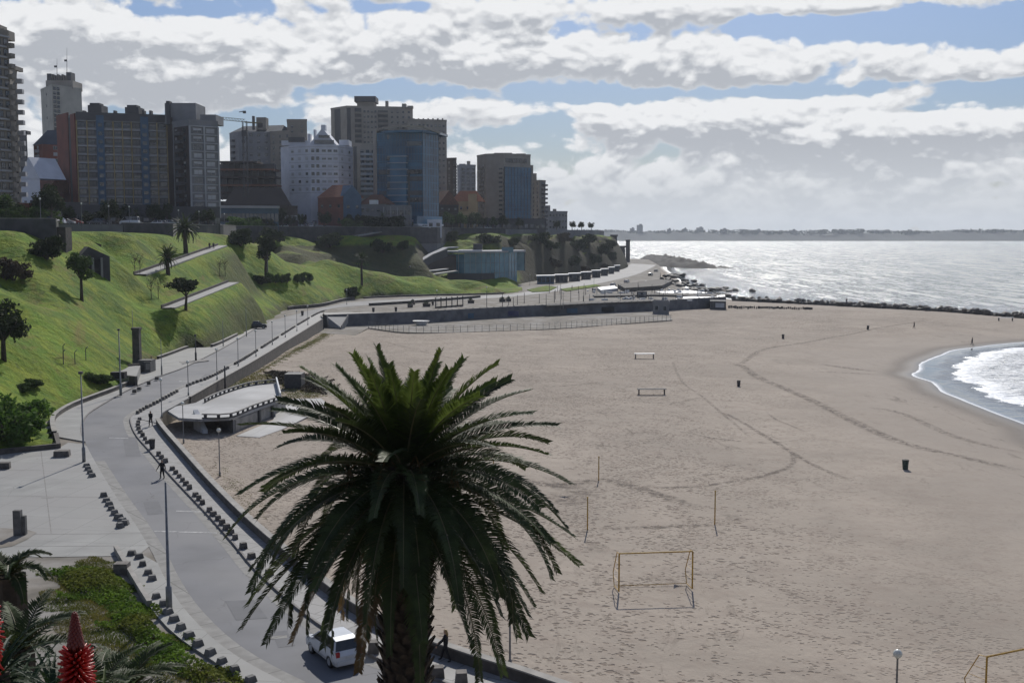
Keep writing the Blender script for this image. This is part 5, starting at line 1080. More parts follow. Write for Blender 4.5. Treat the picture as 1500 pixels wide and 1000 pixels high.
# B11 white building
b=Bld('white apartment building with stepped gables and dark slit windows',[(413,518),(425,508),(456,502),(497,504),(518,516)],ZT(213,506),m=white,depth=18,roof=False)
Zt=ZT(216,506); Zb=ZT(283,506)
b.wins(1,3,6,Zb,Zt,1.4,1.3,'light',pr=(.3,.2,.5)); b.wins(2,2,6,Zb,Zt,1.3,1.5,t0=0,t1=.35,pr=(.9,.1,0)); b.wins(2,3,6,Zb,Zt,1.8,1.1,'light',t0=.38,t1=1,pr=(.5,.2,.3)); b.wins(3,2,6,Zb,Zt,1.5,1.3,'light',pr=(.4,.2,.4))
b.slabs(1,6,Zb,Zt,.12,.2,lightg); b.slabs(2,6,Zb,Zt,.12,.2,lightg); b.slabs(3,6,Zb,Zt,.12,.2,lightg)
a,c=b.c[1].copy(),b.c[3].copy(); g0=Vector((XT(455,506),505)); g1=Vector((XT(495,506),505)); mb=MB(); gable(mb,g0,g1,14,ZT(213,506),ZT(188,506),.1,0,0,'y'); b.add(mb,'gable',white)
b.box(452,456,507,196,213,4,'chimney',white); b.box(472,478,507,183,200,4,'chimney',white); b.box(461,464,506,190,205,3,'chimney',white); b.box(414,452,510,206,213,12,'penthouse',white); b.box(424,448,509,201,208,3,'dark_terrace',greyd); b.box(498,512,512,205,213,10,'penthouse',white)
b.fbox(2,.15,.85,ZT(212,506),ZT(206,506),.3,'ribbon_window',WIN); b.fbox(2,.3,.7,ZT(203,506),ZT(199,506),.2,'ribbon_window',WIN); b.done()
b=Bld('square brown water-tank tower behind the white building',[(423,560),(452,560)],ZT(177,560),m=beiged,depth=12,name='tank_tower',cat='tower'); b.wins(0,2,2,ZT(196,560),ZT(182,560),1.2,1.2); b.done()
# B12 big complex
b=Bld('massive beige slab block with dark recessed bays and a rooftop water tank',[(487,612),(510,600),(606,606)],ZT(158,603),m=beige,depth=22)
Zt=ZT(160,603); Zb=ZT(265,603)
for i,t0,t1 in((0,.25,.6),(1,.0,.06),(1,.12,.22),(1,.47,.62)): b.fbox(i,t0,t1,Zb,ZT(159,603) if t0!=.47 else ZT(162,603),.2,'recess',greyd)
b.balc(1,1,14,Zb,Zt,5.0,1.0,.465,.625,m=beiged); b.wins(1,4,14,Zb,Zt,1.1,1.2,t0=.24,t1=.46,pr=(.7,.2,.1)); b.wins(1,4,14,Zb,Zt,1.1,1.2,t0=.64,t1=.98,pr=(.7,.2,.1)); b.balc(1,1,14,Zb,Zt,3.4,.9,.12,.22,m=beiged)
b.box(525,550,604,146,None,10,m=beige); b.box(521,552,602,141,149,13,'water_tank',greyd); b.box(566,570,604,148,None,3,'chimney',beige); b.box(590,596,604,152,None,5,'roof_room',beige); b.box(598,606,604,155,None,4,'roof_room',beige); b.done()
b=Bld('plain beige slab rising behind the blue glass tower',[(598,590),(655,596)],ZT(177,593),m=beige,depth=20)
b.wins(0,9,12,ZT(280,593),ZT(180,593),1.1,1.2,t0=.05,t1=.97,pr=(.6,.2,.2))
for x in range(606,652,7): b.box(x,x+2,594,173.5,None,2,'chimney',beiged)
b.done()
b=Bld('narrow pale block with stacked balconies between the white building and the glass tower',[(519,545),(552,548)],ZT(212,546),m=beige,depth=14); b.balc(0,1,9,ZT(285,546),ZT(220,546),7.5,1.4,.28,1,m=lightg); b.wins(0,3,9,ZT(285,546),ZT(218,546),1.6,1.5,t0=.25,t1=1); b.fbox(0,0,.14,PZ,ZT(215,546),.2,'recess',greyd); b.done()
# B14 glass tower
gl1=mat('curtain_glass',(.025,.095,.17),(.012,.045,.09),.2,.12,3,spec=.35,obj=False,c3=(.03,.12,.21),s3=.05)
gl2=mat('curtain_glass_bright',(.045,.15,.25),(.02,.08,.15),.2,.12,3,spec=.35,obj=False)
b=Bld('blue glass office tower with a curved pale roof frame',[(549,512),(553,503),(620,498),(643,510)],ZT(196,503),zb=PZ,m=gl1,depth=20,roof=False)
Zt=ZT(196,503); Zb=PZ+5
b.fbox(0,0,1,PZ,ZT(188,503),.5,'side_frame',beige)
for i,nx in((1,16),(2,6)):
    b.slabs(i,12,Zb,Zt,.12,.35,gl2,name='spandrel'); b.fins(i,[k/nx for k in range(nx+1)],Zb,Zt,.1,.12,FR_D,'mullion')
for k in range(12):
    z=Zb+(Zt-Zb)*k/12; 
    for t0,t1 in ((.04,.20),(.22,.28),(.66,.98)):
        if rnd.random()<.75: b.fbox(1,t0,t1,z+.6,z+2.4,.14,'glass_band',gl2 if rnd.random()<.5 else WIN)
b.fbox(1,.31,.66,PZ+4,ZT(228,503),1.6,'glass_bay',gl2); 
for k in range(8):
    z=ZT(296,503)+(ZT(230,503)-ZT(296,503))*k/7; b.fbox(1,.26,.68,z-.16,z+.16,2.0,'balcony_rail',lightg)
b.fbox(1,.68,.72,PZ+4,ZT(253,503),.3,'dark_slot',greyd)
mb=MB(); pts=[(XT(550,500),508,ZT(191,503)),(XT(565,500),500,ZT(188.5,503)),(XT(590,500),496.5,ZT(187,503)),(XT(622,500),496,ZT(188,503)),(XT(643,500),506,ZT(194,503))]
for a,c in zip(pts,pts[1:]): mb.bar(a,c,1.2,.9)
b.add(mb,'roof_frame',beige); mb=MB().poly([(p[0],p[1]) for p in pts]+[(XT(643,500)+3,520),(XT(550,500),524)],ZT(196,503),ZT(192.5,503)); b.add(mb,'penthouse',gl1)
b.fbox(2,-.6,1,PZ+2,PZ+5.4,1.8,'glass_base',gl2); b.fbox(2,-.6,1.0,PZ+1.2,PZ+2,2.4,'base_band',M['white']); b.done()
b=Bld('low white annex with dark openings at the foot of the glass tower',[(604,496),(647,499)],ZT(324,495),m=white,depth=3,name='annex'); b.wins(0,4,1,PZ+.3,ZT(324,495),1.6,1.5); b.done()
# B15..B20
b=Bld('slim dark brick tower behind the beige slab',[(655,655),(669,652)],ZT(233,653),m=darkbr,depth=14); b.wins(0,2,12,ZT(290,653),ZT(236,653),1.2,1.4,pr=(.6,.2,.2)); b.balc(0,1,11,ZT(285,653),ZT(238,653),1.6,1.2,.75,1.1,m=greyd); b.done()
b=Bld('pale grey apartment block with a roof chimney between the brick tower and the sea-view tower',[(670,680),(675,672),(697,676)],ZT(243,674),m=wm('wall_pale',(.27,.28,.30)),depth=14); b.wins(1,3,7,ZT(285,674),ZT(245,674),1.8,1.4,pr=(.8,.1,.1)); b.box(684,689,676,236,None,4,'chimney',beige); b.box(673,682,676,240,None,6); b.done()
b=Bld('ochre house with an orange tiled roof right of the glass tower',[(661,578),(700,574)],ZT(295,576),m=tan,depth=12,name='house',roof=False); mb=MB(); gable(mb,b.c[0],b.c[1],12,ZT(295,576),ZT(279,576),.3,0,3); b.add(mb,'roof',tileo); b.wins(0,4,2,PZ+2,ZT(296,576),1.1,1.4); b.box(686,698,572,284,330,6,'bay',tan); b.done()
b=Bld('dark steep-roofed building with terraces beside the glass tower base',[(643,550),(672,554)],ZT(300,552),m=darkbr,depth=12,name='house',roof=False); mb=MB(); gable(mb,b.c[0],b.c[1],12,ZT(300,552),ZT(279,552),.3,0,0,'y'); b.add(mb,'roof',tile); b.wins(0,3,3,PZ+1,ZT(301,552),1.2,1.2); b.slabs(0,3,PZ+1,ZT(301,552),.7,.2,greyd); b.done()
b=Bld('tall sea-view tower with a blue glass bay and stacked side balconies',[(699,612),(712,600),(738,596),(777,606)],ZT(228,603),m=beige,depth=20)
Zt=ZT(240,603); b.balc(0,1,14,PZ+2,Zt,5.5,1.6,.1,1,m=beiged); b.wins(0,2,14,PZ+2,Zt,1.4,1.6,pr=(.8,.1,.1)); b.balc(1,1,13,PZ+2,ZT(246,603),3.6,1.5,.66,1.02,m=beige); b.wins(1,1,13,PZ+2,ZT(246,603),2.0,1.5,t0=.65,t1=1,pr=(.8,.1,.1))
b.fbox(2,0,1,PZ+3,ZT(246,603),.7,'glass_bay',gl2)
for k in range(15): z=PZ+3+(ZT(246,603)-PZ-3)*k/14; b.fbox(2,0,1,z-.15,z+.15,.85,'bay_band',gl1)
for k in range(9): t=k/8; b.fbox(2,t*.97,t*.97+.02,PZ+3,ZT(246,603),.8,'mullion',FR_D)
b.wins(2,6,1,ZT(241,603),ZT(231,603),2.0,2.4,'glass',t0=.05,t1=.85); b.box(724,750,602,224,None,8,m=beige); b.box(756,770,603,225,None,6,m=beige); b.box(776,781,614,242,330,10,'side_wing',beige); b.done()
b=Bld('dark slim tower with rounded balconies just behind the sea-view tower',[(779,650),(790,640),(799,645)],ZT(266,643),m=beiged,depth=16)
b.balc(1,1,11,PZ,ZT(266,643),3.8,1.8,.2,1.1,m=greyd); b.wins(0,2,11,PZ,ZT(266,643),1.3,1.4,pr=(.7,.2,.1)); b.wins(1,1,11,PZ,ZT(266,643),1.6,1.4); b.box(778,786,650,254,None,6); b.done()
b=Bld('low grey block at the seaward end of the hilltop buildings',[(798,690),(804,684),(831,690)],ZT(311,687),m=grey,depth=14); b.wins(1,6,3,PZ,ZT(311,687),1.3,1.3,pr=(.9,.1,0)); b.box(799,806,686,301,None,5); b.box(810,815,686,306,None,4,'chimney',beige); b.done()
# B21, B22 houses
b=Bld('large house with a rust-red roof and dark brick front before the white building',[(466,490),(503,482),(529,488)],ZT(287,466),m=brick,depth=12,name='house',roof=False); mb=MB(); gable(mb,b.c[0],b.c[1],13,ZT(287,466),ZT(267,466),.4,0,3); b.add(mb,'roof',tileo if 0 else wm('roof_rust',(.28,.10,.05),(.2,.08,.045),s=1.0)); b.fbox(1,0,1,PZ,ZT(284,466),.3,'side_wall',blueg); mb=MB(); gable(mb,b.c[1],b.c[2],11,ZT(285,466),ZT(268,466),.2,0,0,'y'); b.add(mb,'side_gable',blueg); b.wins(0,3,2,PZ+1,ZT(290,466),1.2,1.3); b.wins(1,2,1,PZ+6,ZT(290,466),1.3,1.4,out=.35); b.done()
b=Bld('grey house with a brown hipped roof in front of the glass tower',[(527,488),(566,486)],ZT(297,467),m=grey,depth=12,name='house',roof=False); mb=MB(); gable(mb,b.c[0],b.c[1],13,ZT(297,467),ZT(282,467),.5,0,4); b.add(mb,'roof',tile); b.wins(0,5,2,PZ+1,ZT(298,467),1.4,1.4,pr=(.7,.1,.2)); b.box(541,553,465,293,299,3,'dormer',white); b.done()
b=Bld('flat-roofed grey villa with columns beside the brown-roofed house',[(562,486),(602,488)],ZT(303,487),m=grey,depth=9,name='house'); b.wins(0,7,2,PZ+.5,ZT(304,487),1.3,1.8,pr=(.8,.1,.1)); b.fins(0,[0,.25,.5,.75,1],PZ,ZT(303,487),.8,.35,lightg); b.done()
# low things at far left
for x0,x1,Y,yt,mm,lb in [(-20,26,262,312,beiged,'low shop with a flat roof under the leftmost tower'),(26,46,258,302,brick,'low brick shed wall right of the leftmost tower'),(45,89,275,298,greyd,'low grey flat-roofed shops below the gabled houses'),(88,120,300,300,greyd,'dark garage block at the foot of the brick end wall'),(120,250,366,303,greyd,'dark shop front row under the wide apartment block'),(250,322,362,306,greyd,'dark shop front row under the grey corner tower'),(436,470,520,290,beiged,'dark row of shops under the white building'),(572,604,520,300,beiged,'pale low house under the glass tower bay'),(672,700,562,312,tan,'small tan annex in front of the ochre house'),(700,800,590,322,greyd,'dark shop row under the sea-view tower')]:
    b=Bld(lb,[(x0,Y),(x1,Y+3)],ZT(yt,Y),m=mm,depth=7,name='low_building'); n=max(3,int((x1-x0)/8)); b.wins(0,n,1,PZ+.3,min(ZT(yt,Y)-.3,PZ+3.4),1.8,2.2,pr=(.6,.2,.2)); b.done()
# street rising between the houses
a0=[(XT(436,468),468,PZ+.05),(XT(533,472),472,PZ+.05),(XT(487,610),610,ZT(309,610)),(XT(462,610),610,ZT(309,610))]
mb=MB().add(a0+[(v[0],v[1],PZ-1) for v in a0],[(0,1,2,3),(1,0,4,5),(2,1,5,6),(3,2,6,7),(0,3,7,4)]); struct('rising_street',mb,M['plaza'])
def zstreet(Y): return PZ+.05+(ZT(309,610)-PZ)*(max(Y,470)-470)/140
# street trees
st_tr=[(160,296,6.5,'round',.9,'leafdark'),(5,240,6,'round',1,'leafmid'),(30,236,4,'round',1,'leafdark'),(60,268,4,'bush',1.4,'leafmid'),(100,300,5,'round',1,'leafdark'),(75,262,9,'round',1,'leafdark'),(128,360,5,'round',1,'leafdark'),(212,372,6,'round',1,'leafdark'),(225,352,7,'round',1,'leafdark'),(178,362,7,'round',1,'leafdark'),(245,355,7,'tall',1,'leafdark'),(290,356,5,'round',1,'leafdark'),(305,352,5.5,'round',1,'leafdark'),(414,462,8,'tall',1,'leafdark'),(440,478,6,'tall',1,'leafmid'),(446,500,6,'tall',.8,'leafdark'),(345,428,4,'bush',1.3,'leafbright'),(372,436,4,'bush',1.5,'leafbright'),(392,444,4,'bush',1.3,'leafdark'),(428,465,5,'round',1,'leafdark'),(528,486,6,'round',1,'leafdark'),(546,480,5,'bush',2,'leafdark'),(570,482,5,'bush',2,'leafdark'),(600,492,4,'round',1,'leafdark'),(655,500,8,'round',1,'leafmid'),(664,505,7,'tall',1,'leafdark'),(674,512,8,'round',1,'leafmid'),(686,515,7,'round',1,'leafdark'),(697,518,8,'tall',1,'leafmid'),(708,524,6,'round',1,'leafdark'),(722,530,6,'round',1,'leafmid'),(736,540,7,'round',1,'leafdark'),(760,560,6,'round',1,'leafdark'),(790,590,6,'round',1,'leafdark'),(815,625,5,'round',1,'leafdark'),(838,650,5,'round',1,'leafdark'),(852,675,5,'round',1,'leafdark'),(866,712,5,'round',1,'leafdark'),(475,480,7,'round',1,'leafdark'),(512,480,6,'round',1,'leafdark'),(515,470,4,'bush',1.5,'leafmid'),(140,300,3.5,'bush',1.2,'leafdark'),(48,255,3.5,'bush',1.2,'leafmid'),(20,233,3,'bush',1.2,'leafmid')]
st_lb={160:'round street tree standing alone in front of the brick-ended block',414:'tall dark tree between the restaurant and the parked cars',440:'tree at the left edge of the parked cars',345:'bright bush left of the restaurant lawn',372:'bright wide bush in front of the restaurant',655:'leafy tree just right of the white annex',866:'last tree at the cliff top point'}
def plY(x):
    fr_=[(750+a/b_*F,b_) for a,b_ in plate_front]; return float(np.interp(x,[q_[0] for q_ in fr_],[q_[1] for q_ in fr_]))
for x,Y,h,k,w2,mm in st_tr:
    Y=max(Y,plY(x)+3)
    tree(k,(XT(x,Y),Y,PZ),h,st_lb.get(x,'dark tree or bush among the hilltop street frontage'),'tree',mm,None if x in st_lb else 'street trees on the hilltop',wide=w2)
for x,Y,h,lb in [(560,482,7,'small street palm in front of the grey villa'),(690,545,8,'street palm before the ochre house'),(200,350,6,'street palm before the wide apartment block'),(12,240,6,'street palm at far left under the leftmost tower')]:
    lawnpalm(Vector((XT(x,Y),Y,PZ)),h-2,2.6,lb,22,tr=.25,name='street_palm',pairs=12,lw=.12)
# ---- hillside bunker ----
def hb(px0,px1,Y,y0,y1): return None
p=H(140,401); r=empty('hillside_bunker',(p.x,p.y,p.z-2.2),0,'dark concrete bunker with two openings set into the lawn','bunker'); k=p.y/F
mb=MB(); mb.box((0,3,2.8),(42*k,5,5)); mb.add([(-21*k,.4,5.3),(21*k,.4,5.3),(-8*k,.4,7.2),(-21*k,5.5,5.3),(21*k,5.5,5.3),(-8*k,5.5,7.2)],[(0,1,2),(4,3,5),(0,2,5,3),(2,1,4,5)]); mb.build('wall',M['upwall'],r)
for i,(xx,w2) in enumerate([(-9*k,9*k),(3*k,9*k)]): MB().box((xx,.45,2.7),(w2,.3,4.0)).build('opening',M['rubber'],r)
for xx in(-16*k,-3.2*k,9*k): MB().box((xx,.3,2.8),(3*k,.9,4.6)).build('pier',M['concrete'],r)
r.rotation_euler=(0,0,.5)
o=MB().box((0,0,0),(.8,14,1.5)).build('ramp_wall',M['wallstone'],loc=P(98,350,235),rz=-.7); o.rotation_euler=(-.28,0,-.9); tag(o,'dark sloping ramp wall running down to the bunker','wall')
p=P(85,352,218); tag(MB().box((0,0,0),(4.2,3,5)).box((-3.5,.4,-.6),(3,2,3.8)).build('stone_pier',M['wallstone'],loc=p),'dark stone pier at the end of the left street wall','pier')
# ---- glass pavilion ----
b=Bld('curved blue glass pavilion at the foot of the hill with a pale roof rim',[(655,478),(680,475),(705,476),(724,480),(745,488),(757,496)],13.0,zb=0,m=blueg,depth=16,name='glass_pavilion',roof=False)
pg=mat('pavilion_glass',(.12,.25,.32),(.07,.17,.23),.25,.3,3,spec=.6,obj=False)
zt=P(700,370,480).z; zb_=P(700,400,480).z
for i in range(5):
    b.fbox(i,0,1,.2 if i>2 else 5.6,zt if i else zt-.6,.15,'glass_wall',pg); n=3
    b.fins(i,[k/n for k in range(n)],.2 if i>2 else 5.6,zt,.28,.14,FR_L,'mullion'); b.slabs(i,2,5.6,zt,.22,.12,FR_D,name='transom')
    if i<=2: b.fbox(i,0,1,.0,5.4,.05,'dark_base',greyd)
mb=MB(); rp=[(XT(x,Y),Y) for x,Y in [(652,476),(680,473),(705,474),(724,478),(745,486),(770,498),(768,512),(735,515),(690,500),(655,494)]]; mb.poly(rp,zt+.0,zt+.7); b.add(mb,'roof_rim',lightg)
b.box(757,769,499,367,396,.6,'glass_fin',pg); b.box(768,769.5,499,366,398,.8,'fin_frame',lightg); b.box(671,706,478,366,369,8,'roof_skylight',M['white']); b.box(693,706,481,357,368,4,'roof_plant',greyd); b.box(735,752,486,362,370,.3,'roof_sign',pg)
b.done()
r=empty('pavilion_stair',(XT(635,470),470,4),0,'dark-sided ramp stair climbing to the glass pavilion roof','stairs'); o_2=r.location
def barpx(pts,w,h,name,m):
    mb=MB(); v=[P(*q_) for q_ in pts]
    for a,c in zip(v,v[1:]): mb.bar(a,c,w,h)
    mb.v=[(q_[0]-o_2.x,q_[1]-o_2.y,q_[2]-o_2.z) for q_ in mb.v]; mb.build(name,m,r)
barpx([(598,393,440),(617,382,455),(633,372,466),(653,363,476),(668,362,482)],2.6,.4,'ramp_deck',lightg); barpx([(600,396,438),(618,388,452),(634,378,463),(655,370,473)],.4,3.2,'ramp_wall',greyd)
barpx([(621,398,447),(655,394,462)],1.6,.5,'lower_slab',M['plaza']); barpx([(630,402.5,447),(668,397,462)],1.6,.5,'lower_slab',M['plaza'])
mb=MB(); v=[P(622,396,458),P(655,400,468),P(668,398,474),P(668,374,476),P(648,372,474),P(622,386,460)]; vv=[q_-o_2 for q_ in v]; mb.add(vv+[q_+Vector((0,8,0)) for q_ in vv],[(0,1,2,3,4,5),(11,10,9,8,7,6)]+[(i,i+6,(i+1)%6+6,(i+1)%6) for i in range(6)]); mb.build('dark_body',darkbr,r)
# ---- beach huts along the cliff ----
hut_l=[(787,812,500),(814,832,512),(834,850,528),(852,866,548),(868,880,572),(881,891,598),(892,900,628),(901,908,664)]
for i,(x0,x1,Y) in enumerate(hut_l):
    lb='first and largest white-roofed beach hut under the cliff' if i==0 else 'white-roofed beach hut in the row under the cliff'
    b=Bld(lb,[(x0,Y),(x1,Y+4)],3.4,zb=0,m=blueg if i==0 else greyd,depth=6,name='beach_hut',cat='hut',roof=False); b.r['group']='beach huts under the cliff' if i else ''; 
    if not i: del b.r['group']
    b.wins(0,4 if i==0 else 3,1,.4,3.2,1.6,2.2,'glass'); mb=MB().poly([(b.pl[0][0]-.4,b.pl[0][1]-.7),(b.pl[1][0]+.4,b.pl[1][1]-.7),(b.pl[2][0]+.4,b.pl[2][1]),(b.pl[3][0]-.4,b.pl[3][1])],3.4,3.75); b.add(mb,'roof',M['white']); b.done()
# towers at the point
for x0,x1,Y,yt,zb2,lb in [(895,904,760,346,14,'dark square stone tower standing on the cliff point'),(917,923,900,353,8,'slim dark pillar tower beyond the cliff point'),(902,916,830,362,3,'dark low tower annex beside the point')]:
    h=ZT(yt,Y); w2=(x1-x0)*Y/F; r=empty('stone_tower',(XT((x0+x1)/2,Y),Y,-2),0,lb,'tower'); MB().box((0,0,(h+2)/2),(w2,w2,h+2),taper=.9).build('shaft',M['upwall'],r); MB().box((0,0,h+2.4),(w2*1.15,w2*1.15,1.2)).build('battlement',M['upwall'],r)
# ================= monument, terrace things, people, vehicles =================
mo=G(209,545,0); r=empty('column_monument',(mo.x,mo.y,0),0,'tall dark stone column with a stepped base and low terrace walls beside the road','monument'); k=mo.y/F
H_=P(209,483,mo.y).z
MB().box((-.9*1,.3,H_/2+.3),(1.15,1.15,H_-.6),taper=.93).build('column',M['wallstone'],r); MB().box((-.9,.3,H_+.15),(1.3,1.3,.4)).build('cap',M['wallstone'],r)
MB().box((.2,.2,1.0),(3.0,2.2,2.0)).box((1.2,-1.15,.9),(1.0,.5,1.8)).build('base',M['grayblock'],r)
MB().box((1.3,-1.43,1.1),(.6,.06,1.0)).build('plaque',M['walltop'],r)
def mwall(a,b,z0,z1,name,m,w=.4):
    A_=G(a[0],a[1],0)-r.location; B_=G(b[0],b[1],0)-r.location; mb=MB(); mb.bar((A_.x,A_.y,(z0+z1)/2),(B_.x,B_.y,(z0+z1)/2),w,z1-z0); return mb.build(name,m,r)
mwall((122,557),(200,566),-.3,1.5,'terrace_wall',M['wallstone']); mwall((122,557),(204,548),1.2,1.7,'terrace_wall',M['wallstone']); 
pts_=[G(x,y,0)-r.location for x,y in [(120,560),(200,566),(206,549),(124,548)]]; local(MB().poly([(p.x,p.y) for p in pts_],-.2,1.45),(0,0,0)).build('terrace_floor',M['concrete'],r)
q_=G(174,553,1.5)-r.location; MB().box((q_.x,q_.y,1.9),(2.0,1.2,.9)).build('planter',M['rubber'],r)
for x,y in [(93,534),(110,534),(126,530),(93,528)]:
    p=H(x,y); o=MB().tube([(0,0,-.2),(0,0,1.7),(.3,0,2.0)],.06,6).build('fence_post',M['darkmetal'],loc=p); tag(o,'hooked dark post on the slope above the monument terrace','post','hooked posts above the monument terrace')
# small bollards near monument
blocks([(197,575),(204,571),(218,563),(230,556)],.12,blk,'kerb_block','small dark bollard on the pavement below the monument','bollards below the monument',s=1.2)
# ramp from promenade to sand
a_=G(479,464,.1);b_=G(510,464,.1);c_=G(497,479,-1.9);d_=G(480,477,-1.9); c_=G(500,480,-2.3); e_=G(481,478.5,-2.3)
o=MB().add([a_,b_,c_,e_]+[v-Vector((0,0,1.5)) for v in(a_,b_,c_,e_)],[(0,3,2,1),(3,7,6,2),(0,4,7,3),(1,2,6,5)]).build('beach_ramp',M['plaza']); tag(o,'pale concrete ramp from the promenade down to the sand','ramp')
for s_,(u_,v_) in enumerate([(a_,e_),(b_,c_)]): MB().bar(u_+Vector((0,0,.3)),v_+Vector((0,0,.3)),.22,.6).build('side_wall',M['walltop'],o)
# lower terrace with fence in front of the sea wall
lt=[G(x,y,-2.7)[:2] for x,y in [(540,480),(600,487),(700,485.5),(800,482),(900,475),(985,468.5)]]; ltp=smoothline([Vector(p) for p in lt],4); back_=[p for p in seaw if p.x>-50 and p.x<52]
struct('lower_terrace',MB().poly(V2(ltp)+V2(back_)[::-1],-3.5,-2.68),M['dirt'])
f=empty('beach_fence',(ltp[0].x,ltp[0].y,-2.7),0,'long thin-posted fence along the edge of the beach club forecourt','fence'); o3=f.location
pb=MB().lathe([(.06,0),(.05,1.7)],n=6).mesh('fence_post',M['steel'])
for p,a in along(ltp,0,1e9,1.9): link('fence_post',pb,f,(p.x-o3.x,p.y-o3.y,0),a)
for h_ in (.6,1.2,1.65):
    mb=MB(); pl_=[(p.x,p.y,-2.7+h_) for p in ltp]; mb.tube(pl_,.03,4); local(mb,o3).build('rail',M['steel'],f)
# dark base rooms along the sea wall
for x0,x1,lb,mm in [(640,652,'grey door panel in the sea wall near the upturned boat',M['grayblock']),(680,694,'blue-grey shutter in the left part of the sea wall',blueg),(730,760,'long violet-blue banner panel on the sea wall',mat('violet_panel',(.05,.05,.13),(.04,.04,.1),.7,1,3)),(860,900,'dark recess panel under the terrace right of centre',M['rubber']),(830,846,'dark blue door in the sea wall left of the recess',blueg)]:
    Y=min(back_,key=lambda p:abs(750+p.x/p.y*F-(x0+x1)/2)).y-.35; o=MB().box((0,0,0),((x1-x0)*Y/F,.25,1.5)).build('wall_panel',mm,loc=(XT((x0+x1)/2,Y,0),Y,-1.5),rz=.08); tag(o,lb,'panel')
p=GB(617,477);  o=MB().lathe([(1.1,0),(1.3,.25),(2.0,1.2),(2.05,1.3),(1.85,1.25)],n=20).build('white_basin',M['white'],loc=(p.x,p.y,-2.7),smooth=False); o.scale=(1.15,.7,.95); tag(o,'big upturned pale boat-like basin in front of the sea wall','basin'); MB().box((0,0,.1),(1.6,1.6,.25)).build('foot',M['grayblock'],o)
# white end building
b=Bld('small pale boxy kiosk at the seaward end of the sea wall',[(958,352),(982,348)],.6,zb=-2.6,m=wm('kiosk_wall',(.24,.24,.25)),depth=5,name='kiosk',cat='kiosk'); b.wins(0,2,1,-2,.2,1.2,1.4,'light'); b.done()
b=Bld('low dark pier deck building with white graffiti marks at the end of the terrace',[(1042,374),(1066,372)],-.1,zb=-3.3,m=greyd,depth=8,name='deck_building',cat='building',roof=False); b.fbox(0,.35,.9,-2.2,-.7,.1,'white_panel',SHUTB); b.done()
b=Bld('dark box hut standing on the club terrace near its seaward end',[(934,392),(949,392)],2.1,zb=0,m=greyd,depth=3,name='terrace_hut',cat='hut',roof=False); b.wins(0,2,1,.4,1.9,1,1,'light'); b.done()
# parapet posts along the sea wall edge
pst=MB().box((0,0,.35),(.3,.3,.7)).mesh('edge_post',M['grayblock'])
for i,(p,a) in enumerate(along(offset(seaw[si:],-.35),42,1e9,2.6)):
    o=link('edge_post',pst,None,(p.x,p.y,0),a); tag(o,'stubby post in the row along the top of the sea wall','post','posts along the sea wall')
# long bench
mb=MB(); pl_=smoothline([G(x,y) for x,y in [(545,448),(600,444.5),(660,440),(707,436)]],3); wallalong(offset(pl_,-1.2),.7,0,.75,mb=mb); o=mb.build('long_bench',M['wallstone']); tag(o,'very long dark bench wall on the club promenade','bench'); mb=MB(); wallalong(offset(pl_,-1.2),.8,.75,.83,mb=mb); mb.build('seat',M['walltop'],o)
for x,y,w2,lb in [(625,449,2.2,'dark square planter at the left of the pergola'),(601,450,1.5,'small dark planter left of the pergola'),(690,444,2.0,'dark planter right of the pergola'),(736,442,2,'dark planter pair beside the road bend'),(745,441.5,1.6,'small dark planter right of the planter pair'),(605,446,1.2,'low dark box by the long bench')]:
    o=MB().box((0,0,.5),(w2,1.2,1.0),taper=1.1).build('planter',M['block'],loc=G(x,y)); tag(o,lb,'planter'); vs,fs=leafcloud(blobset(5,0,1.2,w2*.5,.4,3,.5),200,.14); link('plants',npmesh('plants',vs,fs,M['leafdark']),o)
# pergola posts
pg_=empty('pergola',G(660,452),0,'row of tall dark pergola posts on the club promenade','pergola'); o4=pg_.location
pos=[G(x,y) for x,y in [(638,451.5),(646,451),(654,450.5),(662,450),(670,449),(678,448.5)]]
for p in pos: MB().box((p.x-o4.x,p.y-o4.y,1.6),(.3,.3,3.2)).build('post',M['darkmetal'],pg_)
mb=MB(); mb.bar(pos[0]-o4+Vector((0,0,.25)),pos[-1]-o4+Vector((0,0,.25)),.3,.5); mb.build('base_beam',M['wallstone'],pg_)
for x,y,h,lb in [(713,452,5,0),(736,452,4.5,0),(752,451,3.2,0),(745,447,3,0),(758,446,3,0),(768,444,3.4,0),(790,444,3,0),(800,450,4,0),(812,443,3.8,0),(836,442,3.8,0),(848,440,3,0),(886,438,3,0),(930,437,3.2,0),(1000,437,3.6,0),(1022,436,3,0),(955,428,3,0),(905,432,2.8,0),(1034,430,2.6,0)]:
    o=MB().lathe([(.1,0),(.07,h)],n=6).build('terrace_post',M['darkmetal'],loc=G(x,y)); tag(o,'thin dark post standing on the club terrace','post','thin posts on the club terrace')
for i in range(34):
    h=rnd.uniform(1.6,4); o=MB().lathe([(.09,0),(.07,h)],n=6).build('terrace_post',M['darkmetal'],loc=G(rnd.uniform(800,1040),rnd.uniform(427,446))); tag(o,'thin dark post standing on the club terrace','post','thin posts on the club terrace')
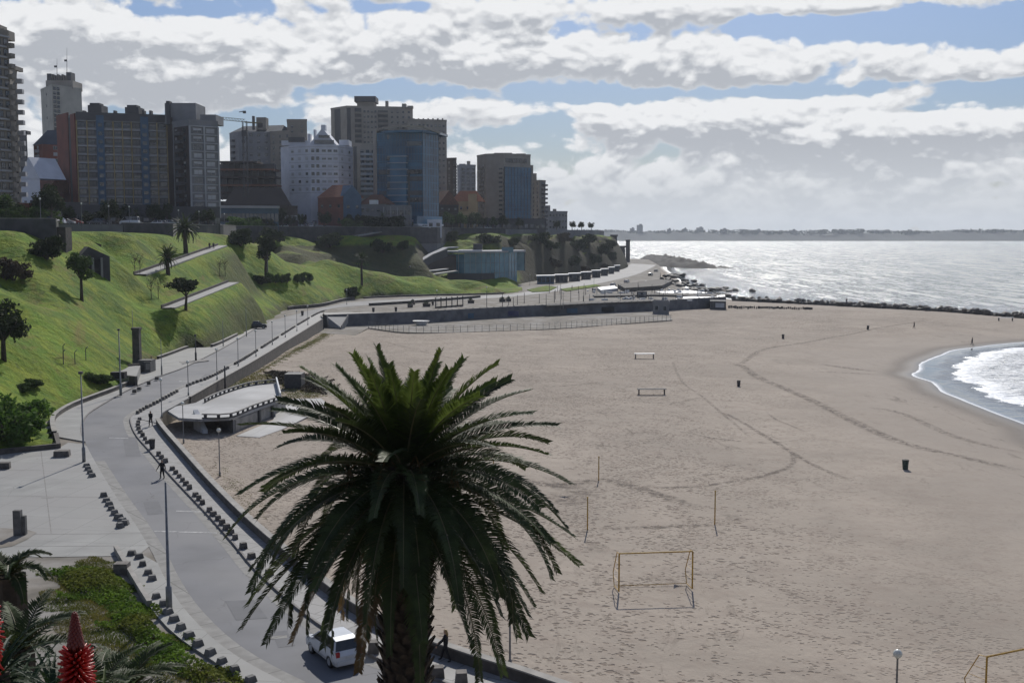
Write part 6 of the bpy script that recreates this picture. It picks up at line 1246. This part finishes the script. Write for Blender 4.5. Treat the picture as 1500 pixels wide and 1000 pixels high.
# terrace steps, flat decks and low walls
for i,(pts_,h,m_,lb) in enumerate([([(800,447),(870,443),(960,440),(960,443),(870,446.5),(800,450)],.5,'wallstone','dark low wall at the left of the club terrace'),([(870,433),(960,431),(1050,433),(1050,436),(960,434),(870,436)],.6,'wallstone','dark low wall across the middle of the club terrace'),([(905,422),(965,414),(985,416),(970,424),(915,428)],1.6,'wallstone','dark bank wall below the far coast road'),([(820,424),(872,417),(880,419),(830,427)],.25,'grass','oval grass bed on the terrace by the beach huts'),([(772,425),(800,419),(816,421),(804,427),(780,428)],.25,'grass','oval grass bed in front of the glass pavilion'),([(1000,436),(1062,433),(1062,436),(1000,439)],.35,'white','low deck coloured white for sun glare at the seaward end of the terrace'),([(960,428),(1010,426),(1040,430),(980,432)],.3,'white','flat deck coloured white for sun glare beside the shore rocks'),([(875,425),(900,422),(905,426),(880,429)],1.1,'white','white low cabin roofs in the middle of the terrace')]):  # sun glare on the two seaward decks is put into their white
    o=MB().poly([tuple(G(x,y)[:2]) for x,y in pts_],-.05,h).build('terrace_bed' if m_=='grass' else 'low_deck',M[m_]); tag(o,lb,'terrace deck' if m_!='grass' else 'flower bed')
bt=MB().box((0,0,.3),(.5,1.8,.6)).mesh('deck_bench',M['white'])
for i in range(80):
    x=rnd.uniform(850,1045); y=rnd.uniform(424,441); o=link('terrace_bench',bt,None,G(x,y),rnd.uniform(0,3),(rnd.uniform(.5,1.2),rnd.uniform(.5,1.3),rnd.uniform(.5,1.6))); tag(o,'small low bench or box on the cluttered club terrace','bench','small benches on the club terrace')
# wooden groyne fence remains right of the pier
f=empty('plank_fence',G(1130,452,-2.6),0,'low broken dark plank fence on the far sand before the breakwater','fence'); o5=f.location
for i in range(40):
    x=1068+i*3.1; p=GB(x,451+ (x-1068)*.02+rnd.uniform(-.5,.5)); MB().box((p.x-o5.x,p.y-o5.y,p.z-o5.z+.35),(rnd.uniform(.3,.8),.2,rnd.uniform(.5,1.1))).build('plank',M['rock'],f)
# ---------------- people ----------------
def person(loc,face,label,top,bottom,hair,stride=.35,arms=(.1,-.1),h=1.72,bend=0,long=False):
    """one continuous skinned body, clothing colours by region"""
    J={}; s=h/1.75
    def j(n,x,y,z,r1,r2=None): J[n]=(Vector((x,y,z))*s,(r1*s,(r2 or r1)*s))
    # faces +Y
    j('pel',0,0,.95,.15,.11); j('waist',0,bend*.04,1.1,.135,.10); j('chest',0,bend*.12,1.32,.165,.115); j('neck0',0,bend*.18,1.47,.075); j('neck',0,bend*.2,1.53,.055); j('head',0,bend*.22+.02,1.62,.082,.095); j('crown',0,bend*.22+.0,1.72,.07,.08)
    for sg,n in((-1,'l'),(1,'r')):
        st=stride*sg*.5; j(n+'hip',sg*.09,0,.9,.1); j(n+'knee',sg*.1,st*.55+.04,.5,.062); j(n+'ank',sg*.1,st,.09,.042); j(n+'toe',sg*.11,st+.17,.035,.038)
        a=arms[0] if sg<0 else arms[1]; j(n+'sh',sg*.19,bend*.14,1.42,.062); j(n+'elb',sg*.25,bend*.14+a*.6,1.14,.042); j(n+'wri',sg*.24,bend*.14+a*1.4+.06,.9,.028); j(n+'pal',sg*.24,bend*.14+a*1.5+.08,.83,.032,.02)
    names=list(J); E=[('pel','waist'),('waist','chest'),('chest','neck0'),('neck0','neck'),('neck','head'),('head','crown')]
    for n in 'lr': E+=[('pel',n+'hip'),(n+'hip',n+'knee'),(n+'knee',n+'ank'),(n+'ank',n+'toe'),('chest',n+'sh'),(n+'sh',n+'elb'),(n+'elb',n+'wri'),(n+'wri',n+'pal')]
    vs=[J[n][0] for n in names]; rr=[J[n][1] for n in names]; ed=[(names.index(a),names.index(b)) for a,b in E]
    for n,sg in(('l',-1),('r',1)):   # fingers and thumb
        p=J[n+'pal'][0]; pi=names.index(n+'pal')
        for f_ in range(5):
            o=(f_-1.5)*.018; L1=[.036,.042,.04,.03][f_] if f_<4 else .03
            a_=Vector((sg*.005,o,-.035)) if f_<4 else Vector((-sg*.01,.035,-.0)); b_=a_+(Vector((-sg*.012,0,-L1)) if f_<4 else Vector((-sg*.01,.015,-.03)))
            i0=len(vs); vs+= [p+a_*s,p+b_*s]; rr+=[(.009*s,)*2,(.007*s,)*2]; ed+=[(pi,i0),(i0,i0+1)]
    me=bpy.data.meshes.new('body'); me.from_pydata([tuple(v) for v in vs],ed,[]); o=bpy.data.objects.new('tmp',me); col.objects.link(o)
    m1=o.modifiers.new('s','SKIN'); m1.use_smooth_shade=True
    for i,sv in enumerate(me.skin_vertices[0].data): sv.radius=[q_*(1.28 if q_>.02 else 1) for q_ in rr[i]]; sv.use_root=(i==0)
    o.modifiers.new('u','SUBSURF').levels=1
    bpy.context.view_layer.update(); dg=bpy.context.evaluated_depsgraph_get(); bm_=bpy.data.meshes.new_from_object(o.evaluated_get(dg)); bpy.data.objects.remove(o)
    bm_.materials.clear()
    for m_ in (M['skin'],top,bottom,M['rubber']): bm_.materials.append(m_)
    for p in bm_.polygons:
        c=p.center/s; arm=abs(c.x)>.2
        p.material_index=0 if c.z>1.5 or (arm and c.z<.88 and c.z>.6 and abs(c.x)>.19) else 3 if c.z<.1 else 2 if c.z<(.8 if long else .98) and not arm else 1
    hd=J['head'][0]
    r=empty('person',loc,face,label,'person'); bo=link('body',bm_,r)
    hm=MB(); n_=10; rows=[]
    for i in range(7):
        t=math.pi*(.02+.62*i/6); 
        for k in range(n_):
            a=2*math.pi*k/n_; fr_=max(0,math.sin(a)); rad=.105*math.sin(t)*(1-.0*fr_); z=.1*math.cos(t)+.055
            if fr_>.3 and i>3: rad*=.6
            rows.append(hd+Vector((rad*math.cos(a)*.92,rad*math.sin(a)*1.05-.012,z))*s)
    hm.add(rows,[(i*n_+k,i*n_+(k+1)%n_,(i+1)*n_+(k+1)%n_,(i+1)*n_+k) for i in range(6) for k in range(n_)]); 
    if long: hm.tube([hd+Vector((0,-.06,.02))*s,hd+Vector((0,-.1,-.12))*s,hd+Vector((0,-.11,-.24))*s],[.085*s,.08*s,.04*s],8)
    hm.build('hair',hair,r,True)
    fm=MB(); fm.add([hd+Vector(v)*s for v in [(-.012,.09,.02),(.012,.09,.02),(.016,.112,-.018),(-.016,.112,-.018),(0,.095,-.028)]],[(0,3,2,1),(3,4,2)]); fm.box(hd+Vector((0,.092,-.05))*s,(.045*s,.01*s,.009*s),1)
    for sg in(-1,1): fm.box(hd+Vector((sg*.033,.088,.018))*s,(.02*s,.008*s,.01*s),2); fm.box(hd+Vector((sg*.088,0,-.005))*s,(.016*s,.035*s,.055*s),0)
    fm.build('face_features',[M['skin'],mat('lips',(.3,.1,.08)),M['rubber']],r)
    return r
grey_c=mat('grey_cloth',(.07,.07,.075),(.05,.05,.055),.9,6,2); redc=mat('dark_red_cloth',(.1,.02,.02),(.07,.015,.015),.9,6,2)
person(G(238,701,.0),R(160),'walker in dark clothes with arms held out at the near promenade kerb',M['black'],M['black'],M['hairdark'],.25,(-.15,.3),1.75)
person(G(221,624,.13),R(175),'walker in dark clothes on the promenade at the road bend beyond the bin',M['black'],M['black'],M['hairdark'],.4,(.2,-.2),1.75)
person(G(653,968,.13),R(75),'blond woman in dark clothes walking on the pavement behind the big palm',M['black'],M['black'],M['hairblond'],.6,(.25,.3),1.68,long=True)
person(G(214,540,.12),R(200),'person in grey standing by the base of the monument column',grey_c,M['black'],M['hairdark'],.1); person(G(222,538,.12),R(100),'taller person in black nearest the road beside the monument',M['black'],M['navy'],M['hairdark'],.1,h=1.85)
person(GB(1339,481),R(90),'far walker in dark clothes on the sand near the breakwater',M['black'],M['black'],M['hairdark'],.4,h=1.8); person(GB(1424,505),R(60),'walker at the water edge of the cove in dark clothes',M['black'],M['navy'],M['hairdark'],.5,h=1.75)
person(G(474,468,.13),R(180),'person standing at the kerb near the ramp to the sand',M['black'],M['black'],M['hairdark'],.2)
u1=H(307,366); person(u1+Vector((0,0,.2)),R(0),'person walking up the upper hillside path, on the left of the pair',M['black'],M['navy'],M['hairdark'],.3); person(u1+Vector((1.0,.3,.25)),R(0),'person walking up the upper hillside path, on the right of the pair',grey_c,M['black'],M['hairdark'],.3)
for x,y,lb in [(868,428,'small standing person on the terrace near the white cabin roofs'),(838,424,'pair member in dark clothes on the terrace by the beach huts'),(1240,444,'tiny person on the breakwater boulders')]:
    person(G(x,y,0 if x<1000 else -2),rnd.uniform(0,6),lb,M['black'],M['navy'],M['hairdark'],.2)
# ---------------- vehicles ----------------
carglass=mat('car_glass',(.015,.018,.02),(.01,.012,.014),.08,1,2,spec=.8)
def paint(n,c): return mat('car_paint_'+n,c,[q*.9 for q in c],.28,1,3,spec=.6,metal=.1)
pw=paint('white',(.6,.62,.64)); psil=paint('silver',(.33,.34,.36)); pbl=paint('black',(.02,.02,.023)); pgr=paint('grey',(.1,.105,.11)); prd=paint('red',(.22,.02,.02)); pbu=paint('blue',(.04,.07,.16))
profs={'hatch':dict(L=3.9,W=1.68,low=[(-1.95,.35),(-1.93,.75),(-1.8,.98),(-.9,1.0),(.75,.96),(1.55,.84),(1.9,.68),(1.95,.38)],cab=[(-1.78,.96),(-1.55,1.44),(-1.1,1.52),(.1,1.5),(.45,1.4),(1.1,.95)]),
 'sedan':dict(L=4.4,W=1.72,low=[(-2.2,.38),(-2.18,.8),(-2.0,.95),(-1.2,.97),(.8,.92),(1.75,.8),(2.15,.66),(2.2,.38)],cab=[(-1.6,.94),(-1.0,1.38),(-.5,1.44),(.3,1.42),(.55,1.35),(1.25,.9)]),
 'pickup':dict(L=5.1,W=1.85,low=[(-2.55,.5),(-2.55,1.12),(-2.5,1.15),(-.6,1.15),(1.1,1.12),(2.2,1.02),(2.5,.85),(2.55,.5)],cab=[(-.75,1.12),(-.6,1.68),(-.3,1.76),(.5,1.74),(.75,1.66),(1.4,1.1)]),
 'suv':dict(L=4.5,W=1.85,low=[(-2.25,.45),(-2.25,1.0),(-2.1,1.08),(-1,1.08),(1.0,1.05),(2.0,.95),(2.22,.75),(2.25,.45)],cab=[(-2.1,1.05),(-1.95,1.62),(-1.6,1.72),(.2,1.7),(.5,1.6),(1.2,1.03)]),
 'van':dict(L=4.9,W=1.95,low=[(-2.45,.45),(-2.45,1.2),(-2.4,1.25),(-1,1.25),(1.2,1.2),(2.1,1.05),(2.42,.8),(2.45,.45)],cab=[(-2.42,1.2),(-2.38,2.1),(-2.2,2.2),(.9,2.2),(1.2,2.1),(1.95,1.15)])}
def car(kind,pt,label,name='parked_car',cat='car'):
    d=profs[kind]; W_=d['W']/2; r=empty(name,(0,0,0),0,label,cat); mb=MB()
    def loft(pr,ws,mi,close=True,zb=None):
        n=len(pr); rows=[]
        for (x,z),w in zip(pr,ws):
            rows.append([(x,-w,z),(x,w,z)])
        vs=[v for row in rows for v in row]; fs=[(2*i,2*i+1,2*i+3,2*i+2) for i in range(n-1)]
        return vs,fs
    # lower body: bevelled section along the length
    xs=[p[0] for p in d['low']]; n=len(d['low']); vs=[];fs=[]
    for i,(x,z) in enumerate(d['low']):
        tap=.9 if i in(0,n-1) else .95 if i in(1,n-2) else 1
        w=W_*tap; zb_=.26; zm=min(z,.62)
        for y,zz in ((-w*.92,zb_),(-w,min(zm,z)*.75),(-w,min(z,zm+.05)),(-w*.93,z),(w*.93,z),(w,min(z,zm+.05)),(w,min(zm,z)*.75),(w*.92,zb_)): vs.append((x,y,zz))
    for i in range(n-1):
        for k_ in range(8): o=i*8+k_; q2=i*8+(k_+1)%8; fs.append((o,q2,q2+8,o+8))
    fs+=[tuple(range(7,-1,-1)),tuple((n-1)*8+k_ for k_ in range(8))]; mb.add(vs,fs)
    # roof panel and pillars
    c=d['cab']; m=len(c); 
    def wt(z): return W_*(.93-.2*(z-c[0][1])/(c[2][1]-c[0][1]))
    roof=[(x,z) for x,z in c[1:-1]]
    vs=[];fs=[]
    for x,z in roof: w=wt(z); vs+=[(x,-w,z-.05),(x,-w*.93,z),(x,w*.93,z),(x,w,z-.05)]
    for i in range(len(roof)-1):
        for k_ in range(3): o=i*4+k_; fs.append((o,o+1,o+5,o+4))
    mb.add(vs,fs)
    for sg in(-1,1):
        for (x0,z0),(x1,z1) in ((c[0],c[1]),(c[-1],c[-2])): mb.bar((x0,sg*wt(z0),z0),(x1,sg*wt(z1),z1-.03),.09,.07)
        xm=(c[1][0]+c[-2][0])/2; mb.bar((xm,sg*wt(c[0][1])*1.0,c[0][1]),(xm,sg*wt(c[2][1]),c[2][1]-.05),.1,.05)
    bd=mb.build('body',pt,r,False)
    gm=MB(); gv=[]
    for x,z in c: w=wt(z)*.985; gv+=[(x,-w,z-.02),(x,w,z-.02)]
    gf=[(2*i,2*i+1,2*i+3,2*i+2) for i in range(m-1)]; gf+=[tuple(2*i for i in range(m))[::-1],tuple(2*i+1 for i in range(m))]
    gm.add(gv,gf).build('window_glass',carglass,r)
    wx=d['L']/2-.78
    for sx in(-1,1):
        for sy in(-1,1):
            t=MB(); t.v=[]; ring=[]; 
            t.lathe([(.2,-.1),(.31,-.1),(.325,-.06),(.325,.06),(.31,.1),(.2,.1)],n=16); t.v=[(v[0],v[2],v[1]) for v in t.v]; t.f=[f[::-1] for f in t.f]
            wo=t.build('wheel',M['rubber'],r,False,(sx*wx,sy*(W_-.1),.32)); rm=MB().lathe([(.19,-.105),(.19,.105)],n=10); rm.v=[(v[0],v[2],v[1]) for v in rm.v]; rm.build('rim',psil,wo)
    for sy in(-1,1):
        MB().box((d['L']/2-.1,sy*W_*.68,.68 if kind!='van' else .85),(.14,.36,.16)).build('headlight',M['lens'],r); MB().box((-d['L']/2+.06,sy*W_*.78,.85),(.1,.2,.26)).build('tail_light',M['lensred'],r)
        MB().box((.75 if kind!='pickup' else 1.0,sy*(W_+.06),1.0),(.12,.16,.12)).build('mirror',pt,r)
    MB().box((-d['L']/2-.0,0,.42),(.1,W_*1.7,.2)).build('bumper',pt if kind!='pickup' else M['darkmetal'],r); MB().box((-d['L']/2-.03,0,.7),(.03,.42,.12)).build('number_plate',M['white'],r)
    if kind=='pickup': MB().box((-1.65,0,1.12),(1.6,1.5,.08)).build('cargo_bed',M['rubber'],r)
    return r
def put(c,p,rz,label=None): c.location=p; c.rotation_euler=(0,0,rz); return tag(c,label)
hb_=car('hatch',pw,'small white hatchback half hidden under the hanging palm fronds','hatchback'); put(hb_,G(490,962,.0),R(123))
put(car('pickup',pbl,'black pickup stopped at the left kerb of the coast road','pickup_truck','pickup'),G(375,481,0),R(8))
protos={}
for k_,pt,n_ in [('sedan',psil,'s'),('hatch',pw,'w'),('suv',pbl,'b'),('sedan',pgr,'g'),('van',pw,'v'),('hatch',prd,'r'),('sedan',pbu,'u'),('suv',psil,'i')]: protos[n_]=[car(k_,pt,'x','van' if n_=='v' else 'parked_car','van' if n_=='v' else 'car'),False]
cn={'s':'silver saloon','w':'white hatchback','b':'black off-roader','g':'dark grey saloon','v':'white van','r':'red hatchback','u':'blue saloon','i':'silver off-roader'}
def pc_(n_,p,rz,where,group=None):
    pr,used=protos[n_]; c=pr if not used else copy_tree(pr); protos[n_][1]=True; put(c,p,rz,cn[n_]+' '+where); 
    if group: c['group']=group
st=[(456,474,'w'),(458,486,'s'),(450,480,'g'),(461,498,'s'),(457,512,'i'),(464,528,'w'),(466,545,'s'),(470,562,'v'),(475,580,'w'),(447,492,'b')]
gr='cars parked up the rising street'
for x,Y,n_ in st: pc_(n_,Vector((XT(x,Y),Y,zstreet(Y)+.03)),R(92),'parked on the left side of the rising street',gr)
for x,Y,n_ in [(497,500,'i'),(502,490,'g'),(507,482,'b'),(494,515,'g'),(490,535,'s'),(487,560,'b')]: pc_(n_,Vector((XT(x,Y),Y,zstreet(Y)+.03)),R(95),'parked on the right side of the rising street','cars parked on the right of the rising street')
q=[(72,262,'b','in front of the low grey shops at far left'),(84,275,'w','just right of the black off-roader at far left'),(97,282,'s','on the street by the foot of the brick end wall'),(141,292,'g','on the street left of the lone round tree'),(150,293,'b','close beside the lone round tree on its left'),(190,300,'v','on the street under the wide apartment block'),(200,318,'s','between the white van and the street wall'),(229,326,'w','near the large bushy palm crown, leftmost of three'),(240,328,'s','near the large bushy palm crown, middle of three'),(250,330,'i','near the large bushy palm crown, rightmost of three'),(272,348,'b','behind the large bushy palm crown'),(302,362,'g','on the street below the grey corner tower'),(312,368,'s','beside the grey saloon below the corner tower'),(318,374,'w','at the street end left of the restaurant'),(405,460,'s','in front of the glass-walled restaurant at its right end'),(416,464,'w','at the corner where the rising street begins'),(624,486,'w','in front of the white annex'),(703,556,'s','under the trees before the ochre house'),(715,560,'w','under the trees left of the sea-view tower'),(110,289,'r','on the street left of the wide apartment block')]
for x,Y,n_,wh in q: pc_(n_,Vector((XT(x,Y),Y,PZ+.03)),R(rnd.choice([5,185,10,178])),wh)
for x,y,n_,wh in [(953,404,'b','driving on the far coast road'),(961,398,'g','farther away on the far coast road'),(918,414,'s','parked by the beach huts at the cliff foot'),(948,416,'w','at the near end of the far coast road'),(898,419,'s','on the terrace road before the beach huts')]: pc_(n_,G(x,y,.02),R(70),wh)
for n_,(pr,used) in protos.items():
    if not used:
        for ch in list(pr.children_recursive): bpy.data.objects.remove(ch)
        bpy.data.objects.remove(pr)
# ---------------- sky and sun ----------------
SUN_EL=R(38); SUN_AZ=math.atan((960-750)/F)
sl=bpy.data.lights.new('sun','SUN'); sl.energy=4.0; sl.angle=R(.53); sl.color=(1,.955,.88); so=bpy.data.objects.new('sun',sl); col.objects.link(so)
sd=Vector((math.sin(SUN_AZ)*math.cos(SUN_EL),math.cos(SUN_AZ)*math.cos(SUN_EL),math.sin(SUN_EL)))
so.rotation_euler=sd.to_track_quat('Z','Y').to_euler(); so.location=(0,0,200)
w=bpy.data.worlds.new('World'); sc.world=w; w.use_nodes=True; nt=w.node_tree; N=nt.nodes; L=nt.links; bg=N['Background']
sky=N.new('ShaderNodeTexSky'); sky.sky_type='NISHITA'; sky.sun_disc=False; sky.sun_elevation=SUN_EL; sky.sun_rotation=SUN_AZ; sky.air_density=1; sky.dust_density=.6; sky.ozone_density=1.2
tc=N.new('ShaderNodeTexCoord'); sx=N.new('ShaderNodeSeparateXYZ'); L.new(tc.outputs['Generated'],sx.inputs[0])
az=math_(N,L,'ARCTAN2',sx.outputs[0],sx.outputs[1]); el=math_(N,L,'ARCSINE',sx.outputs[2])
def nn2(*a):
    o=nnoise(*a); o.node.noise_dimensions='2D'; return o
# cloud density group: input (az,el)
gt=bpy.data.node_groups.new('cloud_density','ShaderNodeTree'); gt.interface.new_socket('Vec',in_out='INPUT',socket_type='NodeSocketVector'); gt.interface.new_socket('D',in_out='OUTPUT',socket_type='NodeSocketFloat')
gn=gt.nodes; gl=gt.links; gi=gn.new('NodeGroupInput'); go=gn.new('NodeGroupOutput')
s2=gn.new('ShaderNodeSeparateXYZ'); gl.new(gi.outputs[0],s2.inputs[0]); A_,E_=s2.outputs[0],s2.outputs[1]
wv=mapping(gn,gl,gi.outputs[0],(1,1,1)); 
nz1=gn.new('ShaderNodeTexNoise'); nz1.noise_dimensions='2D'; nz1.inputs['Scale'].default_value=9; nz1.inputs['Detail'].default_value=2; gl.new(mapping(gn,gl,gi.outputs[0],(1,1.8,1)),nz1.inputs['Vector'])
vm=gn.new('ShaderNodeVectorMath'); vm.operation='MULTIPLY_ADD'; gl.new(nz1.outputs['Color'],vm.inputs[0]); vm.inputs[1].default_value=(.022,.014,0); gl.new(gi.outputs[0],vm.inputs[2]); wpv=vm.outputs[0]
n_a=nn2(gn,gl,mapping(gn,gl,wpv,(1,2.0,1)),8,8,.6,.2)
n_b=nn2(gn,gl,mapping(gn,gl,wpv,(1,1.5,1)),24,6,.62,.1)
vo=gn.new('ShaderNodeTexVoronoi'); vo.voronoi_dimensions='2D'; vo.inputs['Scale'].default_value=34; gl.new(mapping(gn,gl,wpv,(1,1.5,1)),vo.inputs['Vector'])
vo2=gn.new('ShaderNodeTexVoronoi'); vo2.voronoi_dimensions='2D'; vo2.inputs['Scale'].default_value=80; gl.new(mapping(gn,gl,wpv,(1,1.6,1)),vo2.inputs['Vector'])
D=math_(gn,gl,'ADD',math_(gn,gl,'MULTIPLY',math_(gn,gl,'SUBTRACT',n_a,.5),2.6),math_(gn,gl,'MULTIPLY',math_(gn,gl,'SUBTRACT',n_b,.5),1.1))
D=math_(gn,gl,'SUBTRACT',D,math_(gn,gl,'MULTIPLY',math_(gn,gl,'SUBTRACT',vo.outputs['Distance'],.4),.95))
D=math_(gn,gl,'SUBTRACT',D,math_(gn,gl,'MULTIPLY',math_(gn,gl,'SUBTRACT',vo2.outputs['Distance'],.4),.42))
vm3=gn.new('ShaderNodeVectorMath'); vm3.operation='MULTIPLY_ADD'; gl.new(nz1.outputs['Color'],vm3.inputs[0]); vm3.inputs[1].default_value=(.03,.012,0); vm3.inputs[2].default_value=(-.015,-.006,0)
vm4=gn.new('ShaderNodeVectorMath'); gl.new(vm3.outputs[0],vm4.inputs[0]); gl.new(gi.outputs[0],vm4.inputs[1]); wrp2=vm4.outputs[0]
blobs=[(110,70,190,55,.9),(60,30,120,30,.4),(330,115,130,26,.7),(430,70,230,42,1.0),(640,80,120,34,.6),(860,85,130,45,.9),(1010,60,90,35,.5),(1140,88,170,24,.9),(1420,88,110,24,.9),(740,10,170,14,.7),(1260,8,260,12,.8),(980,12,90,14,.5),
 (540,165,90,28,.8),(1040,178,210,32,1.1),(1330,192,220,30,1.0),(735,165,45,16,.7),(870,165,60,22,.6),(1330,133,26,8,.9),(60,165,120,45,.6),(330,150,90,18,.5),
 (250,14,140,14,-1.1),(1200,38,240,13,-1.2),(1430,45,120,12,-1.2),(560,130,130,11,-1.1),(830,138,150,10,-1.0),(1210,132,180,9,-1.1),(1450,132,60,10,-1.1),(690,195,60,12,-.8),(385,180,50,14,-1.0),(790,178,24,22,-1.0),(620,15,80,8,-.8),(300,175,60,12,-.5),(1380,160,120,6,-.7),(450,150,60,14,-.8),(930,135,90,9,-.8)]
for (px,py,rx,ry,am) in blobs:
    r=ray(px,py).normalized(); a0=math.atan2(r.x,r.y); e0=math.asin(r.z)
    v1=gn.new('ShaderNodeVectorMath'); v1.operation='MULTIPLY_ADD'; gl.new(wrp2,v1.inputs[0]); v1.inputs[1].default_value=(F/rx,F/ry,0); v1.inputs[2].default_value=(-a0*F/rx,-e0*F/ry,0)
    v2=gn.new('ShaderNodeVectorMath'); v2.operation='DOT_PRODUCT'; gl.new(v1.outputs[0],v2.inputs[0]); gl.new(v1.outputs[0],v2.inputs[1])
    ex=math_(gn,gl,'POWER',.5,v2.outputs['Value']); D=math_(gn,gl,'MULTIPLY_ADD',ex,am,D)
# lower sky fills in
D=math_(gn,gl,'ADD',D,mr(gn,gl,E_,.035,.1,.75,0.0,True)); D=math_(gn,gl,'ADD',D,.02)
gl.new(D,go.inputs[0])
def dens(off):
    cx=N.new('ShaderNodeCombineXYZ'); L.new(az,cx.inputs[0]); L.new(math_(N,L,'ADD',el,off),cx.inputs[1])
    gq=N.new('ShaderNodeGroup'); gq.node_tree=gt; L.new(cx.outputs[0],gq.inputs[0]); return gq.outputs[0]
D0=dens(0); D1=dens(.014); D2=dens(.0045)
cover=mr(N,L,D0,-.14,.30,0,1,True)
lit=mr(N,L,math_(N,L,'SUBTRACT',D0,D1),-.45,.75)         # sun-side edges
thick=mr(N,L,D1,-.12,1.5,0,1,True)
shade=math_(N,L,'MULTIPLY',thick,math_(N,L,'SUBTRACT',1.25,lit),clamp=True)
n_f=nn2(N,L,mapping(N,L,tc.outputs['Generated'],(1,1,1)),26,6,.6)
shade=math_(N,L,'ADD',shade,math_(N,L,'MULTIPLY',math_(N,L,'SUBTRACT',n_f,.5),.35),clamp=True)
shade=math_(N,L,'ADD',math_(N,L,'MULTIPLY_ADD',shade,.85,.18),math_(N,L,'MULTIPLY',math_(N,L,'SUBTRACT',D2,D0),mr(N,L,D0,0,.5,.3,1.2)),clamp=True)
shade=math_(N,L,'MULTIPLY',shade,mr(N,L,D0,-.05,.6,.55,1,True))
cc=mixc(N,L,shade,(.86,.87,.885),(.46,.485,.53))
# light in the clouds falls off away from the sun
dt=N.new('ShaderNodeVectorMath'); dt.operation='DOT_PRODUCT'; L.new(tc.outputs['Generated'],dt.inputs[0]); dt.inputs[1].default_value=sd
ph=mr(N,L,dt.outputs['Value'],-.2,.9,.68,1.0,True)
vs=N.new('ShaderNodeVectorMath'); vs.operation='SCALE'; L.new(cc,vs.inputs[0]); L.new(ph,vs.inputs['Scale'])
sk=N.new('ShaderNodeVectorMath'); sk.operation='SCALE'; L.new(sky.outputs[0],sk.inputs[0]); sk.inputs['Scale'].default_value=.085
sk2=N.new('ShaderNodeVectorMath'); sk2.operation='MULTIPLY'; L.new(sk.outputs[0],sk2.inputs[0]); sk2.inputs[1].default_value=(.70,.79,.99)
sk3=N.new('ShaderNodeVectorMath'); sk3.operation='SCALE'; L.new(sk2.outputs[0],sk3.inputs[0]); L.new(mr(N,L,el,0,.3,.55,1.0),sk3.inputs['Scale']); sk2=sk3
# pale air near the horizon
hz=mr(N,L,el,0,.085,1,0,True); pale=mixc(N,L,math_(N,L,'MULTIPLY',hz,math_(N,L,'MULTIPLY',ph,.8)),vs.outputs[0],(.60,.63,.66))
hi=mr(N,L,el,.24,.5,1,.25); cov2=math_(N,L,'MULTIPLY',cover,hi)
fin=mixc(N,L,cov2,sk2.outputs[0],pale); hz2=math_(N,L,'MULTIPLY',hz,math_(N,L,'MULTIPLY',ph,.6)); fin=mixc(N,L,hz2,fin,(.60,.63,.67))
L.new(fin,bg.inputs[0]); bg.inputs[1].default_value=1.0
sc.view_settings.view_transform='Standard'; sc.view_settings.look='None'; sc.view_settings.exposure=0; sc.view_settings.gamma=1
w.cycles.sampling_method='MANUAL'; w.cycles.sample_map_resolution=512
sc.cycles.max_bounces=5; sc.cycles.diffuse_bounces=2; sc.cycles.glossy_bounces=2; sc.cycles.transmission_bounces=3; sc.cycles.transparent_max_bounces=6

hb=MB().box((2500,2700,50),(11200,6000,112)); hm=bpy.data.materials.new('haze_air'); hm.use_nodes=True; hn=hm.node_tree; hn.nodes.clear(); ho=hn.nodes.new('ShaderNodeOutputMaterial'); pv=hn.nodes.new('ShaderNodeVolumePrincipled')
pv.inputs['Color'].default_value=(.80,.88,1,1); pv.inputs['Density'].default_value=.00008; pv.inputs['Anisotropy'].default_value=.3; hn.links.new(pv.outputs[0],ho.inputs['Volume'])
o=hb.build('haze',hm); o['kind']='stuff'; tag(o,'thin bluish sea haze in the air over the bay','haze')
sc.cycles.volume_bounces=0; sc.cycles.volume_max_steps=64
